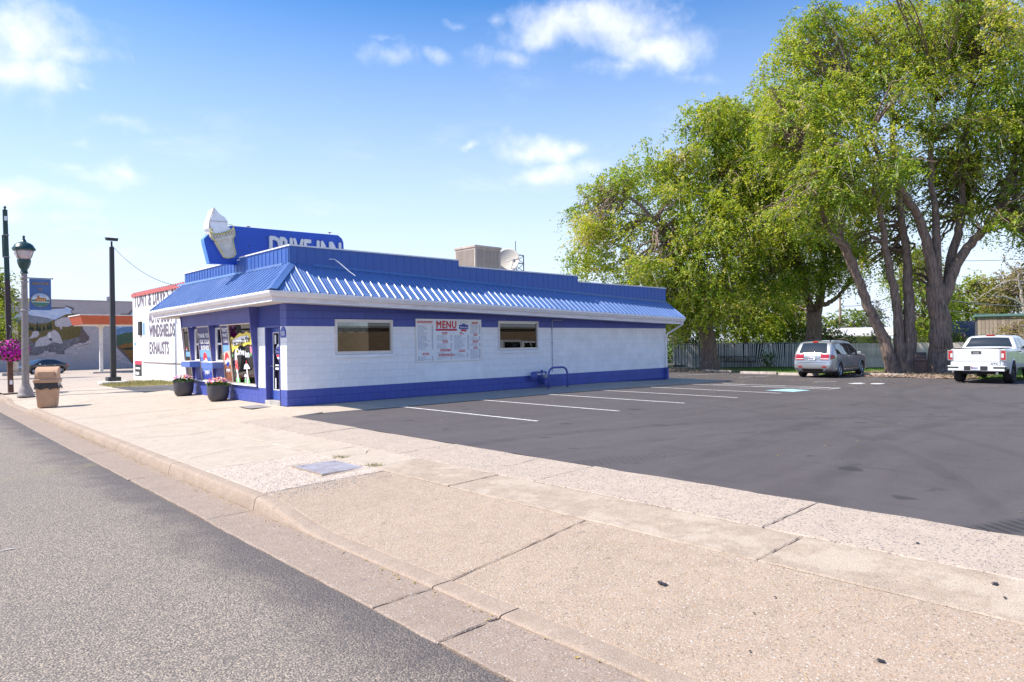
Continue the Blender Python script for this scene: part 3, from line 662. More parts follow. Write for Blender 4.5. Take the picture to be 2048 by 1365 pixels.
# --- door
dr = empty('door', (0,0,0)); dr.parent = bld
dx = X0 + .14
b = MB(); b.box(X0-.012, dx+.05, 17.74, 17.79, .10, 2.06); b.box(X0-.012, dx+.05, 16.87, 16.91, .10, 2.06); b.box(X0-.012, dx+.05, 16.91, 17.74, 2.01, 2.06); b.build('jamb', m_blueflat, dr)
MB().box(X0-.03, dx+.1, 16.87, 17.79, -.02, .10).build('threshold', m_conc, dr, bevel=.01)
b = MB(); b.box(dx, dx+.045, 17.62, 17.74, .11, 2.01); b.box(dx, dx+.045, 16.91, 17.03, .11, 2.01); b.box(dx, dx+.045, 17.03, 17.62, 1.87, 2.01); b.box(dx, dx+.045, 17.03, 17.62, .11, .38); lf = b.build('leaf', m_bluedoor, dr, bevel=.004)
MB().box(dx+.018, dx+.024, 17.03, 17.62, .38, 1.87).build('pane', m_glass, dr)
b = MB(); b.box(dx-.006, dx+.01, 17.60, 17.625, .36, 1.89); b.box(dx-.006, dx+.01, 17.03, 17.60, .36, .385); b.box(dx-.006, dx+.01, 17.03, 17.60, 1.865, 1.89); b.build('bead', m_frame, lf)
b = MB(); b.tube([(dx, 17.68, 1.0), (dx-.05, 17.68, 1.0)], .011, 8); b.tube([(dx-.05, 17.68, 1.0), (dx-.06, 17.60, 1.0)], [.012,.009], 8); b.lathe([(.028,0),(.028,.012)], 14, (0,0,0)); b.v[-28:] = [(dx-.006+z-.0, 17.68+x, 1.0+y) for (x, y, z) in b.v[-28:]]; b.build('handle', m_lt_steel, lf)
# --- soffit, fascia, gutter
GX, GY = 6.70, 15.65; EX, EY = 6.82, 15.77
def ze(x): return 2.85 - .0241*(x-6.7)
def zf_(y): return 2.85 - .0105*(y-15.65)
XE, YE = 24.1, 25.5
eave = empty('eave', (0,0,0)); eave.parent = bld
xs_ = lin(EX, XE, 12); ys_ = lin(EY, YE, 8)
b = MB(); b.grid([[(x, y, ze(x)-.225) for x in [EX+.01]+xs_[1:]] for y in (EY+.01, Y0+.02)]); b.build('soffit', m_soffit, eave, fixn=False)
b = MB(); b.grid([[(x, y, zf_(y)-.225) for y in [Y0+.02]+[v for v in ys_ if v > Y0+.1]] for x in (EX+.01, X0+.1)]); b.build('soffit', m_soffit, eave, fixn=False)
b = MB(); b.grid([[(x, EY, ze(x)-.24) for x in xs_], [(x, EY, ze(x)-.02) for x in xs_]]); b.grid([[(x, EY+.02, ze(x)-.24) for x in xs_], [(x, EY, ze(x)-.24) for x in xs_]])
b.grid([[(EX, y, zf_(y)-.24) for y in ys_], [(EX, y, zf_(y)-.02) for y in ys_]]); b.grid([[(EX+.02, y, zf_(y)-.24) for y in ys_], [(EX, y, zf_(y)-.24) for y in ys_]])
b.build('fascia', m_fascia, eave, fixn=False)
b = MB(); b.grid([[(x, EY-.008, ze(x)-.246) for x in xs_], [(x, EY-.008, ze(x)-.222) for x in xs_]]); b.grid([[(EX-.008, y, zf_(y)-.246) for y in ys_], [(EX-.008, y, zf_(y)-.222) for y in ys_]]); b.build('drip_edge', m_trim, eave, fixn=False)
GP = [(-.002,-.005),(-.002,-.125),(.062,-.128),(.088,-.085),(.112,-.055),(.12,-.03),(.12,0.0),(.108,.004),(.106,-.012)]   # (out, up)
b = MB()
b.grid([[(GX+.12-o if False else (x if k else x), EY-o, ze(x)+u) for (o, u) in GP] for k, x in [(0, EX)] + [(1, v) for v in xs_[1:]]])
b.grid([[(EX-o, y, zf_(y)+u) for (o, u) in GP] for y in ys_])
b.grid([[(EX-o*s, EY-o*(1-s) if s < 1 else EY, 2.85+u) for (o, u) in GP] for s in (0, 0)][:2])
# mitred corner
b.grid([[(EX, EY-o, 2.85-.003+u) for (o, u) in GP], [(EX-o, EY-o, 2.85-.003+u) for (o, u) in GP], [(EX-o, EY, 2.85-.003+u) for (o, u) in GP]])
b.add([(XE, EY-o, ze(XE)+u) for (o, u) in GP], [list(range(len(GP)))]); b.add([(EX-o, YE, zf_(YE)+u) for (o, u) in GP], [list(range(len(GP)))])
b.build('gutter', m_trim, eave, fixn=False)
# --- mansard of ribbed metal
PXf, PYf = 7.65, 16.60
def zb(x): return 3.63 - .0315*(x-7.65)
def zbf(y): return 3.63 + .004*(y-16.6)
RIB = [(0,0),(.06,0),(.065,.004),(.073,.004),(.078,0),(.130,0),(.135,.004),(.143,.004),(.148,0),(.198,0),(.217,.026),(.232,.026),(.25,0)]
mans = empty('mansard_roof', (0,0,0)); mans.parent = bld
def mansard(axis, a0, a1, wid=1.0):
    a = a0
    while a < a1 - .02:
        e = min(a+wid, a1); b = MB(); cols = []
        k = 0
        while True:
            done = False
            for (o, h) in RIB[:-1] if True else RIB:
                u = a + k*.25 + o
                if u > e: u = e; done = True
                cols.append((u, h))
                if done: break
            if done: break
            k += 1
        rows = [[] for _ in range(4)]
        for (u, h) in cols:
            if axis == 'x':
                f = min(1, max(.0, (u-6.75)/(PXf-6.75))); lo = Vector((u, GY+.05, ze(u)+.012)); hi = Vector((u, PYf-.004, zb(max(u, PXf)))); nrm = Vector((0, -.63, .78))
            else:
                f = min(1, max(.0, (u-15.70)/(PYf-15.70)), max(0, (YE-u)/(YE-24.8))); lo = Vector((GX+.05, u, zf_(u)+.012)); hi = Vector((PXf-.004, u, zbf(min(24.8, max(u, PYf))))); nrm = Vector((-.63, 0, .78))
            for j in range(4): rows[j].append(lo + (hi-lo)*f*j/3 + nrm*h)
        b.grid(rows); b.build('roof_panel', m_roof, mans, fixn=False); a = e
mansard('x', 6.77, XE); mansard('y', 15.72, YE)
# rake trim at both cut ends and hip cap
b = MB(); b.tube([(XE+.01, GY+.03, ze(XE)+.02), (XE+.01, PYf, zb(XE)+.02)], .022, 6); b.add([(XE, GY+.1, ze(XE)), (XE, PYf, zb(XE)), (XE, Y0+.1, ze(XE)-.22), (XE, EY, ze(XE)-.22)], [(0,1,2,3)]); b.build('rake_trim', m_roof, mans)
b = MB(); b.tube([(GX+.03, YE-.02, zf_(YE)+.02), (PXf, 24.8, zbf(24.8)+.02)], .03, 6); b.add([(GX+.05, YE, zf_(YE)+.01), (XE, YE, zf_(YE)-.3), (XE, 24.8, zb(XE)), (PXf, 24.8, zbf(24.8))], [(0,1,2,3)]); b.build('side_mansard', m_roof, mans)
b = MB(); b.box(EX+.02, XE, Y1-.02, YE, zf_(YE)-.24, zf_(YE)-.22); b.build('soffit', m_soffit, eave); b = MB(); b.box(EX, XE, YE-.02, YE, zf_(YE)-.24, zf_(YE)-.01); b.build('fascia', m_fascia, eave)
h0 = Vector((6.73, 15.68, 2.875)); h1 = Vector((7.66, 16.61, 3.655)); b = MB()
b.add([h0+Vector((0,0,.022)), h0+Vector((.17,-.02,.012)), h1+Vector((.17,-.02,.0)), h1+Vector((0,0,.022)), h0+Vector((-.01,.17,.012)), h1+Vector((-.01,.17,.0))], [(0,1,2,3),(0,3,5,4)]); b.build('hip_cap', m_roof, mans)
b = MB(); b.grid([[(x, PYf-.06, zb(x)-.028) for x in xs_ if x > 7.6], [(x, PYf-.012, zb(x)+.055) for x in xs_ if x > 7.6]]); b.grid([[(PXf-.06, y, zbf(y)-.03) for y in ys_ if y > 16.5], [(PXf-.012, y, zbf(y)+.05) for y in ys_ if y > 16.5]]); b.build('flashing', m_roof, mans, fixn=False)
# --- stepped parapet
par = empty('parapet', (0,0,0)); par.parent = bld
RIBP = [(0,0),(.195,0),(.205,.016),(.232,.016),(.242,0)]
SEG = [(PXf, 13.12, 4.08), (13.12, 18.62, 3.90), (18.62, 24.08, 3.69)]
def parapet_run(axis, a0, a1, top, bot):
    a = a0
    while a < a1 - .02:
        e = min(a+1.0, a1); cols = []; k = 0; done = False
        while not done:
            for (o, h) in RIBP:
                u = a + k*.25 + o
                if u >= e: cols.append((e, 0)); done = True; break
                cols.append((u, h))
            k += 1
        b = MB(); f = (lambda u, h, z: (u, PYf-h, z)) if axis == 'x' else (lambda u, h, z: (PXf-h, u, z))
        b.grid([[f(u, h, bot(u)-.05) for (u, h) in cols], [f(u, h, top) for (u, h) in cols]]); b.build('parapet_panel', m_para, par, fixn=False); a = e
for (a, e, t) in SEG:
    parapet_run('x', a, e, t, zb); MB().box(a-.02 if a < 8 else a, e+.02, PYf-.03, PYf+.13, t, t+.035).build('cap', m_trim, par)
    MB().box(a, e, PYf+.001, PYf+.1, 2.9, t-.001).build('core', m_para, par)
FSEG = [(PYf, 19.85, 4.08), (19.85, 24.80, 4.02)]
for (a, e, t) in FSEG:
    parapet_run('y', a, e, t, zbf); MB().box(PXf-.03, PXf+.13, (a+.13 if a < 17 else a), e+.02, t, t+.034).build('cap', m_trim, par)
    MB().box(PXf+.001, PXf+.1, a+.1, e, 2.9, t-.001).build('core', m_para, par)
b = MB(); b.box(PXf+.1, 24.08, 24.7, 24.8, 2.5, 3.69); b.box(23.98, 24.08, PYf+.1, 24.7, 2.4, 3.55); b.build('rear_parapet', m_para, par)
MB().box(PXf-.02, PXf+.014, PYf-.02, PYf+.012, 3.58, 4.08).build('corner_trim', m_para, par)
b = MB(); b.hull8([(PXf+.1,PYf+.1,3.2),(23.98,PYf+.1,3.0),(23.98,24.7,3.0),(PXf+.1,24.7,3.2)], [(PXf+.1,PYf+.1,3.45),(23.98,PYf+.1,3.2),(23.98,24.7,3.2),(PXf+.1,24.7,3.45)]); b.build('roof_deck', m_deck, bld)
# cable looping over the parapet and downspout
b = MB(); c0 = PY(658, 519, PYf-.05); b.tube([c0, c0+Vector((.12,-.08,-.0)), c0+Vector((.22,-.2,-.12)), c0+Vector((.36,-.42,-.34)), c0+Vector((.46,-.56,-.46))], .012, 6); b.build('cable', m_trim, mans)
b = MB(); ex = XE-.12; b.tube([(ex, EY-.05, ze(ex)-.12), (ex, EY-.05, ze(ex)-.25), (ex+.02, EY+.2, ze(ex)-.37), (ex-.12, Y0-.13, ze(ex)-.62), (ex-.14, Y0-.07, ze(ex)-.75), (ex-.14, Y0-.07, .42)], .04, 4)
ds = b.build('downspout', m_trim, eave); MB().box(ex-.20, ex-.08, Y0-.13, Y0-.002, -.06, .42).build('shoe', m_blue, ds)
# --- plywood infill under the menu
MB().box(11.40, 13.87, Y0-.012, Y0+.03, .412, .985).build('infill_panel', m_white, bld)
# --- slanted shop front
KS = .085
def sx(z): return 7.47 - KS*(z-.45)
sf = empty('shop_front', (0,0,0)); sf.parent = bld
UYS = Vector((-KS, 0, 1)).normalized()
def slab_s(b, y0, y1, z0, z1, o0, o1):   # slab parallel to the slanted plane, between offsets
    b.hull8([(sx(z0)+o0, y0, z0), (sx(z0)+o1, y0, z0), (sx(z0)+o1, y1, z0), (sx(z0)+o0, y1, z0)], [(sx(z1)+o0, y0, z1), (sx(z1)+o1, y0, z1), (sx(z1)+o1, y1, z1), (sx(z1)+o0, y1, z1)])
for (y0, y1) in ((18.36, 21.35), (21.353, 24.10)):
    b = MB(); slab_s(b, y0, y1, 2.17, 2.64, 0, .1); b.build('header_panel', m_blueflat, sf)
b = MB(); slab_s(b, 18.36, 24.10, 2.50, 2.60, -.018, -.001); b.build('header_trim', m_blueflat, sf)
b = MB(); b.prism([(sx(.43)-.02, .43), (X0+.02, .43), (X0+.02, 2.64), (sx(2.64)-.03, 2.64)], lambda p: (p[0], 18.30, p[1]), lambda p: (p[0], 18.36, p[1])); b.build('side_fin', m_blueflat, sf)
b = MB(); b.prism([(sx(.43)-.02, .43), (X0+.02, .43), (X0+.02, 2.64), (sx(2.64)-.03, 2.64)], lambda p: (p[0], 24.06, p[1]), lambda p: (p[0], 24.10, p[1])); b.build('side_fin', m_blueflat, sf)
MB().box(sx(.43)-.05, X0+.05, 18.30, 24.10, .43, .465).build('sill', m_trim, sf, bevel=.005)
m_pblue = mat('poster_blue', (.09,.20,.56), .35); m_pnavy = mat('poster_navy', (.03,.025,.14), .35); m_pwhite = mat('print_white', (.85,.85,.86), .5); m_pred = mat('print_red', (.62,.03,.035), .5)
m_pcola = mat('poster_cola', (.45,.14,.04), .4, .6, 9, col2=(.12,.02,.01)); m_pice = mat('poster_ice', (.75,.45,.2), .4, .5, 14, col2=(.85,.75,.6)); m_pgreen = mat('print_green', (.2,.55,.2), .5); m_pyel = mat('print_yellow', (.85,.65,.08), .5); m_pblack = mat('print_black', (.02,.02,.02), .5); m_pbl2 = mat('print_blue', (.03,.06,.36), .5); m_plt = mat('poster_light_blue', (.2,.42,.75), .35)
def pane_s(y0, y1, nm, m_):
    p = empty('front_window', (0,0,0)); p.parent = sf; f = .028
    b = MB(); slab_s(b, y0, y1, 2.135, 2.168, -.012, .05); slab_s(b, y0, y1, .466, .50, -.012, .05); slab_s(b, y0, y0+f, .50, 2.135, -.012, .05); slab_s(b, y1-f, y1, .50, 2.135, -.012, .05); b.build('frame', m_goldf, p)
    b = MB(); slab_s(b, y0+f, y1-f, .50, 2.135, .012, .02); b.build('pane', m_, p); return p
wA = pane_s(23.50, 24.06, 'front_window', m_glass); pB = pane_s(21.60, 22.64, 'front_window', m_pblue); pC = pane_s(20.02, 20.62, 'front_window', m_pblue); wD = pane_s(18.36, 20.02, 'front_window', m_glass)
def frame_s(y): return frame_matrix((sx(.45)-.0, y, .45), (0,-1,0), UYS)     # local: x to the viewer's right, y up the slope
def flat(poly, m_, M, parent, z, name='print'):
    b = MB(); b.add([M @ Vector((x, y, z)) for x, y in poly], [list(range(len(poly)))]); return b.build(name, m_, parent)
def ell(cx, cy, rx, ry, n=28, a0=0, a1=6.2832): return [(cx+rx*math.cos(a0+(a1-a0)*i/n), cy+ry*math.sin(a0+(a1-a0)*i/n)) for i in range(n)]
def rect(x0, x1, y0, y1): return [(x0,y0),(x1,y0),(x1,y1),(x0,y1)]
def globe_logo(M, par_, cx, cy, r, z, tilt=.25):
    top = [(cx+r*math.cos(a), cy+r*math.sin(a)) for a in [R(20)+R(150)*i/16 for i in range(17)]]
    flat(ell(cx, cy, r, r*1.25), m_pwhite, M, par_, z)
    up = [(cx+r*.96*math.cos(a), cy+1.25*r*.96*math.sin(a)) for a in [R(-5)+R(195)*i/20 for i in range(21)]]
    flat(up + [(cx-r*.3, cy-.05*r), (cx+r*.3, cy+.35*r)], m_pred, M, par_, z+.0025)
    lo = [(cx+r*.96*math.cos(a), cy+1.25*r*.96*math.sin(a)) for a in [R(215)+R(120)*i/20 for i in range(21)]]
    flat(lo + [(cx+r*.3, cy-.25*r), (cx-r*.3, cy-.65*r)], m_pbl2, M, par_, z+.0025)
# poster B : thank you panel
M = frame_s(22.61); w = 1.0
flat(rect(0, w-.02, .98, 1.68), m_pnavy, M, pB, -.007)
flat(rect(0, w-.02, .75, .98), m_plt, M, pB, -.007); flat(rect(0, w-.02, .06, .30), m_pbl2, M, pB, -.007)
for i, t in enumerate(('THANK YOU', 'FOR YOUR', 'BUSINESS')): put(text_mesh(t, .185, m_pwhite, .006, sx=.92), 'lettering', M, pB, .52, 1.42-.19*i, -.003)
globe_logo(M, pB, .45, .68, .19, -.004); put(text_mesh('pepsi', .20, m_pwhite, .006), 'lettering', M, pB, .50, .30, -.003)
# poster C : that's what I like, cola in a glass
M = frame_s(20.59); w = .57
flat(rect(0, w-.03, 1.12, 1.68), m_pnavy, M, pC, -.007); flat(rect(0, w-.03, .86, 1.12), m_plt, M, pC, -.007)
flat([(.02,.06),(w-.06,.06),(w-.02,.85),(.0,.85)], m_pcola, M, pC, -.006); flat([(.03,.55),(w-.06,.55),(w-.03,.90),(.40,.96),(.2,.93),(.02,.88)], m_pice, M, pC, -.005)
for i, t in enumerate(("THAT'S", 'WHAT', 'I LIKE')): put(text_mesh(t, .15, m_pwhite, .005, sx=.9), 'lettering', M, pC, .28, 1.56-.155*i, -.003)
globe_logo(M, pC, .26, .70, .18, -.003); put(text_mesh('pepsi', .15, m_pwhite, .005), 'lettering', M, pC, .28, .40, .0)
# pane A sticker
M = frame_s(24.03); flat(rect(.05, .48, .76, .92), m_plt, M, wA, -.008); globe_logo(M, wA, .16, 1.0, .06, -.008)
# painted pane D: banner, words, spotted figure and mushrooms
M = frame_s(20.0); zz = -.009
ban = [(.08,1.33),(.2,1.36),(.35,1.30),(.6,1.40),(.8,1.46),(1.05,1.42),(1.3,1.50),(1.45,1.44),(1.62,1.46),(1.58,1.12),(1.3,1.14),(1.0,1.08),(.75,1.12),(.5,1.02),(.3,1.0),(.12,.90)]
flat([(x*1.0+(x-.8)*.03, y+(y-1.2)*.06) for x, y in ban], m_pblack, M, wD, zz+.001, 'painted_banner'); flat(ban, m_pyel, M, wD, zz+.003, 'painted_banner')
flat([(.2,1.26),(.8,1.36),(1.4,1.38),(1.4,1.22),(.8,1.18),(.2,1.08)], m_pwhite, M, wD, zz+.004, 'painted_banner')
for k, (t, x, y) in enumerate((('Welcome', .50, 1.18), ('to', 1.0, 1.25), ('the', 1.33, 1.28))): put(text_mesh(t, .27, m_pblack, .005, sx=.86), 'lettering', M @ Matrix.Rotation(R(6), 4, 'Z') if False else M, wD, x, y, zz+.007)
put(text_mesh('Drive', .26, m_pwhite, .012, sx=.95), 'lettering', M, wD, .72, .92, zz+.002); put(text_mesh('Inn', .26, m_pwhite, .012), 'lettering', M, wD, 1.2, .86, zz+.002)
flat(ell(1.48, .98, .07, .12), mat('print_pink', (.8,.25,.35), .5), M, wD, zz+.002, 'painted_flower'); flat(ell(1.45, .86, .05, .05), m_pgreen, M, wD, zz+.004, 'painted_flower'); flat(ell(.12, 1.0+.02-.2, .03, .05), m_pgreen, M, wD, zz+.002, 'painted_flower')
flat([(.25,.05),(.42,.05),(.40,.35),(.46,.6),(.42,.85),(.46,.98),(.36,1.0),(.28,.85),(.24,.55),(.30,.3)], m_pwhite, M, wD, zz+.002, 'painted_figure')
flat([(.22,.45),(.47,.40),(.46,.62),(.40,.72),(.28,.68)], m_pred, M, wD, zz+.004, 'painted_figure')
for (x, y) in ((.28,.5),(.36,.46),(.42,.55),(.33,.6),(.38,.66)): flat(ell(x, y, .018, .022, 8), m_pwhite, M, wD, zz+.006, 'painted_dot')
flat(ell(.46, .96, .045, .06, 12), m_pyel, M, wD, zz+.005, 'painted_figure')
for (cx, s_) in ((1.05, 1.0), (.92, .5)):
    flat([(cx-.06*s_, .04), (cx+.10*s_, .04), (cx+.05*s_, .45*s_), (cx-.02*s_, .45*s_)], m_pwhite, M, wD, zz+.002, 'painted_mushroom'); flat([(cx-.20*s_, .44*s_), (cx+.26*s_, .46*s_), (cx+.16*s_, .56*s_), (cx+.03*s_, .62*s_), (cx-.12*s_, .56*s_)], m_pwhite, M, wD, zz+.004, 'painted_mushroom')
flat(ell(1.09, .64, .03, .05, 10), m_pred, M, wD, zz+.005, 'painted_mushroom')
for cx in (.25, .44, .88, 1.14): flat([(cx-.07, .03), (cx+.07, .03), (cx+.06, .13), (cx+.02, .2), (cx-.03, .17)], m_pgreen, M, wD, zz+.006, 'painted_grass')
# service recesses with sash windows and counters
for (y0, y1) in ((22.64, 23.50), (20.62, 21.60)):
    rw = empty('service_window', (0,0,0)); rw.parent = sf; xr = X0+.03
    MB().box(xr, xr+.05, y0, y1, .466, 1.0).build('back_panel', m_blueflat, rw); MB().box(xr, xr+.05, y0, y1, 2.1, 2.2).build('head_panel', m_blueflat, rw)
    for (ya, yb) in ((y0-.012, y0+.004), (y1-.004, y1+.012)):
        b = MB(); b.prism([(sx(.466)+.003, .466), (xr+.05, .466), (xr+.05, 2.165), (sx(2.165)+.003, 2.165)], lambda p: (p[0], ya, p[1]), lambda p: (p[0], yb, p[1])); b.build('jamb', m_blueflat, rw)
    b = MB(); ym = y0+.12; b.box(xr+.0, xr+.05, y0+.02, y0+.07, 1.07, 2.1); b.box(xr, xr+.05, y1-.16, y1-.11, 1.07, 2.1); b.box(xr, xr+.05, y0+.07, y1-.16, 2.05, 2.1); b.box(xr-.01, xr+.05, y0+.07, y1-.16, 1.58, 1.64); b.box(xr, xr+.05, y0+.07, y1-.16, 1.07, 1.12); b.box(xr, xr+.05, y1-.11, y1-.004, 1.0, 2.1); b.build('sash', m_frame, rw)
    MB().box(xr+.02, xr+.026, y0+.07, y1-.16, 1.12, 2.05).build('pane', m_glass, rw)
    MB().box(xr+.034, xr+.04, y0+.07, y1-.16, 1.12, 1.58).build('blind', m_frame, rw)
    ct = MB().box(7.10, xr, y0+.01, y1-.01, .885, 1.06).build('counter', mat('counter_blue', (.11,.19,.50), .45), rw, bevel=.008); MB().box(7.09, xr, y0+.006, y1-.006, 1.0605, 1.078).build('counter_top', m_trim, ct)
# logo decals
def shield(M, par_, cx, cy, s, z):
    flat(ell(cx, cy, .30*s, .42*s), m_pbl2, M, par_, z, 'decal'); flat(ell(cx, cy, .285*s, .405*s), m_pwhite, M, par_, z+.002, 'decal')
    flat(rect(cx-.38*s, cx+.38*s, cy-.14*s, cy+.15*s), m_pbl2, M, par_, z+.004, 'decal'); flat(ell(cx, cy+.14*s, .16*s, .12*s, 16), m_pbl2, M, par_, z+.0035, 'decal')
    flat(rect(cx-.22*s, cx+.22*s, cy-.28*s, cy-.155*s), m_pred, M, par_, z+.004, 'decal')
    put(text_mesh('Drive Inn', .20*s, m_pwhite, .004*s, sx=.82), 'lettering', M, par_, cx, cy-.005, z+.006); put(text_mesh('THE', .08*s, m_pwhite), 'lettering', M, par_, cx, cy+.18*s, z+.006)
M = frame_matrix((dx, 17.62, .38), (0,-1,0), (0,0,1)); shield(M, dr, .30, 1.0, .50, -.012)
flat(rect(.06, .16, 1.2, 1.44), m_pwhite, M, dr, -.012, 'notice'); flat(rect(.1, .30, .52, .58), m_pwhite, M, dr, -.012, 'notice'); flat(rect(.1, .30, .62, .66), m_pwhite, M, dr, -.012, 'notice'); flat(rect(.08, .14, .02, .30), m_pwhite, M, dr, -.012, 'notice')
# house number
pq = empty('house_number', (X0-.003, 16.66, 1.74)); tag(pq, 'blue arched house number plaque reading 155 beside the door', 'house number')
M = frame_matrix((0,0,0), (0,-1,0), (0,0,1))
b = MB(); po = rect(-.15,.15,0,.17) ; po = [(-.15,0),(.15,0),(.15,.19)] + [(.15*math.cos(a)*.8, .19+.09*math.sin(a)) for a in [math.pi*i/10 for i in range(1,10)]] + [(-.15,.19)]
b.prism(po, lambda p: M @ Vector((p[0], p[1], .012)), lambda p: M @ Vector((p[0], p[1], 0))); b.build('plate', m_pbl2, pq); 
b = MB(); b.prism([(x*.9, .01+y*.92) for x, y in po], lambda p: M @ Vector((p[0], p[1], .0145)), lambda p: M @ Vector((p[0], p[1], .011))); b.build('border', m_bluedoor, pq); put(text_mesh('155', .14, m_pwhite, .004), 'lettering', M, pq, 0, .10, .018)
# --- menu board
mb = empty('menu_board', (12.635, Y0-.02, .99)); tag(mb, 'large white menu board with red headings on the long wall between two windows', 'menu board')
MB().box(-1.235, 1.235, -.012, .015, 0, 1.27).build('panel', mat('menu_white', (.80,.82,.86), .3), mb)
b = MB(); rect_frame(b, -1.24, 1.24, -.003, 1.273, .014, -.018, -.012); b.build('edge', m_lt_steel, mb)
M = frame_matrix((0, -.0125, 0), (1,0,0), (0,0,1))
put(text_mesh('MENU', .30, m_pred, .011, sx=.86, spacing=1.14), 'lettering', M, mb, -.13, 1.10, .003); flat(rect(-.53, .27, .925, .985), m_pbl2, M, mb, .0015, 'bar'); flat(rect(-.52, .26, .932, .978), m_pred, M, mb, .003, 'bar')
shield(M, mb, .53, 1.04, .46, .002)
def head(t, cx, cy, w): flat(rect(cx-w/2, cx+w/2, cy-.032, cy+.032), m_pred, M, mb, .002, 'heading_bar'); put(text_mesh(t, .055, m_pwhite, .002), 'lettering', M, mb, cx, cy, .004)
for a in (('Burgers & Sandwiches', -.92, 1.18, .54), ('Baskets', -.90, .24, .22), ('Mexican', -.20, .85, .20), ('Salads', -.18, .60, .18), ('Fries & Tator Tots', -.17, .34, .42), ('Onion Rings & Piccadilly', -.14, .19, .58), ('Sides', .45, .85, .15), ('Kids Meal', .46, .31, .24), ('Ice Cream', .98, 1.17, .25), ('Floats', 1.0, .80, .15), ('Side Wrap', .99, .59, .24), ('Drinks', 1.0, .40, .17)): head(*a)
m_ptext = mat('menu_text', (.06,.06,.16), .5)
def lines(x0, x1, ytop, n, step):
    b = MB()
    for i in range(n):
        y = ytop - step*i; x = x0; end = x0 + random.uniform(.18, .42)*min(1, (x1-x0)/.5)
        while x < end:
            w_ = random.uniform(.03, .09)
            for k in range(max(1, int(w_/.014))):
                hh = random.uniform(.009, .016); b.add([(x+k*.014, -.0145, y), (x+k*.014+.010, -.0145, y), (x+k*.014+.010, -.0145, y+hh), (x+k*.014, -.0145, y+hh)], [(0,1,2,3)])
            x += w_ + .018
        for k in range(4): b.add([(x1-.06+k*.014, -.0145, y), (x1-.05+k*.014, -.0145, y), (x1-.05+k*.014, -.0145, y+.015), (x1-.06+k*.014, -.0145, y+.015)], [(0,1,2,3)])
    stuff(b.build('small_print', m_ptext, mb, fixn=False))
for a in ((-1.17,-.62,1.06,21,.034),(-1.17,-.62,.15,4,.034),(-.48,.08,.77,5,.034),(-.48,.08,.53,5,.034),(-.48,.08,.26,2,.034),(-.48,.08,.11,2,.034),(.17,.74,.77,14,.033),(.17,.70,.23,4,.038),(.80,1.2,1.10,9,.033),(.80,1.2,.73,4,.033),(.80,1.2,.52,3,.033),(.80,1.2,.33,9,.033)): lines(*a)
# ================================================================ ROOF SIGN AND ROOF PLANT
m_sign = mat('sign_blue', (.012,.085,.52), .35, .08, 2); m_signe = mat('sign_edge_lit_blue', (.10,.30,.75), .4); m_swirl = mat('swirl_white', (.93,.92,.92), .45, .08, 6); m_cone = mat('cone_cream', (.74,.66,.54), .5, .15, 5); m_coned = mat('cone_lines', (.42,.33,.24), .6); m_tubey = mat('neon_tube_yellow', (.75,.68,.15), .35)
SY = 20.05
sg = empty('roof_sign', (0,0,0)); tag(sg, 'blue rooftop sign reading DRIVE INN with an ice cream cone', 'sign')
sg.location = (7.7, SY+.12, 3.9); SO = Vector(sg.location)
def spt(x, y): p = PY(x, y, SY); return (p.x-SO.x, p.z-SO.z)
so = [spt(419.5,527), spt(474,529.5), (3.2, spt(474,529.5)[1]), (3.42, spt(474,529.5)[1]), spt(687.5,498), spt(687,486), spt(684,478), spt(676,471), spt(462,452), spt(420,466), spt(408,478), spt(409,486)]
b = MB(); b.prism(so, lambda p: (p[0], -.12, p[1]), lambda p: (p[0], .12, p[1])); b.build('panel', [m_sign], sg)
edge = [so[0], so[-1], so[-2], so[-3]]; b = MB()
for a, c in zip(edge, edge[1:]): b.add([(a[0]-.004, -.125, a[1]), (a[0]-.004, .125, a[1]), (c[0]-.004, .125, c[1]), (c[0]-.004, -.125, c[1])], [(0,1,2,3)])
b.build('lit_edge_band', m_signe, sg)  # lighter blue puts the sunlight on the sign's street-end faces into the colour
for (x, y, r_) in ((532,476,.022),(498,493,.022),(622,483,.02),(601,483,.02)):
    p = spt(x, y); b = MB(); b.add([(p[0]+r_*math.cos(6.283*i/10), -.1235, p[1]+r_*math.sin(6.283*i/10)) for i in range(10)], [list(range(10))]); b.build('hole', m_pblack, sg)
p0 = spt(536, 476); p1 = spt(678, 487)
M = frame_matrix((0, -.125, 0), (1,0,0), (0,0,1)); m_letter = mat('letter_enamel', (.80,.78,.76), .4, .12, 14)
lx = p0[0]-.0; 
for t, wd in (('D', .34), ('R', .34), ('I', .15), ('V', .34), ('E', .30), (' ', .16), ('I', .15), ('N', .36), ('N', .36)):
    if t != ' ':
        put(text_mesh(t, .80, m_letter, .022, .03, 'LEFT', sx=.66), 'letter', M, sg, lx, p0[1]-.27, .031)
    lx += wd*.94
for (x, y) in ((500,455),(663,467)):
    p = spt(x, y); b = MB(); b.tube([(p[0],0,p[1]-.02),(p[0],0,p[1]+.05)], .01, 6); b.tube([(p[0]-.05,0,p[1]+.03),(p[0]+.06,0,p[1]+.04)], .014, 6); b.build('clip', mat('rust_red', (.4,.12,.08), .7), sg)
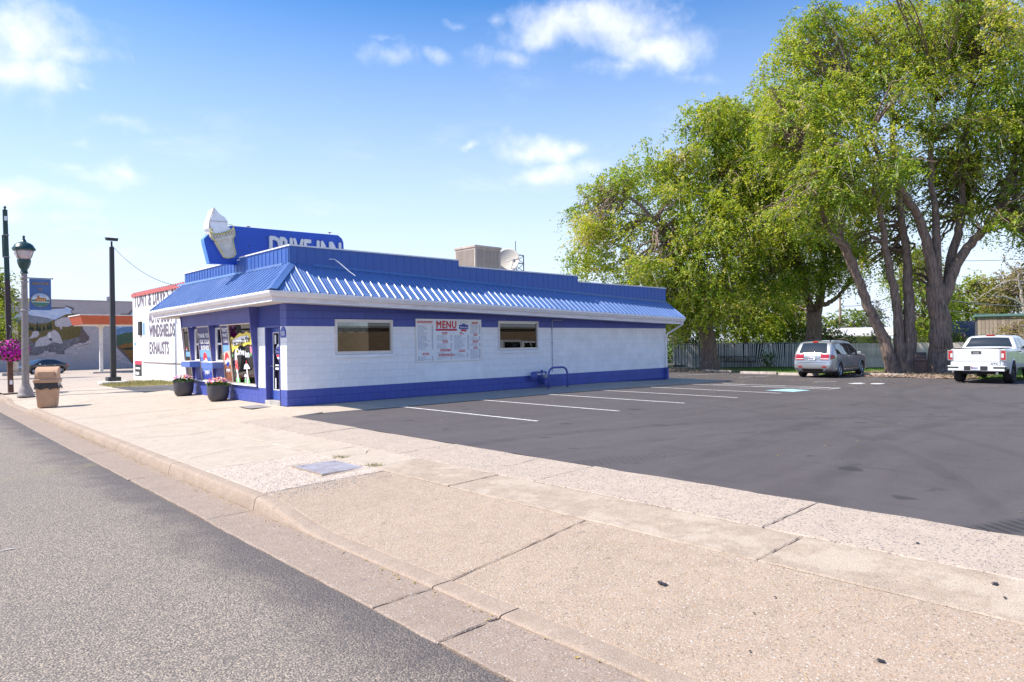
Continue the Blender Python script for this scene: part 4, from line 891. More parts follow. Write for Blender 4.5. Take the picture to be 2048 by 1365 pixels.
# cone cut-out: boxed shape on the panel
def smooth_poly(P):
    for _ in range(2): P = [q for i in range(len(P)) for q in ((.75*P[i][0]+.25*P[(i+1) % len(P)][0], .75*P[i][1]+.25*P[(i+1) % len(P)][1]), (.25*P[i][0]+.75*P[(i+1) % len(P)][0], .25*P[i][1]+.75*P[(i+1) % len(P)][1]))]
    return P
def boxed(pts, nm, m_, ya, yb): b = MB(); b.prism(smooth_poly([spt(*p) for p in pts]) if nm == 'swirl' else [spt(*p) for p in pts], lambda p: (p[0], ya, p[1]), lambda p: (p[0], yb, p[1])); return b.build(nm, m_, sg, bevel=.03 if nm == 'swirl' else .02)
S1 = lambda pts: [(350+x/5.851, 400+y/5.851) for x, y in pts]
boxed(S1([(445,95),(500,170),(560,205),(590,240),(602,275),(596,320),(640,345),(620,365),(540,395),(470,405),(415,385),(400,350),(372,340),(378,270),(400,220),(420,180),(430,130)]), 'swirl', m_swirl, -.24, .2)
b = MB(); L_ = S1([(440,100),(415,170),(390,230),(384,290),(392,340),(430,372)]); b.tube([Vector((spt(*p)[0], -.245, spt(*p)[1])) for p in L_], .012, 5); b.build('swirl_line', m_coned, sg)
L_ = S1([(400,255),(500,262),(600,268)]); b = MB(); b.tube([Vector((spt(*p)[0], -.245, spt(*p)[1])) for p in L_], .006, 5); b.build('swirl_line', m_coned, sg)
bx_ = boxed(S1([(385,375),(410,400),(470,412),(560,398),(630,365),(668,335),(680,440),(655,460),(470,495),(430,470),(405,440)]), 'waffle_band', m_cone, -.26, .16)
boxed(S1([(452,494),(655,455),(695,640),(670,675),(605,690),(560,675)]), 'waffle_cone', m_cone, -.22, .16)
b = MB()
for i in range(7):
    x = 420+i*34; y = 425-i*7
    for (dx_, s_) in ((0, 1), (36, -1)):
        a = spt(*S1([(x+dx_, y-18)])[0]); c = spt(*S1([(x+dx_+s_*34, y+44-i*1)])[0]); b.tube([(a[0], -.262, a[1]), (c[0], -.262, c[1])], .007, 4)
b.build('waffle_lines', m_coned, sg)
for L_ in ([(385,375),(410,400),(470,412),(560,398),(630,365),(660,340)], [(385,375),(400,345),(425,350)], [(600,300),(640,300),(662,330),(675,370),(680,430),(655,460),(672,560),(692,640),(670,675),(605,690),(560,675),(500,570),(455,495),(430,470),(400,430),(385,380)]):
    b = MB(); b.tube([Vector((spt(*p)[0], -.275, spt(*p)[1])) for p in S1(L_)], .011, 6); b.build('neon_tube', m_tubey, sg)
b = MB(); 
for x in (.4, 2.6): b.box(x, x+.06, -.03, .03, -.6, so[1][1]+.02)
b.build('strut', m_steel, sg)
# evaporative cooler
m_cool = mat('cooler_tan', (.52,.42,.34), .55, .15, 3); m_coold = mat('cooler_louvre', (.33,.26,.21), .6)
cp = PY(950, 490, 18.6); ac = empty('rooftop_cooler', (cp.x, 18.6, 3.35)); tag(ac, 'tan louvred cooler unit standing on the flat roof', 'air cooler')
ch = cp.z - 3.35
MB().box(0, 1.22, 0, 1.15, .0, ch-.08).build('cabinet', m_cool, ac, bevel=.015); MB().box(-.03, 1.25, -.03, 1.18, ch-.08, ch).build('lid', m_cool, ac, bevel=.01)
for i in range(17): MB().hull8([(.08+i*.064,-.012,.62),(.11+i*.064,-.002,.62),(.11+i*.064,.0,.62),(.08+i*.064,-.001,.62)], [(.08+i*.064,-.012,ch-.14),(.11+i*.064,-.002,ch-.14),(.11+i*.064,0,ch-.14),(.08+i*.064,-.001,ch-.14)]).build('louvre', m_coold, ac)
for i in range(15): MB().box(-.012, -.001, .08+i*.068, .115+i*.068, .62, ch-.14).build('louvre', m_coold, ac)
MB().box(-.02, 1.24, -.02, 1.17, .50, .56).build('trim_band', m_coold, ac)
# satellite dish
dp = PY(1016, 523, 18.9); sd = empty('satellite_dish', (dp.x, 18.9, 3.3)); tag(sd, 'cream satellite dish on the flat roof beside the cooler', 'satellite dish')
b = MB(); rr_ = .47; prof = [(rr_*i/8, .12*(i/8)**2) for i in range(9)]; n = 28; rows = [[(r_*math.cos(6.2832*k/n), r_*math.sin(6.2832*k/n), z) for k in range(n+1)] for r_, z in prof]; b.grid(rows); o = b.build('reflector', mat('dish_cream', (.60,.54,.46), .6), sd, smooth=True, fixn=False)
o.location = (0, 0, dp.z-3.3); o.rotation_euler = Vector((-.80, -.55, .22)).to_track_quat('Z', 'Y').to_euler(); sm = o.modifiers.new('solid', 'SOLIDIFY'); sm.thickness = .012
b = MB(); b.tube([(0,.12,dp.z-3.3),(0,.2,dp.z-3.5),(0,.2,0)], .03, 8); b.build('mount', m_steel, sd); b = MB(); b.tube([(.0,-.1,dp.z-3.75),(-.1,-.42,dp.z-3.35)], .015, 6); b.box(-.15,-.05,-.47,-.39,dp.z-3.38,dp.z-3.28); b.build('feed_arm', m_steel, sd)
# lattice mast
mp_ = PY(1036, 510, 19.4); am = empty('lattice_mast', (mp_.x, 19.4, 3.2)); tag(am, 'dark lattice antenna mast behind the satellite dish', 'antenna mast')
m_iron = mat('dark_iron', (.06,.065,.075), .6); hz_ = PY(1036, 511, 19.4).z-3.2; b = MB()
for (x, y) in ((-.2,-.1),(.2,-.1),(0,.25)): b.tube([(x,y,0),(x,y,hz_)], .022, 6)
b.build('legs', m_iron, am); b = MB()
for i in range(5):
    z = hz_-.32*(i+1)
    for (p, q) in (((-.2,-.1),(.2,-.1)),((.2,-.1),(0,.25)),((0,.25),(-.2,-.1))): b.tube([(p[0],p[1],z),(q[0],q[1],z+.32)], .012, 5); b.tube([(p[0],p[1],z+.32),(q[0],q[1],z+.32)], .012, 5)
b.build('bracing', m_iron, am); ax_ = PY(1023, 483, 19.4); b = MB(); b.tube([(-.22,-.1,hz_-.4),(-.22,-.1,ax_.z-3.2)], .014, 6); b.build('whip', m_iron, am)
# ================================================================ THINGS AT THE WALL
m_pot = mat('charcoal_planter', (.075,.068,.075), .5, .15, 6); m_potsoil = mat('potting_soil', (.05,.035,.025), .95)
FLC = [mat('petal_pink', (.75,.12,.35), .6), mat('petal_yellow', (.85,.6,.06), .6), mat('petal_purple', (.38,.08,.42), .6), mat('petal_white', (.8,.72,.75), .6), mat('petal_red', (.65,.06,.1), .6), mat('petal_orange', (.8,.3,.05), .6)]
m_fol = mat('bedding_leaf', (.09,.17,.035), .6, .3, 20)
def flowerhead(b, c, r, tilt):
    c = Vector(c); a0 = random.uniform(0, 6.3); nrm = Vector((random.uniform(-.6,.6), random.uniform(-.6,.6), 1)).lerp(Vector(tilt), .5).normalized()
    t1 = nrm.orthogonal().normalized(); t2 = nrm.cross(t1); ring = []
    for k in range(10):
        rr = r*(1 if k % 2 == 0 else .62); a = a0+k*.6283; ring.append(c + (t1*math.cos(a)+t2*math.sin(a))*rr + nrm*r*.25)
    b.add([c]+ring, [(0, 1+k, 1+(k+1) % 10) for k in range(10)])
def leafq(b, c, r, out):
    c = Vector(c); d = (Vector((random.gauss(0,1), random.gauss(0,1), random.gauss(0,.7))).normalized()*.8+Vector(out)).normalized(); s_ = d.orthogonal().normalized()
    s_ = (s_*math.cos(random.uniform(0,6))+d.cross(s_)*math.sin(random.uniform(0,6))).normalized()*r*.35
    b.add([c, c+d*r*.5+s_, c+d*r, c+d*r*.5-s_], [(0,1,2,3)])
def planter(p, label, seed):
    random.seed(seed); o = empty('planter', p); tag(o, label, 'planter')
    prof = [(.20,0),(.235,.03),(.275,.12),(.295,.25),(.30,.38),(.30,.46),(.275,.465),(.27,.42),(.0,.42)]
    MB().lathe(prof, 30, (0,0,0)).build('pot', m_pot, o, smooth=True, angle=50)
    MB().lathe([(.265,.425),(.0,.44)], 20).build('soil', m_potsoil, o)
    bf = MB()
    for i in range(420):
        a = random.uniform(0, 6.283); r_ = .30*math.sqrt(random.random()); z = .44+.13*(1-(r_/.32)**2)*random.random(); leafq(bf, (r_*math.cos(a), r_*math.sin(a), z), .07, (math.cos(a)*.4, math.sin(a)*.4, .5))
    stuff(bf.build('foliage', m_fol, o, fixn=False))
    for k, m_ in enumerate(FLC):
        fb = MB()
        for i in range(26):
            a = random.uniform(0, 6.283); r_ = .33*math.sqrt(random.random()); z = .50+.12*(1-(r_/.36)**2)+random.uniform(0,.06); flowerhead(fb, (r_*math.cos(a), r_*math.sin(a), z), random.uniform(.022,.036), (math.cos(a)*r_*3-.2, math.sin(a)*r_*3-.3, .8))
        stuff(fb.build('blossoms', m_, o, fixn=False))
    return o
planter((7.08, 23.2, zs(7.08,23)), 'charcoal flower planter under the service counter beside the first narrow window', 3)
planter((7.10, 20.2, zs(7.1,20)), 'charcoal flower planter in front of the painted window and cola poster', 5)
# floor mat at the door
MB().box(6.75, 7.3, 16.95, 17.75, zs(7.0,17)+.006, zs(7.0,17)+.018).build('door_mat', mat('grey_mat', (.28,.25,.24), .9, .2, 40)); tag(bpy.data.objects['door_mat'], 'flat grey door mat in front of the blue entrance door', 'door mat')
# gas meter and guard hoop
m_bpipe = mat('blue_pipe_paint', (.085,.095,.36), .4)
hp = empty('guard_hoop', (16.58, 15.72, -.015)); tag(hp, 'blue bent pipe guard hoop in front of the gas meter', 'guard rail')
hw, hh = .46, .70; pts = [(-hw,0,-.05),(-hw,0,hh-.25)] + [(-hw+.25-.25*math.cos(a), 0, hh-.25+.25*math.sin(a)) for a in [R(15*i) for i in range(1,6)]] + [(-hw+.25,0,hh),(hw-.25,0,hh)] + [(hw-.25+.25*math.sin(a), 0, hh-.25+.25*math.cos(a)) for a in [R(15*i) for i in range(1,6)]] + [(hw,0,hh-.25),(hw,0,-.05)]
b = MB(); b.tube(pts, .034, 12); b.build('pipe', m_bpipe, hp, smooth=True)
for x in (-hw, hw): MB().lathe([(.05,0),(.05,.012),(.036,.014)], 14, (x,0,0)).build('footing', m_conc, hp)
gm = empty('gas_meter', (16.45, Y0-.18, 0)); tag(gm, 'blue painted gas meter with regulator and pipes low on the wall', 'gas meter')
b = MB(); b.tube([(-.42,0,.52),(.18,0,.52)], .026, 8); b.tube([(-.05,0,.52),(-.05,0,.16)], .024, 8); b.tube([(.15,0,.52),(.15,0,.30)], .026, 8); b.tube([(-.38,0,.50),(-.38,.18,.50)], .02, 8); b.build('pipework', m_bpipe, gm, smooth=True)
MB().lathe([(.02,0),(.13,.03),(.16,.07),(.13,.12),(.02,.14)], 20, (0,0,0)).build('regulator', m_bpipe, gm, smooth=True, loc=(-.42, .06, .40)).rotation_euler = (R(90), 0, 0)
MB().box(.0,.26,-.11,.09,.10,.32).build('meter_body', m_bpipe, gm, bevel=.03); MB().box(.05,.21,-.10,.05,.325,.43).build('index', mat('meter_grey', (.45,.44,.40), .5), gm, bevel=.015)
b = MB(); b.lathe([(.03,.52),(.045,.55),(.045,.59),(.02,.60)], 10, (-.05,0,0)); b.build('valve', m_bpipe, gm)
cd = empty('conduit', (17.1, Y0-.022, .6)); tag(cd, 'thin grey conduit climbing the white wall to the blue band', 'conduit')
b = MB(); b.tube([(0,0,-.1),(0,0,1.66),(.03,0,1.69),(.55,0,1.70)], .013, 8); b.build('pipe', mat('conduit_grey', (.42,.42,.52), .5), cd)
for z in (.3, .9, 1.4): MB().box(-.03,.03,-.016,.02,z,z+.02).build('strap', m_steel, cd)
# ================================================================ STREET FURNITURE ON THE LEFT
m_tan = mat('tan_plastic', (.56,.33,.19), .6, .12, 5, .3, 120, dist=.002); m_bag = mat('black_bag', (.03,.026,.03), .25); m_brownbin = mat('brown_plastic', (.085,.055,.05), .55, .1, 5)
def bin_(p, rz, m_, label, bag):
    o = empty('litter_bin', p, rz); tag(o, label, 'litter bin')
    b = MB(); b.hull8([(-.22,-.22,0),(.22,-.22,0),(.22,.22,0),(-.22,.22,0)], [(-.27,-.27,.66),(.27,-.27,.66),(.27,.27,.66),(-.27,.27,.66)]); b.build('body', m_, o, bevel=.03)
    b = MB(); b.hull8([(-.31,-.31,.66),(.31,-.31,.66),(.31,.31,.66),(-.31,.31,.66)], [(-.31,-.31,.76),(.31,-.31,.76),(.31,.31,.76),(-.31,.31,.76)]); lid = b.build('lid_rim', m_, o, bevel=.03)
    rows = []
    for i in range(11):
        t = i/10; ang = R(90*t); y = -.27 + .34*(1-math.cos(ang))*.9; z = .76+.30*math.sin(ang)
        rows.append([(-.27, y, z), (.27, y, z)])
    rows.append([(-.27,.14,1.08),(.27,.14,1.08)]); rows.append([(-.27,.25,1.03),(.27,.25,1.03)]); rows.append([(-.27,.27,.76),(.27,.27,.76)])
    b = MB(); b.grid(rows); n = len(rows); b.add([r[0] for r in rows], [list(range(n))]); b.add([r[1] for r in rows], [list(range(n))]); b.build('hood', m_, lid, bevel=.015)
    MB().box(-.2,.2,-.285,-.2,.80,.96).build('flap', m_, lid, bevel=.02)
    if bag:
        rows = []
        for j, z in enumerate((.665,.60,.55,.50)):
            r_ = []
            for k in range(41):
                a = 6.2832*k/40; c_, s_ = math.cos(a), math.sin(a); q = 1/max(abs(c_), abs(s_)); e = .285+.03*math.sin(k*1.9+j)*j/3+.05*math.exp(-((k-2) % 40)*.25)*j/3
                r_.append((c_*q*e, s_*q*e, z+(.02*math.sin(k*1.3)+.015*math.sin(k*2.7))*j/3))
            rows.append(r_)
        b = MB(); b.grid(rows); b.build('bag_liner', m_bag, o, smooth=True, fixn=False)
    return o
bp_ = PZ(92, 812, -.1); bin_((bp_.x+.05, bp_.y, zs(3.5, 23.3)), R(-18), m_tan, 'tan hooded litter bin with a black bag hanging out, by the kerb', True).scale = (1,1,1.07)
# acorn street lamp with banner
m_lpole = mat('lamp_concrete', (.33,.285,.26), .7, .15, 8); m_lgreen = mat('lamp_green', (.02,.06,.055), .35, .1, 6); m_globe = mat('acorn_globe', (.62,.50,.50), .25, .15, 4, coat=.5)
lp = empty('street_lamp', (3.66, 28.96, -.13)); tag(lp, 'fluted street lamp with a green acorn lantern and a blue banner', 'street lamp')
MB().lathe([(.26,0),(.26,.06),(.225,.10),(.21,.2),(.17,.3),(.135,.38),(.135,.44)], 32).build('base', m_lpole, lp, smooth=True, angle=40)
MB().lathe([(.112,.44),(.106,1.8),(.097,3.2),(.088,4.28)], 32, flute=.09).build('shaft', m_lpole, lp)
ln = MB().lathe([(.10,4.28),(.13,4.30),(.105,4.34),(.10,4.42),(.15,4.50),(.19,4.62),(.21,4.74),(.20,4.76)], 28).build('fitter', m_lgreen, lp, smooth=True, angle=50)
MB().lathe([(.17,4.75),(.24,4.88),(.27,5.02),(.27,5.10)], 28).build('globe', m_globe, lp, smooth=True)
MB().lathe([(.34,5.09),(.35,5.15),(.31,5.20),(.27,5.28),(.19,5.34),(.09,5.38),(.05,5.47),(.03,5.52),(.045,5.55),(.03,5.60),(.0,5.62)], 28).build('cap', m_lgreen, lp, smooth=True, angle=50)
for k in range(4):
    a = R(45+90*k); b = MB(); b.tube([(.34*math.cos(a),.34*math.sin(a),5.10),(.33*math.cos(a),.33*math.sin(a),4.98),(.2*math.cos(a),.2*math.sin(a),4.74)], .013, 6); b.build('cage_rib', m_lgreen, lp)
    MB().box(-.03,.03,-.03,.03,-.04,.05).build('cage_knob', m_lgreen, lp, loc=(.35*math.cos(a),.35*math.sin(a),5.12), bevel=.01)
for z in (3.98, 4.12, 2.98): MB().lathe([(.115,z),(.12,z+.01),(.12,z+.035),(.11,z+.045)], 20).build('clamp', m_steel, lp)
b = MB(); b.tube([(.1,0,4.14),(.80,0,4.14)], .016, 8); b.lathe([(.0,-.03),(.03,-.01),(.03,.01),(0,.03)], 8, (.82,0,4.14)); b.build('banner_arm', m_lgreen, lp)
m_ban = mat('banner_blue', (.085,.165,.36), .8, .1, 3); m_bgold = mat('banner_gold', (.42,.24,.08), .7)
rows = [[(.14+.64*i/8+.0, .012*math.sin(i*.9+j*.4)*(j/8), 4.12-1.10*j/8) for i in range(9)] for j in range(9)]
bn = MB(); bn.grid(rows); bo = bn.build('banner', m_ban, lp, smooth=True, fixn=False)
M = frame_matrix((.46, -.018, 4.12), (1,0,0), (0,0,1))
put(text_mesh('WELCOME', .115, m_bgold, .003, sx=.9), 'lettering', M, bo, 0, -.17, 0); put(text_mesh('TO', .105, m_bgold, .003), 'lettering', M, bo, 0, -.37, 0)
for poly, c, z in ((ell(0,-.74,.285,.24), m_bgold, .0), (ell(0,-.74,.27,.225), mat('banner_sky', (.35,.50,.68), .8), .003), ([(-.26,-.72),(-.18,-.62),(-.1,-.66),(0,-.58),(.1,-.64),(.2,-.6),(.26,-.72)], mat('banner_hill', (.62,.66,.7), .8), .005), ([(-.27,-.74),(.27,-.74),(.22,-.88),(.1,-.955),(-.1,-.955),(-.22,-.88)], mat('banner_green', (.08,.22,.16), .8), .006), ([(-.16,-.80),(.17,-.80),(.16,-.67),(-.03,-.66),(-.04,-.58),(-.09,-.58),(-.10,-.70),(-.16,-.71)], mat('banner_brick', (.45,.18,.06), .8), .008), (rect(-.24,.24,-.825,-.805), m_pwhite, .009)): flat(poly, c, M, bo, z, 'emblem')
for i in range(4):
    for j in range(2): flat(rect(-.09+i*.06,-.055+i*.06,-.78+j*.05,-.75+j*.05), mat('banner_window', (.75,.5,.2), .8), M, bo, .0105, 'emblem')
b = MB(); b.tube([(.1,0,3.0),(.16,0,3.0)], .016, 8); b.build('banner_arm', m_lgreen, lp)
# tall green and brown post with flower basket
q0 = PZ(22, 786, -.1); q1 = PD(10, 420, depth(q0)); gp = empty('tall_post', (q0.x, q0.y, -.13)); tag(gp, 'tall leaning square post painted green above and brown below', 'post')
d = q1 - Vector((q0.x, q0.y, -.13)); m_postg = mat('post_green', (.025,.06,.05), .5, .2, 3); m_postb = mat('post_brown', (.13,.065,.04), .6, .3, 4); m_postm = mat('post_dark_brown', (.055,.035,.035), .6, .3, 4)
def sq(t0, t1, w0, w1, nm, m_):
    a = d*t0; c = d*t1; MB().hull8([(a.x-w0,a.y-w0,a.z),(a.x+w0,a.y-w0,a.z),(a.x+w0,a.y+w0,a.z),(a.x-w0,a.y+w0,a.z)], [(c.x-w1,c.y-w1,c.z),(c.x+w1,c.y-w1,c.z),(c.x+w1,c.y+w1,c.z),(c.x-w1,c.y+w1,c.z)]).build(nm, m_, gp, bevel=.012)
sq(0, .27, .085, .085, 'lower_shaft', m_postb); sq(.27, .62, .085, .08, 'middle_shaft', m_postm); sq(.62, 1, .08, .072, 'upper_shaft', m_postg)
a = d*1.0; MB().lathe([(.03,0),(.03,.05),(.05,.08),(.03,.13),(.0,.15)], 12, (a.x,a.y,a.z)).build('finial', m_postg, gp)
for t in (.74, .86): c = d*t; MB().box(c.x-.095,c.x+.095,c.y-.095,c.y+.095,c.z,c.z+.03).build('band', m_steel, gp)
c = d*.74; c2 = d*.86; MB().hull8([(c.x-.12,c.y-.03,c.z),(c.x-.085,c.y-.03,c.z),(c.x-.085,c.y+.03,c.z),(c.x-.12,c.y+.03,c.z)],[(c2.x-.12,c2.y-.03,c2.z),(c2.x-.085,c2.y-.03,c2.z),(c2.x-.085,c2.y+.03,c2.z),(c2.x-.12,c2.y+.03,c2.z)]).build('bracket', m_postg, gp)
for t, s_ in ((.94, .05), (.05, .05)): c = d*t; MB().box(c.x-.04,c.x+.05,c.y-.094,c.y-.082,c.z,c.z+.16).build('tag_plate', m_pwhite, gp)
hb = PD(24, 702, depth(q0)-.55); bk = empty('flower_basket', (hb.x, hb.y, hb.z)); tag(bk, 'round hanging basket full of magenta petunias on the tall post', 'flower basket')
random.seed(5); MB().lathe([(.12,-.36),(.25,-.25),(.32,-.05),(.33,.0),(.0,.0)], 20).build('basket', m_potsoil, bk)
bf = MB(); f1 = MB(); f2 = MB()
for i in range(1500):
    v = Vector((random.gauss(0,1), random.gauss(0,1), random.gauss(0,.85))).normalized(); p = Vector((v.x*.52, v.y*.52, v.z*.40+.02))*random.uniform(.82,1.0)
    if i < 700: leafq(bf, p*.96, .09, v)
    else: flowerhead(f1 if random.random() < .7 else f2, p*random.uniform(1,1.06), random.uniform(.032,.05), v*2)
stuff(bf.build('foliage', m_fol, bk, fixn=False)); stuff(f1.build('blossoms', mat('petunia_magenta', (.85,.02,.52), .55), bk, fixn=False)); stuff(f2.build('blossoms', mat('petunia_dark', (.6,.01,.4), .55), bk, fixn=False))
b = MB()
for k in range(3): a = k*2.094; b.tube([(.3*math.cos(a),.3*math.sin(a),0),(0,0,.85)], .008, 5)
b.tube([(0,0,.85),(q0.x-hb.x+d.x*.33, q0.y-hb.y+d.y*.33, .95)], .02, 6); b.build('hanger', m_iron, bk)
# black light pole with floodlight, wire to the drive-in
m_blk = mat('black_steel', (.03,.03,.033), .45, .15, 3); l0 = PZ(227, 768, -.1); bpz = PD(226, 486, depth(l0)).z
lpo = empty('light_pole', (l0.x, l0.y, -.095)); tag(lpo, 'slender black square light pole with a floodlight on a round pad', 'light pole')
MB().lathe([(.62,0),(.62,.10),(.58,.12)], 28).build('pad', mat('painted_pad', (.70,.66,.60), .8, .2, 4), lpo); MB().box(-.26,.26,-.26,.26,.12,.30).build('foot', m_blk, lpo, bevel=.01)
MB().hull8([(-.105,-.105,.3),(.105,-.105,.3),(.105,.105,.3),(-.105,.105,.3)],[(-.085,-.085,bpz-.1),(.085,-.085,bpz-.1),(.085,.085,bpz-.1),(-.085,.085,bpz-.1)]).build('shaft', m_blk, lpo)
b = MB(); b.tube([(0,0,bpz-.1),(0,0,bpz+.16)], .04, 8); b.build('neck', m_blk, lpo); MB().hull8([(-.22,-.13,bpz+.16),(.22,-.13,bpz+.16),(.22,.13,bpz+.2),(-.22,.13,bpz+.2)],[(-.25,-.15,bpz+.3),(.25,-.15,bpz+.3),(.25,.15,bpz+.33),(-.25,.15,bpz+.33)]).build('floodlight', m_blk, lpo, bevel=.01)
b = MB(); A = Vector((l0.x, l0.y, bpz-.1)); B = Vector((8.2, 24.7, 3.6)); b.tube([A+(B-A)*t+Vector((0,0,-1.1*4*t*(1-t)*.5)) for t in [i/20 for i in range(21)]], .012, 5)
o = b.build('overhead_cable', m_iron); tag(o, 'thin sagging cable from the black light pole to the drive-in roof', 'cable')
# ================================================================ AUTO BODY SHOP, MURAL BUILDING, CANOPY
m_shop = mat('shop_white', (.90,.885,.87), .7, .05, 1.2, .2, 40); m_shopred = mat('shop_red', (.55,.13,.12), .6, .15, 3); m_shoptxt = mat('sign_paint_grey', (.17,.14,.19), .8, .2, 5)
TX = PZ(267.5, 756, -.1).x; TY = PZ(267.5, 756, -.1).y
shop = empty('body_shop', (TX, TY, -.1)); tag(shop, 'white auto body shop with grey painted lettering and a red roof edge', 'building')
MB().box(0, 14, -14, 0, -.1, 4.28).build('wall', m_shop, shop); MB().box(-.06, 14, -14.05, .05, 4.28, 4.46).build('coping', m_shopred, shop)
for i in range(40): MB().box(-.05,.0,-14+i*.35,-13.94+i*.35,4.46,4.50).build('coping_bolt', m_shopred, shop)
M = frame_matrix((-.006, 0, 0), (0,-1,0), (0,0,1))
def wtext(t, px_, py_, size, sx_, bold=.035):
    p = PX(px_, py_, TX); put(text_mesh(t, size, m_shoptxt, bold, 0, 'LEFT', sx_, spacing=1.08), 'lettering', M, shop, TY-p.y, p.z+.1, 0)
wtext('TONY & DAVE\'S AUTO', 269, 604, 1.05,  .74, .04); wtext('AUTO BODY', 298, 637, .84, .74); wtext('WINDSHIELDS', 299, 664.5, .84, .70); wtext('EXHAUSTS', 299, 698, .84, .74)
def wpanel(x0, y0, x1, y1, m_, z=.012, nm='notice'):
    a = PX(x0, y0, TX); c = PX(x1, y1, TX); MB().box(-z, -.001, a.y-TY if a.y < c.y else c.y-TY, c.y-TY if a.y < c.y else a.y-TY, min(a.z, c.z)+.1, max(a.z, c.z)+.1).build(nm, m_, shop)
wpanel(279, 644, 284.5, 671, m_pblack, .08); wpanel(286, 646, 290, 671, m_plt); wpanel(269, 677, 283, 690, mat('notice_pale', (.62,.70,.76), .6)); wpanel(269, 686, 273, 691, m_plt, .016); wpanel(270.5, 722, 284, 753, m_pblack); wpanel(270.5, 722, 284, 730, mat('notice_red', (.6,.04,.09), .5), .016); wpanel(272, 735, 281, 739, m_pwhite, .016); wpanel(272, 744, 279, 750, m_pwhite, .016)
b = MB(); a = PX(287, 724.5, TX); c = PX(365, 728, TX); b.tube([(-.03, a.y-TY, a.z+.1), (-.03, c.y-TY, c.z+.1)], .022, 6); b.build('wall_pipe', mat('pipe_brown', (.25,.17,.14), .7), shop)
# mural building
def cmu(name, c, scale):
    g = NT(name); mp = g.N.new('ShaderNodeMapping'); mp.inputs['Rotation'].default_value = (R(90), 0, 0); g.L.new(g.pos, mp.inputs[0])
    br = g.N.new('ShaderNodeTexBrick'); br.inputs['Scale'].default_value = 1; br.inputs['Brick Width'].default_value = .42; br.inputs['Row Height'].default_value = .21; br.inputs['Mortar Size'].default_value = .012
    br.inputs['Color1'].default_value = c+(1,); br.inputs['Color2'].default_value = tuple(x*.9 for x in c)+(1,); br.inputs['Mortar'].default_value = tuple(x*.62 for x in c)+(1,); g.L.new(mp.outputs[0], br.inputs[0])
    return g.out(g.mix(g.rng(g.noise(.6, 5), .4, .7, 0, .35), br.outputs[0], (c[0]*.72, c[1]*.62, c[2]*.6)), .85)
m_cmu = cmu('grey_block', (.50,.45,.46), 1)
MY = PF(200, 738).y; MZ = forez(MY)
mu = empty('mural_building', (0, MY, MZ)); tag(mu, 'long block building with a mountain goat mural painted on its side', 'building')
def mpt(x, y): p = PY(x, y, MY); return (p.x, p.z-MZ)
top_z = mpt(150, 602.5)[1]
MB().box(-10, 50, 0, 12, -.4, top_z).build('wall', m_cmu, mu); MB().box(-10.1, 50.1, -.08, 12.1, top_z, top_z+.14).build('coping', mat('coping_mauve', (.40,.34,.36), .8), mu)
vx = mpt(219, 595); MB().box(vx[0]-.15, vx[0]+.2, .5, 1, top_z, vx[1]+.1).build('vent', m_steel, mu)
mural = empty('mural', (0,0,0)); mural.parent = mu
R6 = lambda pts: [(x/6.825, 600+y/6.825) for x, y in pts]
def paintm(pts, m_, lay_, nm='mural_shape', raw=False):
    b = MB(); n = len(pts); b.add([(mpt(*p)[0], -.012-.006*lay_, mpt(*p)[1]) for p in (pts if raw else R6(pts))], [list(range(n))]); return b.build(nm, m_, mural)
mm = lambda n, c, c2=None, s=3.0: mat('mural_'+n, c, .85, .25, s, col2=c2, detail=8)
mbroken = mm('broken_edge', (.12,.085,.085), (.20,.14,.13), 4)
paintm([(-150,215),(180,215),(210,170),(290,170),(310,120),(560,100),(890,105),(900,75),(1010,110),(1010,140),(970,160),(1000,190),(1110,190),(1130,380),(1150,420),(1190,470),(1225,510),(1210,560),(1130,600),(1000,620),(950,650),(880,690),(880,745),(790,745),(740,710),(600,720),(500,760),(380,760),(200,760),(-150,770)], mbroken, 0)
paintm([(-150,230),(190,225),(300,160),(420,112),(600,130),(880,120),(905,92),(990,135),(960,160),(990,195),(960,330),(-150,420)], mm('sky', (.42,.52,.72), (.62,.66,.78), 1.2), 1)
paintm([(-150,330),(220,270),(300,215),(370,190),(450,220),(560,230),(640,245),(740,275),(900,330),(900,420),(-150,480)], mm('far_mountain', (.17,.19,.24), (.28,.29,.32), 4), 2)
paintm([(-150,360),(260,310),(330,300),(480,330),(640,320),(760,270),(900,200),(1010,190),(1080,300),(1110,420),(1000,560),(-150,600)], mm('autumn_slope', (.22,.14,.045), (.10,.10,.045), 5), 3)
for i, (x, y, h) in enumerate(((420,410,70),(450,420,60),(510,425,120),(545,430,80),(600,420,70),(655,410,90),(690,400,95),(385,430,60))): paintm([(x-22,y),(x+22,y),(x+3,y-h),(x-3,y-h)], mm('pine', (.025,.045,.03)), 4)
paintm([(860,480),(960,400),(1080,370),(1110,430),(1060,520),(940,560)], mm('shrubs', (.10,.09,.03), (.20,.12,.04), 6), 4)
mrock = mm('rocks', (.10,.085,.09), (.27,.25,.26), 7)
paintm([(-150,560),(390,540),(470,600),(560,640),(700,590),(870,560),(1060,510),(1110,545),(1080,580),(960,640),(880,690),(860,735),(780,735),(740,700),(600,715),(480,750),(380,755),(-150,760)], mrock, 5)
mgoat = mm('goat', (.62,.55,.55), (.42,.36,.38), 8); mgd = mm('goat_dark', (.10,.07,.08))
paintm([(745,300),(770,270),(800,265),(860,240),(950,240),(1030,290),(1040,360),(1020,370),(1000,340),(930,370),(850,365),(845,405),(825,405),(815,370),(775,370),(750,345)], mgoat, 6); paintm([(742,275),(748,262),(755,290)], mgd, 7); paintm([(765,275),(772,262),(775,288)], mgd, 7)
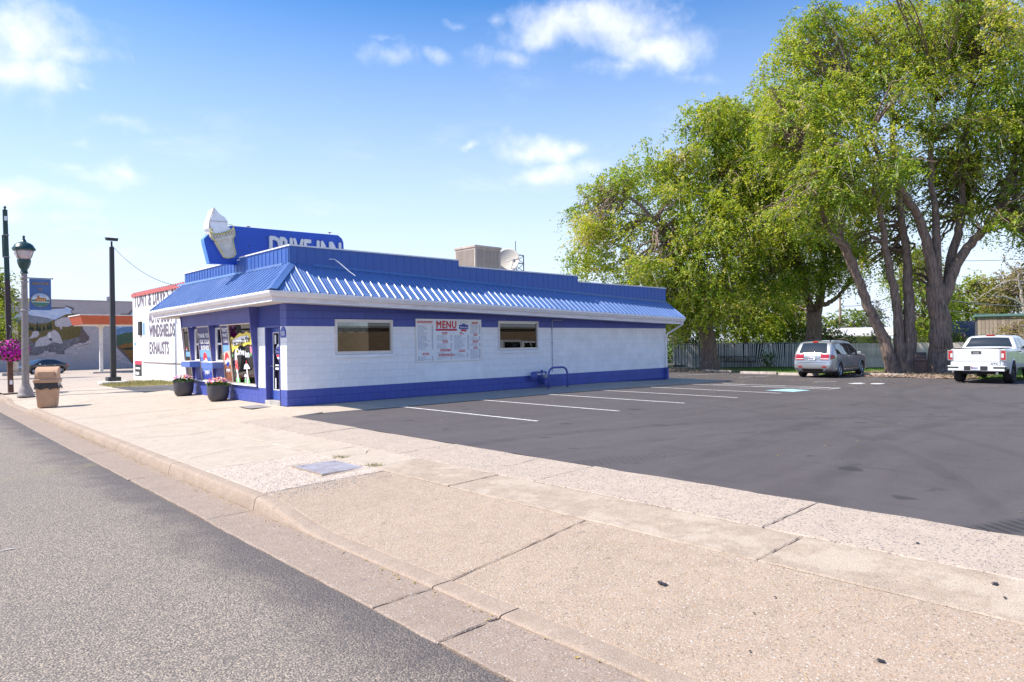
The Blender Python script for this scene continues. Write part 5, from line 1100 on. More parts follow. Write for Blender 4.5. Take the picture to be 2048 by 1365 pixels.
paintm([(470,640),(490,570),(540,520),(620,500),(650,470),(660,440),(700,430),(740,410),(790,440),(830,510),(860,590),(820,600),(740,580),(700,590),(640,625),(560,635)], mgoat, 6); paintm([(655,450),(690,445),(700,500),(690,550),(665,545),(650,500)], mm('goat_face', (.70,.63,.62)), 7); paintm([(648,440),(655,420),(668,450)], mgd, 8); paintm([(690,435),(700,412),(708,445)], mgd, 8); paintm([(655,535),(700,520),(720,570),(690,560)], mgd, 8)
paintm([(385,535),(430,490),(445,440),(480,425),(520,430),(540,470),(510,510),(430,530)], mgoat, 6); paintm([(445,440),(452,425),(462,440)], mgd, 7)
# second opening on the right
paintm([(1590,235),(1660,190),(1740,190),(1810,135),(1990,120),(1990,880),(1800,865),(1740,800),(1680,740),(1620,680),(1590,640)], mbroken, 1)
paintm([(1590,360),(1760,240),(1810,150),(1990,130),(1990,400),(1590,400)], mm('sky2', (.34,.50,.74)), 2); paintm([(1590,400),(1700,370),(1990,350),(1990,480),(1590,490)], mm('blue_hills', (.14,.24,.42)), 3); paintm([(1590,490),(1700,455),(1990,420),(1990,620),(1590,620)], mm('green_hills', (.05,.10,.08), (.09,.13,.06), 4), 4)
paintm([(1600,640),(1700,600),(1990,570),(1990,870),(1810,860),(1760,790),(1700,700)], mm('autumn2', (.36,.14,.03), (.14,.09,.03), 5), 5); paintm([(1640,670),(1760,650),(1990,640),(1990,680),(1700,685)], mm('dark_wood', (.03,.05,.035)), 6)
mbrk = mat('mural_bricks', (.56,.47,.48), .85, .2, 5)
random.seed(3)
for (x, y) in [(950,640),(1000,610),(1060,590),(1130,590),(1180,560),(1040,650),(1100,640),(890,700),(960,690),(640,730),(700,720),(560,740),(1150,610),(600,700),(1000,720),(1180,400),(1240,430),(1280,400),(1630,760),(1600,800),(1650,830),(1720,850),(1590,720)]:
    paintm([(x,y),(x+62,y),(x+62,y+30),(x,y+30)], mbrk, 9, 'painted_brick')
# filling station canopy
m_cred = mat('canopy_red', (.52,.11,.05), .5, .12, 3); m_ccream = mat('canopy_cream', (.70,.63,.56), .6, .15, 4); m_cpost = mat('canopy_post', (.74,.70,.66), .6, .15, 5)
cz = PF(203, 747); cn = empty('station_canopy', tuple(cz)); tag(cn, 'flat filling station canopy with a sloping red edge on white posts', 'canopy')
cD = depth(cz); zt = PD(203, 633, cD).z-cz.z; zbm = PD(203, 650, cD).z-cz.z
x0_ = PY(160, 640, cz.y-1.6).x - cz.x; lo = [(x0_-.0+.25, -1.5, zbm), (13, -1.5, zbm), (13, 3, zbm), (x0_+.25, 3, zbm)]; hi = [(x0_, -1.8, zt), (13, -1.8, zt), (13, 3.3, zt), (x0_, 3.3, zt)]
MB().hull8(lo, hi).build('fascia', m_cred, cn); MB().box(x0_-.04, 13.04, -1.85, 3.35, zt, zt+.09).build('roof_edge', m_cpost, cn); MB().box(x0_+.3, 12.9, -1.42, 2.9, zbm-.06, zbm-.002).build('soffit', m_ccream, cn)
for (x, y) in ((0,0),(4.2,0)): 
    MB().box(x-.13,x+.13,y-.13,y+.13,.12,zbm-.06).build('post', m_cpost, cn); MB().hull8([(x-.13,y-.13,zbm-.3),(x+.13,y-.13,zbm-.3),(x+.13,y+.13,zbm-.3),(x-.13,y+.13,zbm-.3)],[(x-.4,y-.3,zbm-.06),(x+.4,y-.3,zbm-.06),(x+.4,y+.3,zbm-.06),(x-.4,y+.3,zbm-.06)]).build('post_head', m_ccream, cn)
MB().box(-.8,4.8,-.7,.7,-.02,.17).build('island', m_conc, cn, bevel=.04)
# old pump housing on a plinth
pp = PF(28, 752); pm = empty('pump_pillar', tuple(pp)); tag(pm, 'rusty white pump pillar with rounded top on a concrete plinth', 'pump pillar')
ph_ = PD(30, 642, depth(pp)).z-pp.z; po = [(-.33,.3),(.33,.3),(.33,ph_-.3)]+[(.33*math.cos(a)*1.0, ph_-.3+.3*math.sin(a)) for a in [math.pi*i/8 for i in range(1,8)]]+[(-.33,ph_-.3)]
b = MB(); b.prism(po, lambda p: (p[0],-.2,p[1]), lambda p: (p[0],.2,p[1])); b.build('housing', mat('pump_white', (.70,.66,.60), .6, .3, 3, col2=(.45,.30,.18)), pm, bevel=.03); MB().box(-.9,.9,-.5,.5,-.02,.3).build('plinth', m_conc, pm, bevel=.03)
b = MB(); b.tube([(-.9,0,2.6),(.2,0,2.9)], .05, 8); b.build('arm', m_cpost, pm)
# dry verge by the body shop and small roadside shrub tree handled with the trees
b = MB(); vg = [(7.0,31.05),(9.5,31.05),(9.78,33),(9.78,36),(7.9,35.6),(6.9,33.6)]; b.add([(x, y, -.088) for x, y in vg], [list(range(6))]); vo = struct(b.build('dry_verge', mat('dry_grass_soil', (.34,.26,.12), .95, .4, 4, .5, 40)))
random.seed(9); b = MB()
for i in range(6000):
    x = random.uniform(6.9, 9.75); y = random.uniform(31.1, 35.8)
    if x < 7.1 and y > 34 or random.random() < .3: continue
    l = random.uniform(.04,.16); a = random.uniform(0,6.3); b.add([(x,y,-.09),(x+.012*math.cos(a),y+.012*math.sin(a),-.09),(x+random.uniform(-.06,.06),y+random.uniform(-.06,.06),-.09+l)], [(0,1,2)])
o = stuff(b.build('dry_grass', mat('dry_grass_blade', (.42,.36,.13), .8, .5, 3, col2=(.24,.25,.07)), fixn=False)); o['label'] = 'dry yellow grass on the verge in front of the body shop'; o['category'] = 'grass'
# ================================================================ VEHICLES
def carpaint(name, c, metal=0, rough=.3): return mat(name, c, rough, metal=metal, coat=1.0, spec=.5)
m_tyre = mat('tyre_rubber', (.025,.024,.025), .85, .2, 30); m_rim = mat('alloy_rim', (.55,.56,.58), .3, metal=.9); m_rimd = mat('dark_rim', (.06,.06,.065), .4, metal=.5); m_cglass = mat('car_glass', (.018,.022,.022), .03, spec=.9, coat=.6); m_redl = mat('tail_lens', (.42,.015,.02), .12, coat=1); m_whl = mat('clear_lens', (.75,.74,.72), .15, coat=1); m_blkpl = mat('black_plastic', (.03,.03,.032), .6); m_chr = mat('chrome', (.75,.75,.76), .12, metal=1); m_plate = mat('number_plate', (.72,.72,.76), .4); m_pl2 = mat('plate_print', (.12,.12,.25), .5); m_under = mat('underbody', (.02,.02,.02), .9)
def resample(pts, n):
    P = np.array(pts, float); P = np.vstack([P, P[:1]])
    # Catmull-Rom through the points, sharper where points repeat closely
    out = []
    m_ = len(P)-1
    for i in range(m_):
        p0, p1, p2, p3 = P[(i-1) % m_], P[i], P[(i+1) % m_], P[(i+2) % m_]
        for t in np.linspace(0, 1, 12, endpoint=False):
            a = 2*p1 + (p2-p0)*t*.6 + 0*t
            out.append(p1 + t*(p2-p1) if True else a)
    out = np.array(out); d = np.r_[0, np.cumsum(np.linalg.norm(np.diff(np.vstack([out, out[:1]]), axis=0), axis=1))]
    s = np.linspace(0, d[-1], n, endpoint=False); Q = np.c_[np.interp(s, d, np.r_[out[:,0], out[0,0]]), np.interp(s, d, np.r_[out[:,1], out[0,1]])]
    for _ in range(3): Q = .25*np.roll(Q, 1, 0) + .5*Q + .25*np.roll(Q, -1, 0)
    return Q
class Car:
    """body from a side outline (x forward, z up), with plan rounding, tumblehome and rounded shoulders"""
    def __init__(s, outline, W, belt, tumble, wheels, wr, round_r=.13, plan=.10, L=None, arch=1.14):
        s.Q = resample(outline, 220); s.W = W/2; s.belt = belt; s.tum = tumble; s.wheels = wheels; s.wr = wr; s.rr = round_r; s.plan = plan; s.arch = arch
        s.x0, s.x1 = s.Q[:,0].min(), s.Q[:,0].max(); s.zmax = s.Q[:,1].max()
    def dist(s, x, z): return float(np.min(np.hypot(s.Q[:,0]-x, s.Q[:,1]-z)))
    def w(s, x, z, d=None):
        if d is None: d = s.dist(x, z)
        w = s.W
        if z > s.belt: w -= s.tum*((z-s.belt)/(s.zmax-s.belt))**1.1
        w -= .03*max(0, (.55-z)/.3)**2 if z < .55 else 0
        e = min(x-s.x0, s.x1-x); p = .55
        if e < p: w -= s.plan*(1-e/p)**2
        if d < s.rr: k = 1-d/s.rr; w -= s.rr*.75*(1-math.sqrt(max(0, 1-k*k)))
        return w
    def body(s, name, m_, parent):
        b = MB(); n = len(s.Q); ts = [0, .01, .03, .06, .1, .16, .24, .34, .48, .64, .82, 1.0]
        zc = .62; cx0, cx1 = s.x0+.75, s.x1-.75
        def inner(q): return np.array([min(max(q[0], cx0), cx1), zc])
        for sd in (-1, 1):
            rows = []
            for t in ts:
                r = []
                for q in list(s.Q)+[s.Q[0]]:
                    p = q + (inner(q)-q)*t; r.append((p[0], sd*s.w(p[0], p[1]), p[1]))
                rows.append(r)
            o = len(b.v); nc = n+1
            for r in rows: b.v += r
            for i in range(len(rows)-1):
                for j in range(n):
                    f = [o+i*nc+j, o+i*nc+j+1, o+(i+1)*nc+j+1, o+(i+1)*nc+j]
                    c = np.mean([b.v[k] for k in f], axis=0)
                    if any(math.hypot(c[0]-wx, c[2]-s.wr) < s.wr*s.arch for wx in s.wheels): continue
                    b.f.append(f if sd > 0 else f[::-1]); b.m.append(0)
        rows = []
        for q in list(s.Q)+[s.Q[0]]:
            ww = s.w(q[0], q[1], 0); j = np.argmin(np.hypot(s.Q[:,0]-q[0], s.Q[:,1]-q[1])); t = s.Q[(j+1) % n]-s.Q[j-1]; t /= np.linalg.norm(t)+1e-9; nr = np.array([t[1], -t[0]])
            if nr @ (q-np.array([(s.x0+s.x1)/2, .7])) < 0: nr = -nr
            rows.append([(q[0]+nr[0]*.035*(1-k*k), k*ww, q[1]+nr[1]*.035*(1-k*k)) for k in (-1,-.8,-.5,0,.5,.8,1)])
        o = len(b.v); nc = 7
        for r in rows: b.v += r
        for i in range(n):
            for j in range(6):
                f = [o+i*nc+j, o+i*nc+j+1, o+(i+1)*nc+j+1, o+(i+1)*nc+j]; c = np.mean([b.v[k] for k in f], axis=0)
                if any(math.hypot(c[0]-wx, c[2]-s.wr) < s.wr*s.arch for wx in s.wheels): continue
                b.f.append(f); b.m.append(0)
        ob = b.build(name, m_, parent, smooth=True, fixn=True)
        bm = bmesh.new(); bm.from_mesh(ob.data); bmesh.ops.remove_doubles(bm, verts=bm.verts, dist=.001); bmesh.ops.recalc_face_normals(bm, faces=bm.faces); bm.to_mesh(ob.data); bm.free()
        return ob
    def side(s, poly_lo, poly_hi, m_, parent, name, off=.006, sides=(-1,1), n=14):
        for sd in sides:
            rows = []
            x0, x1 = poly_lo[0][0], poly_lo[-1][0]
            for i in range(n+1):
                x = x0+(x1-x0)*i/n; zl = np.interp(x, [p[0] for p in poly_lo], [p[1] for p in poly_lo]); zh = np.interp(x, [p[0] for p in poly_hi], [p[1] for p in poly_hi])
                rows.append([(x, sd*(s.w(x, zl+(zh-zl)*k/6)+off), zl+(zh-zl)*k/6) for k in range(7)])
            MB().grid(rows).build(name, m_, parent, smooth=True)
    def cross(s, za, zb_, ya, yb, m_, parent, name, off=.012, rear=True, ny=10, nz=6, taper=0.0):
        """patch on the rear (or front) ribbon between two heights"""
        side = s.Q[s.Q[:,0] < s.x0+ (2.2 if s.zmax > 0 else 1)] if rear else s.Q[s.Q[:,0] > (s.x0+s.x1)/2]
        def xat(z):
            c = s.Q[np.abs(s.Q[:,1]-z) < .06]; c = c[c[:,0] < (s.x0+s.x1)/2] if rear else c[c[:,0] > (s.x0+s.x1)/2]
            if len(c) == 0: return s.x0
            o = np.argsort(c[:,1]); return float(np.interp(z, c[o,1], c[o,0]))
        rows = []; sgn = -1 if rear else 1
        for i in range(nz+1):
            z = za+(zb_-za)*i/nz; x = xat(z); ww = s.w(x, z, 0); r = []; sl_ = (xat(z+.03)-xat(z-.03))/.06; nl = math.hypot(1, sl_); nx_ = sgn/nl; nz_ = -sgn*sl_/nl
            for k in range(ny+1):
                f = ya+(yb-ya)*k/ny; y = f*(ww-taper*i/nz); q = y/ww; r.append((x+nx_*(.037*(1-q*q)+off), y, z+nz_*(.037*(1-q*q)+off)))
            rows.append(r)
        return MB().grid(rows).build(name, m_, parent, smooth=True)
_wm = {}
def wheel_meshes(r, wd, spokes, rimf, m_r):
    k = (r, wd, spokes, m_r.name)
    if k not in _wm:
        b = MB(); ri = r*rimf; prof = [(ri,-wd/2),(r*.93,-wd/2),(r*.985,-wd*.40),(r,-wd*.25),(r,wd*.25),(r*.985,wd*.40),(r*.93,wd/2),(ri,wd/2),(ri*.96,wd*.3),(ri*.96,-wd*.3),(ri,-wd/2)]
        n = 36; rows = [[(pr*math.cos(6.2832*j/n), pz, pr*math.sin(6.2832*j/n)) for j in range(n+1)] for pr, pz in prof]; b.grid(rows); ty = b.mesh('tyre', m_tyre, True)
        b = MB(); rows = [[(pr*math.cos(6.2832*j/n), pz, pr*math.sin(6.2832*j/n)) for j in range(n+1)] for pr, pz in ((ri*.98,-wd*.42),(ri*.90,-wd*.40),(ri*.88,-wd*.1),(ri*.88,wd*.3))]; b.grid(rows)
        for q in range(spokes):
            a = 6.2832*q/spokes; ca, sa = math.cos(a), math.sin(a); t = .16*ri
            f = lambda u, v, y: (u*ca-v*sa, y, u*sa+v*ca)
            b.add([f(ri*.12,-t,-wd*.36),f(ri*.92,-t*.8,-wd*.40),f(ri*.92,t*.8,-wd*.40),f(ri*.12,t,-wd*.36),f(ri*.12,-t,-wd*.22),f(ri*.92,-t*.8,-wd*.25),f(ri*.92,t*.8,-wd*.25),f(ri*.12,t,-wd*.22)], [(0,1,2,3),(0,4,5,1),(2,6,7,3),(1,5,6,2)])
        cyl = [[(pr*math.cos(6.2832*j/18), pz, pr*math.sin(6.2832*j/18)) for j in range(19)] for pr, pz in ((.001,-wd*.41),(ri*.2,-wd*.40),(ri*.22,-wd*.3))]; b.grid(cyl); rm = b.mesh('rim', m_r, True)
        b = MB(); b.grid([[(pr*math.cos(6.2832*j/24), -wd*.12, pr*math.sin(6.2832*j/24)) for j in range(25)] for pr in (.001, ri*.9)]); dk = b.mesh('brake_disc', m_under)
        _wm[k] = (ty, rm, dk)
    return _wm[k]
def wheels(car, W, r, wd, xs, spokes, parent, rimf=.68, m_r=m_rim):
    ty, rm, dk = wheel_meshes(r, wd, spokes, rimf, m_r)
    for x in xs:
        for sd in (-1, 1):
            w = empty('wheel', (x, sd*(W/2-wd/2-.01), r), 0 if sd < 0 else math.pi); w.parent = parent; inst(ty, 'tyre', w); inst(rm, 'rim', w); inst(dk, 'brake_disc', w)
        b = MB()
        for sd in (-1, 1):
            n = 16; rows = []
            for yy in (W/2-.02, W/2-.42):
                rows.append([(x+r*car.arch*math.cos(math.pi*j/n), sd*yy, r+r*car.arch*math.sin(math.pi*j/n)) for j in range(n+1)])
            b.grid(rows); b.add([(x+r*car.arch*math.cos(math.pi*j/n), sd*(W/2-.42), r+r*car.arch*math.sin(math.pi*j/n)) for j in range(n+1)], [list(range(n+1))])
        b.build('wheel_well', m_under, parent)
def arch_flare(car, W, r, xs, m_, parent, rad=.03):
    for x in xs:
        for sd in (-1, 1):
            pts = []
            for j in range(15):
                a = math.pi*(-.03+1.06*j/14); px_, pz_ = x+r*car.arch*math.cos(a), r+r*car.arch*math.sin(a)
                pts.append((px_, sd*(car.w(px_, max(pz_, .35))-.008), pz_))
            b = MB(); b.tube(pts, rad, 6); b.build('arch_trim', m_, parent, smooth=True)
def number_plate(parent, x, z, y=0):
    p = MB().box(x-.012, x, y-.155, y+.155, z-.08, z+.08).build('number_plate', m_plate, parent); b = MB()
    for k in range(5): b.box(x-.015, x-.012, y-.07+k*.042, y-.043+k*.042, z-.045, z+.03)
    stuff(b.build('plate_print', m_pl2, p)); MB().box(x-.0145, x-.012, y+.09, y+.14, z-.03, z+.05).build('plate_sticker', m_redl, p)
def build_suv(paint):
    o = empty('parked_suv'); W = 1.83; c = Car([(0.02,.42),(0.0,.62),(.05,.80),(.06,.98),(.12,1.12),(.30,1.40),(.45,1.60),(.62,1.66),(1.3,1.69),(2.2,1.68),(2.75,1.62),(3.15,1.42),(3.55,1.16),(3.75,1.09),(4.3,1.02),(4.62,.92),(4.80,.74),(4.86,.55),(4.82,.36),(4.6,.26),(3.0,.25),(1.6,.25),(.35,.27)], W, 1.02, .20, (.98, 3.87), .36)
    c.body('body', paint, o); wheels(c, W, .36, .225, (.98, 3.87), 5, o); arch_flare(c, W, .36, (.98, 3.87), mat('suv_cladding', (.36,.37,.38), .4, metal=.4), o)
    c.side([(.62,1.10),(1.30,1.06)], [(.62,1.44),(.8,1.55),(1.30,1.57)], m_cglass, o, 'side_window'); c.side([(1.36,1.06),(2.18,1.04)], [(1.36,1.57),(2.18,1.57)], m_cglass, o, 'side_window'); c.side([(2.25,1.04),(3.28,1.05)], [(2.25,1.57),(2.65,1.53),(3.28,1.14)], m_cglass, o, 'side_window')
    c.side([(1.0,1.04),(3.3,1.00)], [(1.0,1.055),(3.3,1.03)], m_blkpl, o, 'belt_trim')
    c.side([(1.45,.40),(3.4,.40)], [(1.45,.46),(3.4,.46)], m_chr, o, 'sill_trim')
    c.cross(1.13, 1.57, -.86, .86, m_cglass, o, 'rear_window', .016, taper=.03); c.cross(1.575, 1.625, -.18, .18, m_redl, o, 'brake_light', .03)
    for sd in (-1, 1):
        a, b_ = (.52, 1.0) if sd > 0 else (-1.0, -.52)
        c.cross(.90, 1.09, a, b_, m_redl, o, 'tail_light', .016); c.cross(.865, .90, a, b_, m_whl, o, 'tail_light', .016); c.cross(.83, .865, a, b_, m_redl, o, 'tail_light', .016)
        c.side([(.06,.86),(.33,.92)], [(.06,1.06),(.33,1.07)], m_redl, o, 'tail_light', .012, (sd,), 5); c.cross(.50, .56, .62*sd, .88*sd, m_redl, o, 'reflector', .012)
        h = MB(); h.box(-.02,.16,-.02,.02,-.015,.015)
        for x in (1.55, 2.35): MB().box(x, x+.17, sd*(c.w(x, .97)+.012)-.015, sd*(c.w(x, .97)+.012)+.015, .955, .985).build('door_handle', m_chr, o, bevel=.006)
        MB().hull8([(3.05,sd*.93,1.02),(3.2,sd*.93,1.02),(3.2,sd*1.12,1.02),(3.08,sd*1.12,1.02)],[(3.05,sd*.93,1.17),(3.17,sd*.93,1.17),(3.17,sd*1.12,1.18),(3.08,sd*1.12,1.18)]).build('mirror', paint, o, bevel=.03)
        b = MB(); b.tube([(.55,sd*.60,1.67),(.75,sd*.62,1.735),(2.3,sd*.64,1.745),(2.6,sd*.64,1.70)], .022, 6); b.build('roof_rail', m_blkpl, o)
        b = MB(); b.tube([(.06,sd*.55,.34),(-.02,sd*.55,.35)], .045, 10); b.build('exhaust', m_chr, o)
        for x in (1.33, 2.215): c.side([(x,.48),(x+.012,.48)], [(x,1.02),(x+.012,1.02)], m_under, o, 'door_gap', .003, (sd,), 1)
    c.cross(.34, .46, -.62, .62, m_blkpl, o, 'bumper_insert', .012); c.cross(.455, .475, -.8, .8, m_chr, o, 'bumper_trim', .016); c.cross(1.10, 1.135, -.6, .6, m_chr, o, 'hatch_trim', .012)
    c.cross(.70, .715, -.9, .9, m_under, o, 'hatch_gap', .004)
    number_plate(o, -.005, .90); b = MB(); b.tube([(.13,.05,1.17),(.16,-.25,1.20)], .012, 5); b.build('wiper', m_blkpl, o)
    MB().box(.4, 4.5, -.7, .7, .2, .4).build('underbody', m_under, o); c.cross(.45, .62, -.5, .5, m_blkpl, o, 'grille', .012, False)
    for sd in (-1, 1): c.cross(.72, .84, .5*sd, .95*sd, m_whl, o, 'headlight', .012, False)
    c.cross(1.14, 1.56, -.86, .86, m_cglass, o, 'windscreen', .012, False)
    return o
silver = carpaint('silver_paint', (.44,.445,.455), .55, .27); whitep = carpaint('white_car_paint', (.66,.66,.665), 0, .3); darkp = carpaint('dark_grey_paint', (.05,.048,.055), .4, .3)
def place(o, p, heading, label, cat, group=None): o.location = p; o.rotation_euler = (0,0,heading); return tag(o, label, cat, group)
suv = build_suv(silver)
r1 = PZ(1608, 754.5, -.29); r2 = PZ(1680, 755.5, -.29); rc = (r1+r2)/2
place(suv, (rc.x-1.05, rc.y, lotz(33)), R(2.5), 'silver suv with red tail lights parked facing the wooden fence', 'suv')
def recolor(root, a, b_):
    for ch in root.children_recursive:
        if ch.type == 'MESH' and ch.data.materials and ch.data.materials[0] is a:
            ch.data = ch.data.copy(); ch.data.materials[0] = b_
def copy_car(o): 
    c = copy_tree(o); return c
wv_ = copy_car(suv); recolor(wv_, silver, whitep); p = PF(-14, 750); place(wv_, (p.x-1.4, p.y+1.2, forez(p.y+1)), R(188), 'white suv standing by the pump pillar in front of the mural', 'suv')
# pickup
def build_truck(paint):
    o = empty('pickup_truck'); W = 1.90; r = .41
    c = Car([(.03,.60),(.0,.72),(.04,.98),(.05,1.20),(.07,1.30),(.12,1.325),(1.0,1.325),(1.75,1.325),(1.82,1.36),(1.95,1.60),(2.03,1.74),(2.2,1.81),(3.0,1.83),(3.45,1.78),(3.75,1.62),(4.10,1.36),(4.25,1.27),(5.0,1.21),(5.25,1.12),(5.38,.85),(5.38,.58),(5.2,.48),(3.0,.50),(.4,.55)], W, 1.30, .22, (1.12, 4.40), r, round_r=.09, plan=.09, arch=1.2)
    c.body('body', paint, o); wheels(c, W+.06, r, .30, (1.12, 4.40), 6, o, .58, m_rimd); arch_flare(c, W, r, (1.12, 4.40), paint, o, .035)
    c.cross(1.37, 1.72, -.92, .92, m_cglass, o, 'rear_window', .018, taper=.02); c.cross(1.765, 1.80, -.22, .22, m_redl, o, 'brake_light', .03)
    MB().box(.10, 1.80, -.80, .80, 1.332, 1.345).build('bed_cover', m_blkpl, o)
    MB().box(-.02, .06, -.76, .76, .70, 1.31).build('tailgate', paint, o, bevel=.02); MB().box(-.03, -.018, -.16, .16, 1.13, 1.24).build('tailgate_handle', m_blkpl, o, bevel=.01); MB().box(-.035, -.028, -.10, .10, 1.15, 1.19).build('latch', m_chr, o)
    MB().box(-.026,-.0195,-.76,.76,.83,.842).build('tailgate_crease', mat('crease_grey', (.5,.5,.5), .5), o)
    M = frame_matrix((-.0215, -.52, .755), (0,-1,0), (0,0,1)); put(text_mesh('AT4', .085, m_pblack, .004, sx=1.5), 'badge', M, o, .05, 0, 0)
    for sd in (-1, 1):
        MB().box(-.012, .10, sd*.86-.085, sd*.86+.085, .90, 1.27).build('tail_light', m_redl, o, bevel=.02); MB().box(-.016, .0, sd*.83-.045, sd*.83+.03, .99, 1.15).build('tail_lens', m_whl, o, bevel=.01); MB().box(-.010,.04,sd*.86-.095,sd*.86+.095,.885,1.285).build('light_bezel', m_chr, o)
        c.side([(1.98,1.34),(2.62,1.33)], [(1.98,1.42),(2.12,1.72),(2.62,1.72)], m_cglass, o, 'side_window', .006, (sd,)); c.side([(2.70,1.33),(3.85,1.32)], [(2.70,1.72),(3.3,1.70),(3.85,1.40)], m_cglass, o, 'side_window', .006, (sd,))
        for x in (2.15, 2.95): MB().box(x, x+.2, sd*(c.w(x,1.2)+.015)-.016, sd*(c.w(x,1.2)+.015)+.016, 1.17, 1.215).build('door_handle', m_blkpl, o, bevel=.008)
        for x in (1.80, 2.66): c.side([(x,.56),(x+.013,.56)], [(x,1.31),(x+.013,1.31)], m_under, o, 'panel_gap', .003, (sd,), 1)
        MB().hull8([(3.6,sd*.96,1.27),(3.8,sd*.96,1.27),(3.8,sd*1.18,1.27),(3.65,sd*1.18,1.27)],[(3.6,sd*.96,1.47),(3.76,sd*.96,1.47),(3.76,sd*1.18,1.48),(3.65,sd*1.18,1.48)]).build('mirror', m_blkpl, o, bevel=.03)
        MB().box(-.13, .12, sd*.75-.20, sd*.75+.20, .50, .66).build('bumper_step', m_blkpl, o, bevel=.02)
        b = MB(); b.tube([(.4,sd*.5,.55),(5.0,sd*.5,.55)], .06, 6); b.build('frame_rail', m_under, o)
        c.side([(1.85,.50),(3.85,.50)], [(1.85,.555),(3.85,.555)], m_blkpl, o, 'rocker', .02, (sd,), 4)
    MB().hull8([(-.14,-.93,.48),(.10,-.93,.48),(.10,.93,.48),(-.14,.93,.48)],[(-.12,-.95,.68),(.10,-.95,.68),(.10,.95,.68),(-.12,.95,.68)]).build('rear_bumper', paint, o, bevel=.03)
    MB().box(-.145,-.10,-.38,.38,.515,.675).build('plate_recess', m_blkpl, o); number_plate(o, -.15, .60)
    b = MB(); b.box(.1,.35,-.5,.5,.36,.48); b.tube([(.2,0,.40),(-.08,0,.40)], .045, 8); b.build('hitch', m_under, o); b = MB(); b.tube([(.6,-.55,.40),(-.02,-.66,.40)], .05, 10); b.build('exhaust', m_chr, o)
    MB().box(.5, 5.0, -.55, .55, .42, .62).build('underbody', m_under, o); b = MB(); b.tube([(1.12,-.7,.41),(1.12,.7,.41)], .08, 8); b.build('rear_axle', m_under, o); b = MB(); b.lathe([(.02,1.83),(.05,1.835),(.03,1.87)], 8, (2.5,0,0)); b.tube([(2.5,0,1.86),(2.42,0,1.99)], .008, 5); b.build('antenna', m_blkpl, o)
    c.cross(1.40, 1.70, -.86, .86, m_cglass, o, 'windscreen', .012, False); c.cross(.75, 1.05, -.6, .6, m_blkpl, o, 'grille', .012, False)
    return o
tk = build_truck(whitep); r1 = PZ(1915, 762, -.25); r2 = PZ(2010, 765, -.25); rc = (r1+r2)/2
place(tk, (rc.x-1.12, rc.y-.12, lotz(31)+.0), R(0), 'white pickup truck with chunky tyres parked nose in under the trees', 'pickup truck')
t2 = copy_tree(tk); MB().hull8([(.08,-.84,1.34),(1.84,-.84,1.34),(1.84,.84,1.34),(.08,.84,1.34)],[(.20,-.70,1.92),(1.95,-.70,1.92),(1.95,.70,1.92),(.20,.70,1.92)]).build('topper', whitep, t2, bevel=.05)
for sd in (-1,1): MB().hull8([(.3,sd*.845,1.45),(1.7,sd*.845,1.45),(1.7,sd*.80,1.45),(.3,sd*.80,1.45)],[(.35,sd*.775,1.78),(1.7,sd*.775,1.78),(1.7,sd*.72,1.78),(.35,sd*.72,1.78)]).build('topper_window', m_cglass, t2)
place(t2, (27.3, 1.6, lotz(29)), R(-4), 'white pickup with a camper topper parked apart from the other vehicles', 'pickup truck')
# sedan by the mural
def build_sedan(paint):
    o = empty('parked_sedan'); W = 1.8; c = Car([(.02,.45),(.0,.62),(.03,.88),(.12,.97),(.55,1.06),(.95,1.24),(1.4,1.40),(2.0,1.46),(2.6,1.42),(3.1,1.22),(3.5,1.00),(3.8,.95),(4.3,.86),(4.55,.74),(4.62,.55),(4.58,.32),(4.4,.22),(2.5,.20),(.3,.24)], W, .92, .24, (.90, 3.60), .325)
    c.body('body', paint, o); wheels(c, W, .325, .21, (.90, 3.60), 10, o)
    c.side([(.95,1.0),(1.85,.97)], [(.95,1.05),(1.4,1.30),(1.85,1.36)], m_cglass, o, 'side_window'); c.side([(1.93,.97),(3.25,.95)], [(1.93,1.37),(2.5,1.33),(3.25,.99)], m_cglass, o, 'side_window')
    c.cross(1.02, 1.38, -.85, .85, m_cglass, o, 'windscreen', .012, False); c.cross(1.06, 1.36, -.85, .85, m_cglass, o, 'rear_window', .012)
    for sd in (-1, 1):
        c.side([(.05,.74),(.42,.80)], [(.05,.93),(.42,.92)], m_redl, o, 'tail_light', .012, (sd,), 5); c.side([(4.1,.66),(4.5,.62)], [(4.1,.78),(4.5,.72)], m_whl, o, 'headlight', .012, (sd,), 5)
        for x in (1.5, 2.5): MB().box(x, x+.18, sd*(c.w(x,.86)+.012)-.013, sd*(c.w(x,.86)+.012)+.013, .85, .88).build('door_handle', m_chr, o)
        MB().hull8([(3.05,sd*.9,.93),(3.2,sd*.9,.93),(3.2,sd*1.08,.93),(3.08,sd*1.08,.93)],[(3.05,sd*.9,1.06),(3.17,sd*.9,1.06),(3.17,sd*1.08,1.07),(3.08,sd*1.08,1.07)]).build('mirror', m_chr, o, bevel=.03)
        c.side([(1.88,.3),(1.90,.3)], [(1.88,.95),(1.90,.95)], m_under, o, 'door_gap', .003, (sd,), 1)
    MB().box(.4, 4.2, -.7, .7, .17, .35).build('underbody', m_under, o); return o
sd_ = build_sedan(darkp); f_ = PF(64, 749.3); b_ = PF(122, 747.3); hd = R(180+28); s_n = Vector((-math.sin(hd), math.cos(hd), 0))
place(sd_, (b_.x-.90*math.cos(hd)-.8*s_n.x, b_.y-.90*math.sin(hd)-.8*s_n.y, forez(b_.y)), hd, 'dark grey sedan parked in front of the mural wall', 'car')
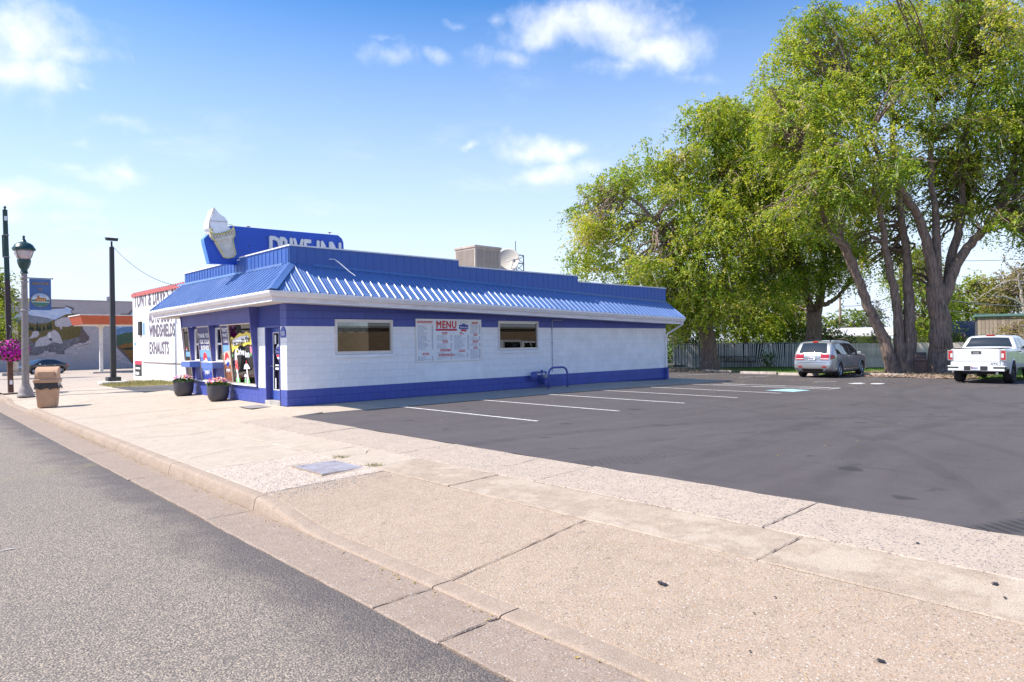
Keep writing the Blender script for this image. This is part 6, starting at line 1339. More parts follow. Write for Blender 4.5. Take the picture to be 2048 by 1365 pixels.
# ================================================================ RIGHT-HAND BACKDROP
m_pick = mat('weathered_picket', (.78,.68,.61), .85, .3, 3, .3, 40, obj_var=.14); m_slat = mat('vinyl_slat', (.70,.71,.74), .55, .15, 3, obj_var=.12); m_galv = mat('galvanised_pipe', (.40,.41,.42), .5, metal=.6)
fA = PZ(1347, 738, -.33); fB = PZ(1601, 736, -.33); fC = PZ(2100, 738, -.36)
# chain-link fence with upright slats
fe = empty('slatted_fence', (fA.x, fA.y, -.34)); tag(fe, 'grey slatted chain-link fence behind the picnic table', 'fence')
v = (fB-fA); Lf = v.length; u = v.normalized(); hf = 1.62
sl = MB().box(-.028,.028,-.006,.006,.05,1).mesh('slat', m_slat); k = 0; t = .06; random.seed(21)
while t < Lf:
    sag = .45*math.exp(-((t/Lf-.72)/.06)**2); lean = random.gauss(0, .012) + .22*math.exp(-((t/Lf-.69)/.05)**2) - .12*math.exp(-((t/Lf-.80)/.05)**2)
    o = inst(sl, 'slat', fe, (u.x*t, u.y*t, 0), (0, lean, math.atan2(u.y, u.x)), (1,1,hf-.05+random.uniform(-.03,.02))); t += .098
b = MB(); n = 40; rows = [[(u.x*Lf*i/n+.05, u.y*Lf*i/n+.05, z) for i in range(n+1)] for z in (.03, hf-.04)]; b.grid(rows); b.build('shade_backing', mat('fence_shadow_mesh', (.035,.035,.04), .9), fe)  # added solid near-black sheet, shade between the slats put into its colour
for i in range(6): b = MB(); q = Lf*i/5; b.tube([(u.x*q-.03, u.y*q-.03, 0), (u.x*q-.03, u.y*q-.03, hf+.05)], .032, 8); b.build('post', m_galv, fe)
b = MB(); b.tube([(0,0,hf),(u.x*Lf, u.y*Lf, hf)], .022, 6); b.build('top_rail', m_galv, fe)
# board fence
fw = empty('board_fence', (fB.x, fB.y, -.36)); tag(fw, 'weathered pale wooden board fence behind the parked vehicles', 'fence')
v = (fC-fB); Lw = v.length; u = v.normalized(); pk = MB().prism([(-.069,0),(.069,0),(.069,.97),(.045,1),(-.045,1),(-.069,.97)], lambda p: (p[0],-.01,p[1]), lambda p: (p[0],.01,p[1])).mesh('picket', m_pick); t = .07
hw_ = PD(1900, 686, depth(fB+u*12)).z + .36
while t < Lw: inst(pk, 'picket', fw, (u.x*t, u.y*t, random.uniform(0,.02)), (0, random.gauss(0,.004), math.atan2(u.y, u.x)), (1,1,hw_-.0+random.uniform(-.02,.02))); t += .143
n_ = Vector((-u.y, u.x, 0)); 
n_ = n_ if n_.x > 0 else -n_
for z in (.35, 1.15): b = MB(); b.tube([(n_.x*.05, n_.y*.05, z), (u.x*Lw+n_.x*.05, u.y*Lw+n_.y*.05, z)], .04, 4); b.build('rail', m_pick, fw)
# picnic table
pt = PZ(1466, 738, -.31); pc = empty('picnic_table', (pt.x+.6, pt.y, -.31), R(-62)); tag(pc, 'dark steel picnic table on the grass in front of the slatted fence', 'picnic table')
for y in (-.3,-.1,.1,.3): MB().box(-1.1,1.1,y-.085,y+.085,.74,.77).build('top_plank', m_iron, pc)
for sd in (-1,1): MB().box(-1.1,1.1,sd*.72-.13,sd*.72+.13,.43,.455).build('bench', m_iron, pc)
for x in (-.75,.75):
    b = MB(); b.tube([(x,-.72,.0),(x,-.72,.43),(x,.72,.43),(x,.72,0)], .028, 6); b.build('leg_frame', m_iron, pc); b = MB(); b.tube([(x,-.3,.43),(x*.55,0,.74),(x,.3,.43)], .022, 6); b.build('brace', m_iron, pc)
# wheel stops
m_stop = mat('stop_concrete', (.50,.42,.36), .9, .3, 5, .5, 40)
st = MB(); st.prism([(-.09,0),(.09,0),(.06,.13),(-.06,.13)], lambda p: (p[0],-.92,p[1]), lambda p: (p[0],.92,p[1])); stm = st.mesh('block', m_stop)
for (a, c_, lab) in (((1338,739),(1386,739),'concrete wheel stop at the foot of the slatted fence end'), ((1404,744),(1466,746),'concrete wheel stop beside the single leaning tree trunk'), ((1488,748),(1546,749),'concrete wheel stop in front of the picnic table'), ((1568,751),(1625,752),'concrete wheel stop behind the silver suv'), ((1740,752),(1790,753),'concrete wheel stop half buried in leaves by the three-stemmed tree')):
    p = PZ(*a, -.29); q = PZ(*c_, -.29); c = (p+q)/2; e = empty('wheel_stop', (c.x, c.y, lotz(c.x)), math.atan2((q-p).y, (q-p).x)-math.pi/2); tag(e, lab, 'wheel stop'); inst(stm, 'block', e)
    for y in (-.6,.6): MB().lathe([(.014,.128),(.014,.138)], 8, (0,y,0)).build('pin', m_steel, e)
bp_ = PZ(1840, 749.5, -.3); bin_((bp_.x, bp_.y, -.29), R(-70), m_brownbin, 'dark brown hooded litter bin between the two big tree trunks', False)
# leaf litter round the trunks
random.seed(31); b = MB(); litter = MB()
rows = [[(33.8+5.2*i/20, 8.2+5.6*j/16, lotz(33.8+5.2*i/20)+.012+.07*math.sin(math.pi*i/20)*math.sin(math.pi*j/16)+.015*math.sin(i*1.7+j)) for i in range(21)] for j in range(17)]; litter.grid(rows); lo_ = struct(litter.build('litter_bed', mat('leaf_litter_soil', (.20,.14,.11), .95, .6, 5, .9, 18, col2=(.40,.29,.22), dist=.04), fixn=False))
rows = [[(33.6+3.2*i/10, 19.5+5.5*j/12, lotz(35)+.012+.05*math.sin(math.pi*i/10)*math.sin(math.pi*j/12)) for i in range(11)] for j in range(13)]; l2 = MB(); l2.grid(rows); struct(l2.build('litter_bed', MATS['leaf_litter_soil'], fixn=False))
for i in range(7000):
    if i < 4800: x = random.uniform(33.6, 39); y = random.uniform(8, 13.9)
    else: x = random.uniform(33.4, 36.8); y = random.uniform(19.3, 25)
    z = lotz(x)+.03+random.uniform(0,.07); s = random.uniform(.03,.07); a = random.uniform(0,6.3); t = random.uniform(-.03,.03)
    b.add([(x+s*math.cos(a),y+s*math.sin(a),z),(x-s*.5*math.sin(a),y+s*.5*math.cos(a),z+t),(x-s*math.cos(a),y-s*math.sin(a),z),(x+s*.5*math.sin(a),y-s*.5*math.cos(a),z-t*.5)], [(0,1,2,3)])
o = stuff(b.build('leaf_litter', mat('litter_leaf', (.42,.30,.22), .9, .5, 4, col2=(.22,.14,.10)), fixn=False)); o['label'] = 'brown fallen leaves piled round the big tree trunks'; o['category'] = 'leaves'
# grass blades on the lawn
G = 26000; gx = rng.uniform(34.6, 47, G); gy = rng.uniform(5.3, 26, G); gz = np.array([lotz(x)+.02 for x in gx]); hgt = rng.uniform(.04,.11,G); an = rng.uniform(0,6.283,G); wdt = .012
V = np.empty((G,3,3)); V[:,0] = np.c_[gx-wdt*np.cos(an), gy-wdt*np.sin(an), gz]; V[:,1] = np.c_[gx+wdt*np.cos(an), gy+wdt*np.sin(an), gz]; V[:,2] = np.c_[gx+rng.normal(0,.03,G), gy+rng.normal(0,.03,G), gz+hgt]
b = MB(); b.v = V.reshape(-1,3).tolist(); b.f = np.arange(G*3).reshape(-1,3).tolist(); b.m = [0]*G; o = stuff(b.build('grass', mat('grass_blade', (.17,.28,.04), .7, .4, 2), fixn=False)); o['label'] = 'short green grass of the lawn strip before the fences'; o['category'] = 'grass'
# buildings beyond the fence
m_wroof = mat('pale_metal_roof', (.66,.62,.60), .6, .12, 1); m_shing = mat('dark_shingle', (.10,.085,.10), .85, .3, 3, .5, 30); m_brd = mat('aged_board', (.46,.37,.30), .85, .35, 2, .3, 30, obj_var=.22, col2=(.30,.22,.16)); m_ggreen = mat('green_metal_edge', (.14,.25,.23), .5)
def shed_front(px0, px1, ytop, ybase, D): return PD(px0, ytop, D), PD(px1, ytop, D), PD(px0, ybase, D)
h1 = empty('pale_roof_house', tuple(PD(1690, 700, 68))[:2]+(-.5,)); tag(h1, 'low house with a pale metal roof beyond the board fence', 'house'); h1.rotation_euler = (0,0,TH-math.pi/2-R(24))
zt_ = PD(1690, 657, 68).z+.5; MB().box(-4.2,4.2,2.0,9,0,2.4).build('wall', m_cmu, h1); MB().hull8([(-4.6,.4,2.15),(4.6,.4,2.15),(4.6,5,zt_),(-4.6,5,zt_)],[(-4.6,.4,2.25),(4.6,.4,2.25),(4.6,5,zt_+.1),(-4.6,5,zt_+.1)]).build('roof', m_wroof, h1); MB().hull8([(-4.6,5,zt_),(4.6,5,zt_),(4.6,9.5,2.15),(-4.6,9.5,2.15)],[(-4.6,5,zt_+.1),(4.6,5,zt_+.1),(4.6,9.5,2.25),(-4.6,9.5,2.25)]).build('roof', m_wroof, h1)
h2 = empty('dark_roof_house', tuple(PD(1925, 700, 60))[:2]+(-.5,)); tag(h2, 'house with a dark shingle roof between the trunk and the board shed', 'house'); h2.rotation_euler = (0,0,TH-math.pi/2-R(30))
zt_ = PD(1925, 644, 60).z+.5; MB().box(-3.8,3.8,1,8,0,2.0).build('wall', m_brd, h2); MB().hull8([(-4.1,.3,1.6),(4.1,.3,1.6),(4.1,4.5,zt_),(-2.6,4.5,zt_)],[(-4.1,.3,1.75),(4.1,.3,1.75),(4.1,4.5,zt_+.15),(-2.6,4.5,zt_+.15)]).build('roof', m_shing, h2); MB().hull8([(-2.6,4.5,zt_),(4.1,4.5,zt_),(4.1,8.7,1.6),(-4.1,8.7,1.6)],[(-2.6,4.5,zt_+.15),(4.1,4.5,zt_+.15),(4.1,8.7,1.75),(-4.1,8.7,1.75)]).build('roof', m_shing, h2)
h3 = empty('board_shed', tuple(PD(1956, 700, 50))[:2]+(-.5,)); tag(h3, 'tall shed of upright aged boards with a green metal roof edge', 'shed'); h3.rotation_euler = (0,0,TH-math.pi/2-R(32))
zt_ = PD(1956, 634, 50).z+.5; MB().box(.02,9,.03,5,0,zt_).build('wall', m_shing, h3); bdm = MB().box(0,.22,-.02,.03,0,zt_-.02).mesh('board', m_brd)
for i in range(38): inst(bdm, 'board', h3, (i*.235, random.uniform(-.015,.0), 0))
MB().box(-.15,9.2,-.15,5.2,zt_,zt_+.16).build('roof_edge', m_ggreen, h3)
# utility poles and wires
m_up = mat('creosote_pole', (.20,.125,.08), .9, .3, 4)
def upole(px_, D, lab, top):
    q = PD(px_, 690, D); o = empty('utility_pole', (q.x, q.y, -.5)); tag(o, lab, 'utility pole'); MB().lathe([(.16,0),(.11,top)], 12).build('shaft', m_up, o, smooth=True); MB().box(-1.1,1.1,-.06,.06,top-.7,top-.55).build('crossarm', m_up, o).rotation_euler = (0,0,R(20))
    for x in (-.9,0,.9): MB().lathe([(.03,top-.55),(.05,top-.5),(.03,top-.42)], 8, (x*math.cos(R(20)),x*math.sin(R(20)),0)).build('insulator', m_pwhite, o)
    return Vector((q.x, q.y, -.5))
uA = upole(1681, 95, 'distant utility pole above the pale roofed house', 8.2); uB = upole(1803, 62, 'utility pole seen between the stems of the three-stemmed tree', 9.5); uC = upole(2200, 46, 'utility pole behind the board shed', 9.5)
def wire(pts, r_, lab):
    b = MB()
    for a, c in zip(pts, pts[1:]): b.tube([a+(c-a)*t+Vector((0,0,-4*.5*t*(1-t))) for t in [i/14 for i in range(15)]], r_, 4)
    tag(b.build('overhead_wire', m_iron), lab, 'wire')
z_ = lambda v, h: Vector((v.x, v.y, h))
wire([z_(uA,6.0), z_(uB,5.6), PD(2200,612,46)], .035, 'thick lower overhead wire running between the utility poles'); wire([z_(uA,5.0), z_(uB,4.6), PD(2200,628,46)], .025, 'lowest thin overhead wire running between the utility poles'); wire([z_(uA,8.0), z_(uB,8.8), PD(2200,502,46)], .02, 'topmost thin overhead wire running between the utility poles')
# brick shop south of the lot (mirrored in the long-wall windows)
bs = empty('brick_shop', (10, -13, -.2)); tag(bs, 'brown brick shop on the opposite side of the parking lot', 'building'); m_bbrick = cmu('brown_brick', (.50,.35,.22), 1)
MB().box(0, 50, -10, 0, -.2, 2.95).build('wall', m_bbrick, bs); MB().box(-.1, 50.1, -10.1, .12, 2.95, 3.1).build('coping', m_conc, bs)
for x in (2, 5): MB().box(x,x+1.6,-.02,.04,1,2.2).build('window', m_cglass, bs)
# ================================================================ TREES
def leaf_mat(name, stops, trans=.35):
    M_ = bpy.data.materials.new(name); M_.use_nodes = True; nt = M_.node_tree; N = nt.nodes; L = nt.links; b = N['Principled BSDF']; out = N['Material Output']
    at = N.new('ShaderNodeAttribute'); at.attribute_name = 'tone'; rp = N.new('ShaderNodeValToRGB'); e = rp.color_ramp.elements
    while len(e) > 1: e.remove(e[-1])
    e[0].position = stops[0][0]; e[0].color = stops[0][1]+(1,)
    for p, c in stops[1:]: k = e.new(p); k.color = c+(1,)
    L.new(at.outputs['Fac'], rp.inputs[0]); L.new(rp.outputs[0], b.inputs['Base Color']); b.inputs['Roughness'].default_value = .5; b.inputs['Specular IOR Level'].default_value = .35
    tr = N.new('ShaderNodeBsdfTranslucent'); g = N.new('ShaderNodeMix'); g.data_type = 'RGBA'; g.blend_type = 'MULTIPLY'; g.inputs[0].default_value = 1; L.new(rp.outputs[0], g.inputs[6]); g.inputs[7].default_value = (1.5, 1.35, .5, 1); L.new(g.outputs[2], tr.inputs[0])
    mx = N.new('ShaderNodeMixShader'); mx.inputs[0].default_value = trans; L.new(b.outputs[0], mx.inputs[1]); L.new(tr.outputs[0], mx.inputs[2]); L.new(mx.outputs[0], out.inputs[0]); return M_
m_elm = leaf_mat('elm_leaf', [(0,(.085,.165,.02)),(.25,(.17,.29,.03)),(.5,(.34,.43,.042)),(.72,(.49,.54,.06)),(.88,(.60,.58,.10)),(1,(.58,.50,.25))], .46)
m_bgleaf = leaf_mat('garden_leaf', [(0,(.10,.17,.018)),(.5,(.23,.31,.028)),(.85,(.37,.39,.04)),(1,(.45,.38,.09))], .42)
m_dkleaf = leaf_mat('dark_leaf', [(0,(.025,.05,.014)),(.6,(.05,.085,.02)),(1,(.10,.13,.03))], .2)
m_dryleaf = leaf_mat('dry_leaf', [(0,(.14,.15,.03)),(.5,(.26,.21,.06)),(1,(.36,.26,.11))], .3)
m_spruce = leaf_mat('spruce_needle', [(0,(.10,.13,.10)),(.6,(.18,.20,.15)),(1,(.28,.24,.18))], .1)
def bark_mat(name, a, c):
    g = NT(name); n = g.noise(9, 6, .65, g.stretch(1.6, 1.6, .22)); n2 = g.noise(1.5, 4); col = g.mix(g.rng(n, .36, .64), a, c); col = g.mix(g.rng(n2, .4, .7, 0, .3), col, (c[0]*1.25, c[1]*1.15, c[2]*1.0))
    return g.out(col, .92, n, 1.0, .06)
m_bark = bark_mat('elm_bark', (.10,.07,.06), (.33,.235,.19)); m_twig = mat('dead_twig', (.50,.41,.34), .9); m_paleb = bark_mat('pale_bark', (.30,.24,.18), (.55,.47,.38))
def leaf_object(name, P, D, S, tone, m_, parent, rs, O):
    """one diamond leaf per row: centre P, direction D, size S"""
    n = len(P); Nm = O*.5 + rs.normal(0,.55,(n,3)); Nm[:,2] += .5; Nm /= np.linalg.norm(Nm, axis=1, keepdims=True)+1e-9; D = D-(D*Nm).sum(1, keepdims=True)*Nm; D /= np.linalg.norm(D, axis=1, keepdims=True)+1e-9; U = np.cross(Nm, D)
    h = (S*.5)[:,None]; w = (S*.30)[:,None]; nr = np.cross(D, U)
    V = np.empty((n,4,3)); V[:,0] = P-D*h; V[:,1] = P+U*w+nr*(S*.07)[:,None]; V[:,2] = P+D*h; V[:,3] = P-U*w+nr*(S*.07)[:,None]
    me = bpy.data.meshes.new(name); me.vertices.add(4*n); me.vertices.foreach_set('co', V.reshape(-1)); me.loops.add(4*n); me.loops.foreach_set('vertex_index', np.arange(4*n, dtype=np.int32))
    me.polygons.add(n); me.polygons.foreach_set('loop_start', np.arange(0, 4*n, 4, dtype=np.int32)); me.polygons.foreach_set('loop_total', np.full(n, 4, dtype=np.int32))
    at = me.attributes.new('tone', 'FLOAT', 'FACE'); at.data.foreach_set('value', tone.astype(np.float32)); me.materials.append(m_); me.update()
    o = bpy.data.objects.new(name, me); COL.objects.link(o); o.parent = parent; return o
def limb(pts, r0, r1, n=10, jit=0, flare=0):
    """smooth tapered limb through points; returns (points, radii)"""
    P = np.array([tuple(p) for p in pts], float); m_ = len(P); out = []
    for i in range(m_-1):
        p0, p1, p2, p3 = P[max(i-1,0)], P[i], P[i+1], P[min(i+2,m_-1)]
        for t in np.linspace(0, 1, 6, endpoint=False): out.append(.5*((2*p1)+(-p0+p2)*t+(2*p0-5*p1+4*p2-p3)*t*t+(-p0+3*p1-3*p2+p3)*t**3))
    out.append(P[-1]); out = np.array(out); k = len(out); rad = [r0+(r1-r0)*(i/(k-1))**.9 for i in range(k)]
    if flare:
        for i in range(k): rad[i] *= 1+flare*math.exp(-i/2.2)
    if jit: out[1:-1] += np.random.default_rng(k+int(abs(P[0,0]*100))).normal(0, jit, (k-2, 3))
    return [Vector(p) for p in out], rad
def make_tree(name, label, group, base, D, stems, lobes, m_, seed, dens=40, leaves=14, leaf=.125, strand=.75, bark=None, droop=.45, twigs=700, shell=.42, ztone=0.0, base_r=None):
    """stems: list of (pixel points, r0, r1); lobes: (cx, cy, rx, ry, depth offset) in photo pixels at the tree's own distance D"""
    rs = np.random.default_rng(seed); random.seed(seed); bark = bark or m_bark; k = D/FPX
    t = empty(name, base); tag(t, label, 'tree', group); B = Vector(base)
    trunk = MB(); limbs = []
    for i, (pp, r0, r1) in enumerate(stems):
        pts = [PD(p[0], p[1], D + (p[2] if len(p) > 2 else 0)) - B for p in pp]
        if pp[0][1] > 700: pts[0].z = -.15
        q, rad = limb(pts, r0, r1, jit=.03, flare=.45 if pp[0][1] > 700 else 0); limbs.append((q, rad)); trunk.tube(q, rad, 12)
    Rt = Vector((math.sin(TH), -math.cos(TH), 0)); Pn, Dn, Sn, Tn, On = [], [], [], [], []
    allq = [p for q, _ in limbs for p in q[len(q)//2:]]; allr = [r for _, rr in limbs for r in rr[len(rr)//2:]]
    tw = MB()
    sat = []
    for (cx, cy, rx, ry, dz) in lobes:
        sat.append((cx, cy, rx*.88, ry*.88, dz))
        for _ in range(4 if rx > 40 else 1):
            a = rs.uniform(0, 6.283); f = rs.uniform(.28, .45); sat.append((cx+rx*.92*math.cos(a), cy+ry*.92*math.sin(a), rx*f, ry*f*.85, dz+rs.uniform(-1, 1)*rx*k))
    for (cx, cy, rx, ry, dz) in sat:
        c = PD(cx, cy, D+dz) - B; a, h = rx*k, ry*k; dd = (a+h)*.5
        # branch into the lobe
        if allq:
            j = min(range(len(allq)), key=lambda i: (allq[i]-c).length); s0 = allq[j]
            for _ in range(5):
                e = c + Vector((rs.normal(0,a*.45), rs.normal(0,a*.45), rs.normal(0,h*.4))); mid = s0.lerp(e, .5) + Vector((0,0,(e-s0).length*.10)) + Vector(tuple(rs.normal(0,.25,3)))
                q, rad = limb([s0, mid, e], min(.085, allr[j]*.7), .014, jit=.05); trunk.tube(q, rad, 5, False)
        n = int(dens*math.pi*a*h); U = rs.normal(size=(n,3)); U /= np.linalg.norm(U, axis=1, keepdims=True); rr = rs.random(n)**shell*1.02
        # lumpy lobe surface
        lt = rs.normal(0, .10)
        lump = 1 + .16*np.sin(U[:,0]*5+cx)+.14*np.sin(U[:,1]*6+cy)+.14*np.sin(U[:,2]*6+rx)
        loc = U*(rr*lump)[:,None]; P0 = np.c_[loc[:,0]*a*Rt.x + loc[:,1]*dd*FW.x, loc[:,0]*a*Rt.y + loc[:,1]*dd*FW.y, loc[:,2]*h] + np.array(c)
        out = np.c_[U[:,0]*Rt.x+U[:,1]*FW.x, U[:,0]*Rt.y+U[:,1]*FW.y, U[:,2]*.6]; d0 = out*.7 + rs.normal(0,.55,(n,3)); d0 /= np.linalg.norm(d0, axis=1, keepdims=True)
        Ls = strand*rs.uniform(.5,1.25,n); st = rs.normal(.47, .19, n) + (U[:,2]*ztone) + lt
        # leave hollows between the sprays
        w1 = np.sin(P0[:,0]*2.1+cx)*np.sin(P0[:,1]*2.3+cy)+np.sin(P0[:,2]*2.6+rx)*.8+np.sin((P0[:,0]+P0[:,2])*4.1)*.45+np.sin((P0[:,1]-P0[:,2])*3.7)*.45
        kp = w1 > -.66; P0 = P0[kp]; d0 = d0[kp]; Ls = Ls[kp]; st = st[kp]; out = out[kp]; n = len(P0)
        if n == 0: continue
        for jn in range(leaves):
            tt = (jn+rs.random(n))/leaves; p = P0 + d0*(Ls*tt)[:,None] + rs.normal(0,.05,(n,3)); p[:,2] -= droop*Ls*tt*tt*1.6
            dr = d0*.5 + rs.normal(0,.7,(n,3)); dr[:,2] -= .35; dr /= np.linalg.norm(dr, axis=1, keepdims=True)
            Pn.append(p); Dn.append(dr); On.append(out); Sn.append(leaf*rs.uniform(.65,1.3,n)); Tn.append(np.clip(st+rs.normal(0,.12,n), 0, 1))
        for q in range(int(twigs*a*h/26)):
            i = rs.integers(n); p = Vector(P0[i]); d = Vector(d0[i]); l = Ls[i]*1.5
            tw.tube([p, p+d*l*.4+Vector((0,0,-droop*l*.15)), p+d*l*.8+Vector((0,0,-droop*l*.7))], [.012,.008,.003], 3, False)
    trunk.build('trunk', bark, t, smooth=True, fixn=False)
    if tw.v: stuff(tw.build('twigs', m_twig, t, fixn=False))
    stuff(leaf_object('crown', np.vstack(Pn), np.vstack(Dn), np.concatenate(Sn), np.concatenate(Tn), m_, t, rs, np.vstack(On))); return t
G_ELM = 'large elms along the edge of the lot'
g3 = PZ(1800, 747, -.30); g4 = PZ(1880, 747, -.30); g1 = PZ(1419, 741, -.31); g2 = PZ(1624, 736, -.33)
def gb(p, z=-.31): return (p.x, p.y, z)
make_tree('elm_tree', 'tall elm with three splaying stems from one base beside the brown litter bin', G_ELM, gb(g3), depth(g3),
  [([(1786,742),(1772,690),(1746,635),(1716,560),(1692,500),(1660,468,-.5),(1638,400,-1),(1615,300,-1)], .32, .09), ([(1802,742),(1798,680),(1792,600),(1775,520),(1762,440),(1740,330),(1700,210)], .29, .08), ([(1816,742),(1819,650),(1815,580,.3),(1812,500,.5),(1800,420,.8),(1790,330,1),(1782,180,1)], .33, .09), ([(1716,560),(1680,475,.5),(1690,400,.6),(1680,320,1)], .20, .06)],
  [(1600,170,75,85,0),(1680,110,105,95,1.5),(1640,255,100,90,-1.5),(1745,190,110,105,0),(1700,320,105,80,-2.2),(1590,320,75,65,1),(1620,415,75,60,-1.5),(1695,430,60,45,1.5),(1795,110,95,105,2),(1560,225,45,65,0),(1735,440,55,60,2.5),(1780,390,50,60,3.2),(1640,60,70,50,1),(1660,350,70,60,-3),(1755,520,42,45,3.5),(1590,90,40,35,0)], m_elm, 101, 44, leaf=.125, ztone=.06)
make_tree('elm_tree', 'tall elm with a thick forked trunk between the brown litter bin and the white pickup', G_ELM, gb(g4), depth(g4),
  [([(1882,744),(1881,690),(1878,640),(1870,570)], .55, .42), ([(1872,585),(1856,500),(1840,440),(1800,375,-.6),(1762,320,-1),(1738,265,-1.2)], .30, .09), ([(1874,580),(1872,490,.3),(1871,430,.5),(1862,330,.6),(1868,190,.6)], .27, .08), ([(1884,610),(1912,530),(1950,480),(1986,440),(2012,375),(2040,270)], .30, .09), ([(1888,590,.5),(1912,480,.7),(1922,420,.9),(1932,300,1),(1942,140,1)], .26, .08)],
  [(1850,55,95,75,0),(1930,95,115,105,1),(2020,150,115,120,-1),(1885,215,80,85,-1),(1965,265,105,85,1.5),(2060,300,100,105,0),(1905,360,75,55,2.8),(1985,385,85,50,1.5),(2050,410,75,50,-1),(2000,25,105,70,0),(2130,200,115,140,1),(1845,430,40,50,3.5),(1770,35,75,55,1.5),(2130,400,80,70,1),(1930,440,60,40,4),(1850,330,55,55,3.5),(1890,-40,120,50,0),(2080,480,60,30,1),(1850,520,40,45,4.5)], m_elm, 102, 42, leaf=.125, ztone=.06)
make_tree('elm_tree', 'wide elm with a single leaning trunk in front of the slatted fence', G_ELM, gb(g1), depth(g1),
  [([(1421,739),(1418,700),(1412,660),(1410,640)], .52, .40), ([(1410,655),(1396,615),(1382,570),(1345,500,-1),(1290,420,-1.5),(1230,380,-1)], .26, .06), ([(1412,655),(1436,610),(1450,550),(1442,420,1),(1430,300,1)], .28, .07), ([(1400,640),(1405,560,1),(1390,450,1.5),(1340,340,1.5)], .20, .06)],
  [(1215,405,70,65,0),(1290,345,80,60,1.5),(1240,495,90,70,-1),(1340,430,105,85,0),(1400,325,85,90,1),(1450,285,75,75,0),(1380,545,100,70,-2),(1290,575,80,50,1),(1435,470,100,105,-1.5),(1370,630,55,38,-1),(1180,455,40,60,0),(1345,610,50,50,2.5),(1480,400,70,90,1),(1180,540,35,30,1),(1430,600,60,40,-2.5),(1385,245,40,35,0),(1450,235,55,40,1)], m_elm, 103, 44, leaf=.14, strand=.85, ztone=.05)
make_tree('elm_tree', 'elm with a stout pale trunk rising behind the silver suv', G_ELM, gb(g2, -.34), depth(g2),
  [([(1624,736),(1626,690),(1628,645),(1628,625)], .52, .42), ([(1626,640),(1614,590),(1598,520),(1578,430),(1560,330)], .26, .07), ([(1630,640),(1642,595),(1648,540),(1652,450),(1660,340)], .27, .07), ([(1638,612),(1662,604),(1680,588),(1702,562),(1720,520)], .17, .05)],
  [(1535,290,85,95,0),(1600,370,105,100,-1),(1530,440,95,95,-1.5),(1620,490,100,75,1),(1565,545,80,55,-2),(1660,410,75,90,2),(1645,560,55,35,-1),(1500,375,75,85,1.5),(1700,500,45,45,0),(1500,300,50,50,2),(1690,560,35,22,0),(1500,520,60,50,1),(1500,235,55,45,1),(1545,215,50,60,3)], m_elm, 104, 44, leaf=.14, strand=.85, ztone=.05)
# garden trees beyond the fences
G_BG = 'garden trees beyond the fences'
def bgtree(lab, D, base_px, stems, lobes, m_, seed, dens=30, leaf=.17, **kw):
    q = PD(base_px, 690, D); make_tree('garden_tree', lab, G_BG, (q.x, q.y, -.5), D, stems, lobes, m_, seed, dens, 12, leaf, 1.0, twigs=60, **kw)
bgtree('yellow-green garden tree above the slatted fence behind the picnic table', 54, 1490, [([(1490,705),(1488,650),(1480,590),(1475,530)], .25, .06), ([(1488,660),(1520,600),(1540,560)], .14, .05)], [(1480,590,55,50,0),(1530,600,50,50,-2),(1460,640,50,35,-2),(1520,650,50,30,-3),(1440,590,40,50,1)], m_bgleaf, 201, 46)
bgtree('yellow-green garden tree above the slatted fence left of the stout trunk', 56, 1590, [([(1588,705),(1586,650),(1580,600),(1570,550)], .22, .06)], [(1570,610,50,50,0),(1600,650,45,32,-2),(1560,660,45,28,-2),(1590,580,40,40,1)], m_bgleaf, 202, 46)
bgtree('shaded leafy tree at the far end of the drive-in behind the slatted fence', 50, 1370, [([(1372,705),(1370,650),(1362,590)], .25, .07)], [(1360,640,38,50,0),(1345,690,28,40,-2),(1390,660,40,40,1),(1400,610,50,40,3)], m_dkleaf, 203, 60)
bgtree('dark rounded shrub beside the stout trunk behind the silver suv', 50, 1660, [([(1660,705),(1658,680)], .1, .05)], [(1655,665,32,28,0),(1625,680,30,22,1),(1690,685,22,18,-1)], m_dkleaf, 204, 70)
bgtree('far green tree beyond the pale roofed house', 110, 1705, [([(1705,705),(1705,650)], .4, .2)], [(1700,640,42,30,0),(1670,655,30,22,2),(1735,655,30,25,1)], m_bgleaf, 205, 14, .30)
bgtree('leafy shrub by the board fence at the three-stemmed tree', 47, 1745, [([(1745,705),(1745,680)], .08, .04)], [(1745,682,20,16,0),(1730,688,14,10,0)], m_bgleaf, 206, 60, .13)
bgtree('dense green tree seen between the two big trunks', 60, 1850, [([(1850,705),(1848,640),(1845,580)], .3, .1)], [(1850,610,55,50,0),(1845,660,42,30,-2),(1800,570,30,50,1),(1885,590,30,50,2),(1850,540,50,40,2)], m_bgleaf, 207, 34)
bgtree('bright green tree behind the dark shingle roof', 72, 1935, [([(1935,705),(1935,640),(1932,590)], .3, .1)], [(1935,595,55,38,0),(1965,620,40,22,-2),(1905,630,30,26,-1),(1950,560,30,22,1)], m_bgleaf, 208, 24, .22)
bgtree('olive tree rising behind the board shed', 70, 2010, [([(2010,705),(2008,640),(2005,590)], .3, .1)], [(2005,585,50,40,0),(2045,600,50,45,2),(1985,600,30,30,-2),(2080,590,60,60,0)], m_dryleaf, 209, 20, .2)
bgtree('low leafy shrub above the board fence beside the white pickup', 46, 1918, [([(1918,705),(1918,680)], .08, .04)], [(1915,682,24,13,0),(1940,686,18,10,0)], m_bgleaf, 210, 60, .12)
bgtree('thin olive shrub growing in front of the board shed', 45, 2030, [([(2030,705),(2028,670),(2024,650)], .06, .03)], [(2025,665,24,24,0),(2045,680,20,20,-1),(2050,650,22,22,0)], m_dryleaf, 211, 34, .12)
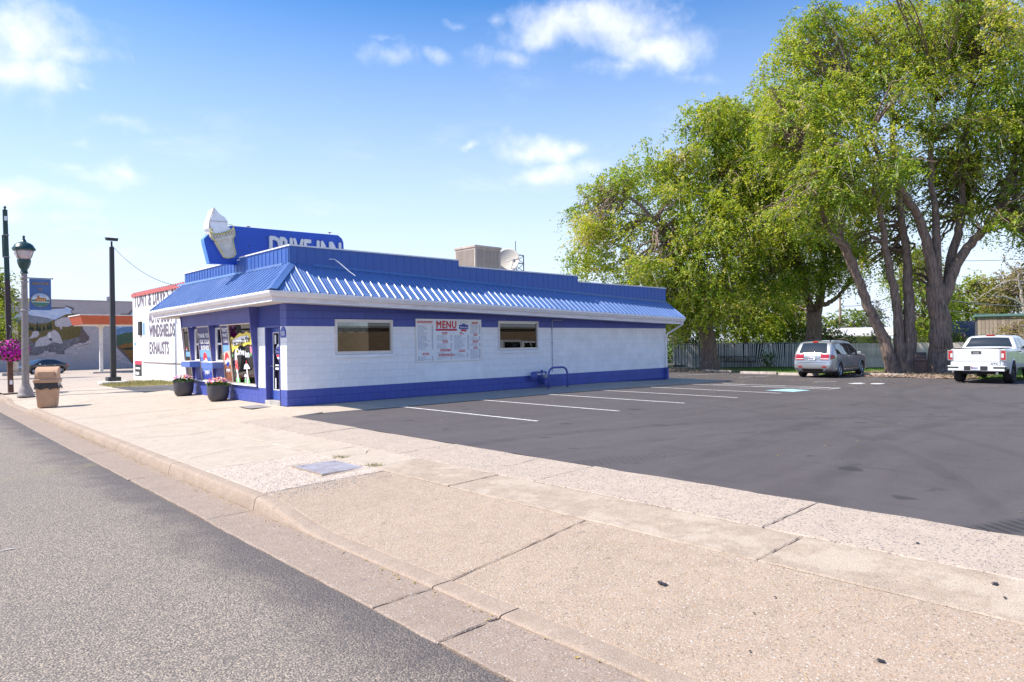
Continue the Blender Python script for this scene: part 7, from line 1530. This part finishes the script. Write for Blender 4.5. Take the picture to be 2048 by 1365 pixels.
bgtree('grey green spruce beyond the pale roofed house', 98, 1745, [([(1750,705),(1750,630)], .3, .05)], [(1750,672,26,18,0),(1750,650,19,16,0),(1751,630,12,16,0),(1752,612,6,12,0)], m_spruce, 212, 26, .28)
bgtree('street tree at the edge of the forecourt by the mural building', 46, -12, [([(-12,760),(-12,700),(-10,640),(-8,580)], .2, .06)], [(-12,575,32,40,0),(-5,630,34,40,-1),(-30,650,40,40,1),(2,680,22,22,-1),(-10,545,18,18,0),(12,600,16,30,0)], m_bgleaf, 213, 44, .17)
# leafless pale tree by the board shed
q = PD(2062, 700, 52); bt = empty('bare_tree', (q.x, q.y, -.5)); tag(bt, 'pale leafless tree with spreading bare branches by the board shed', 'tree'); B = Vector((q.x, q.y, -.5)); tr = MB(); random.seed(44)
def bare(p, r0, r1): q, rad = limb([PD(a[0], a[1], 52+(a[2] if len(a) > 2 else 0))-B for a in p], r0, r1, jit=.04); tr.tube(q, rad, 6, False); return q
main = [bare([(2062,705),(2056,650),(2046,610),(2040,570),(2035,545)], .16, .07), bare([(2048,615),(2020,597),(1990,594),(1970,590)], .08, .02), bare([(2036,550),(2015,530),(2005,515)], .05, .015), bare([(2038,560),(2010,565),(1975,585),(1945,605)], .06, .015), bare([(2040,570),(2060,540),(2080,510)], .07, .02)]
for q_ in main:
    for _ in range(9):
        s = random.choice(q_[2:]); e = s + Vector((random.gauss(0,.7), random.gauss(0,.7), random.uniform(-.3,.7))); q2, rad = limb([s, s.lerp(e,.5)+Vector((0,0,.1)), e], .025, .006, jit=.04); tr.tube(q2, rad, 4, False)
tr.build('branches', m_paleb, bt, smooth=True, fixn=False)
# leafy weed in front of the slatted fence
wp = PZ(1535, 737, -.32); b = MB(); random.seed(8)
for i in range(160): leafq(b, (random.gauss(0,.35), random.gauss(0,.2), abs(random.gauss(.5,.3))), .16, (random.gauss(0,.4), random.gauss(0,.4), .4))
sh = empty('fence_sapling', (wp.x, wp.y, -.33)); tag(sh, 'small leafy sapling poking through the sagging slatted fence', 'sapling'); stuff(b.build('leaves', MATS['bedding_leaf'], sh, fixn=False)); b = MB()
for i in range(6): b.tube([(0,0,0),(random.gauss(0,.2),random.gauss(0,.1),.4),(random.gauss(0,.4),random.gauss(0,.2),.9)], .01, 4)
b.build('stems', m_bark, sh, fixn=False)
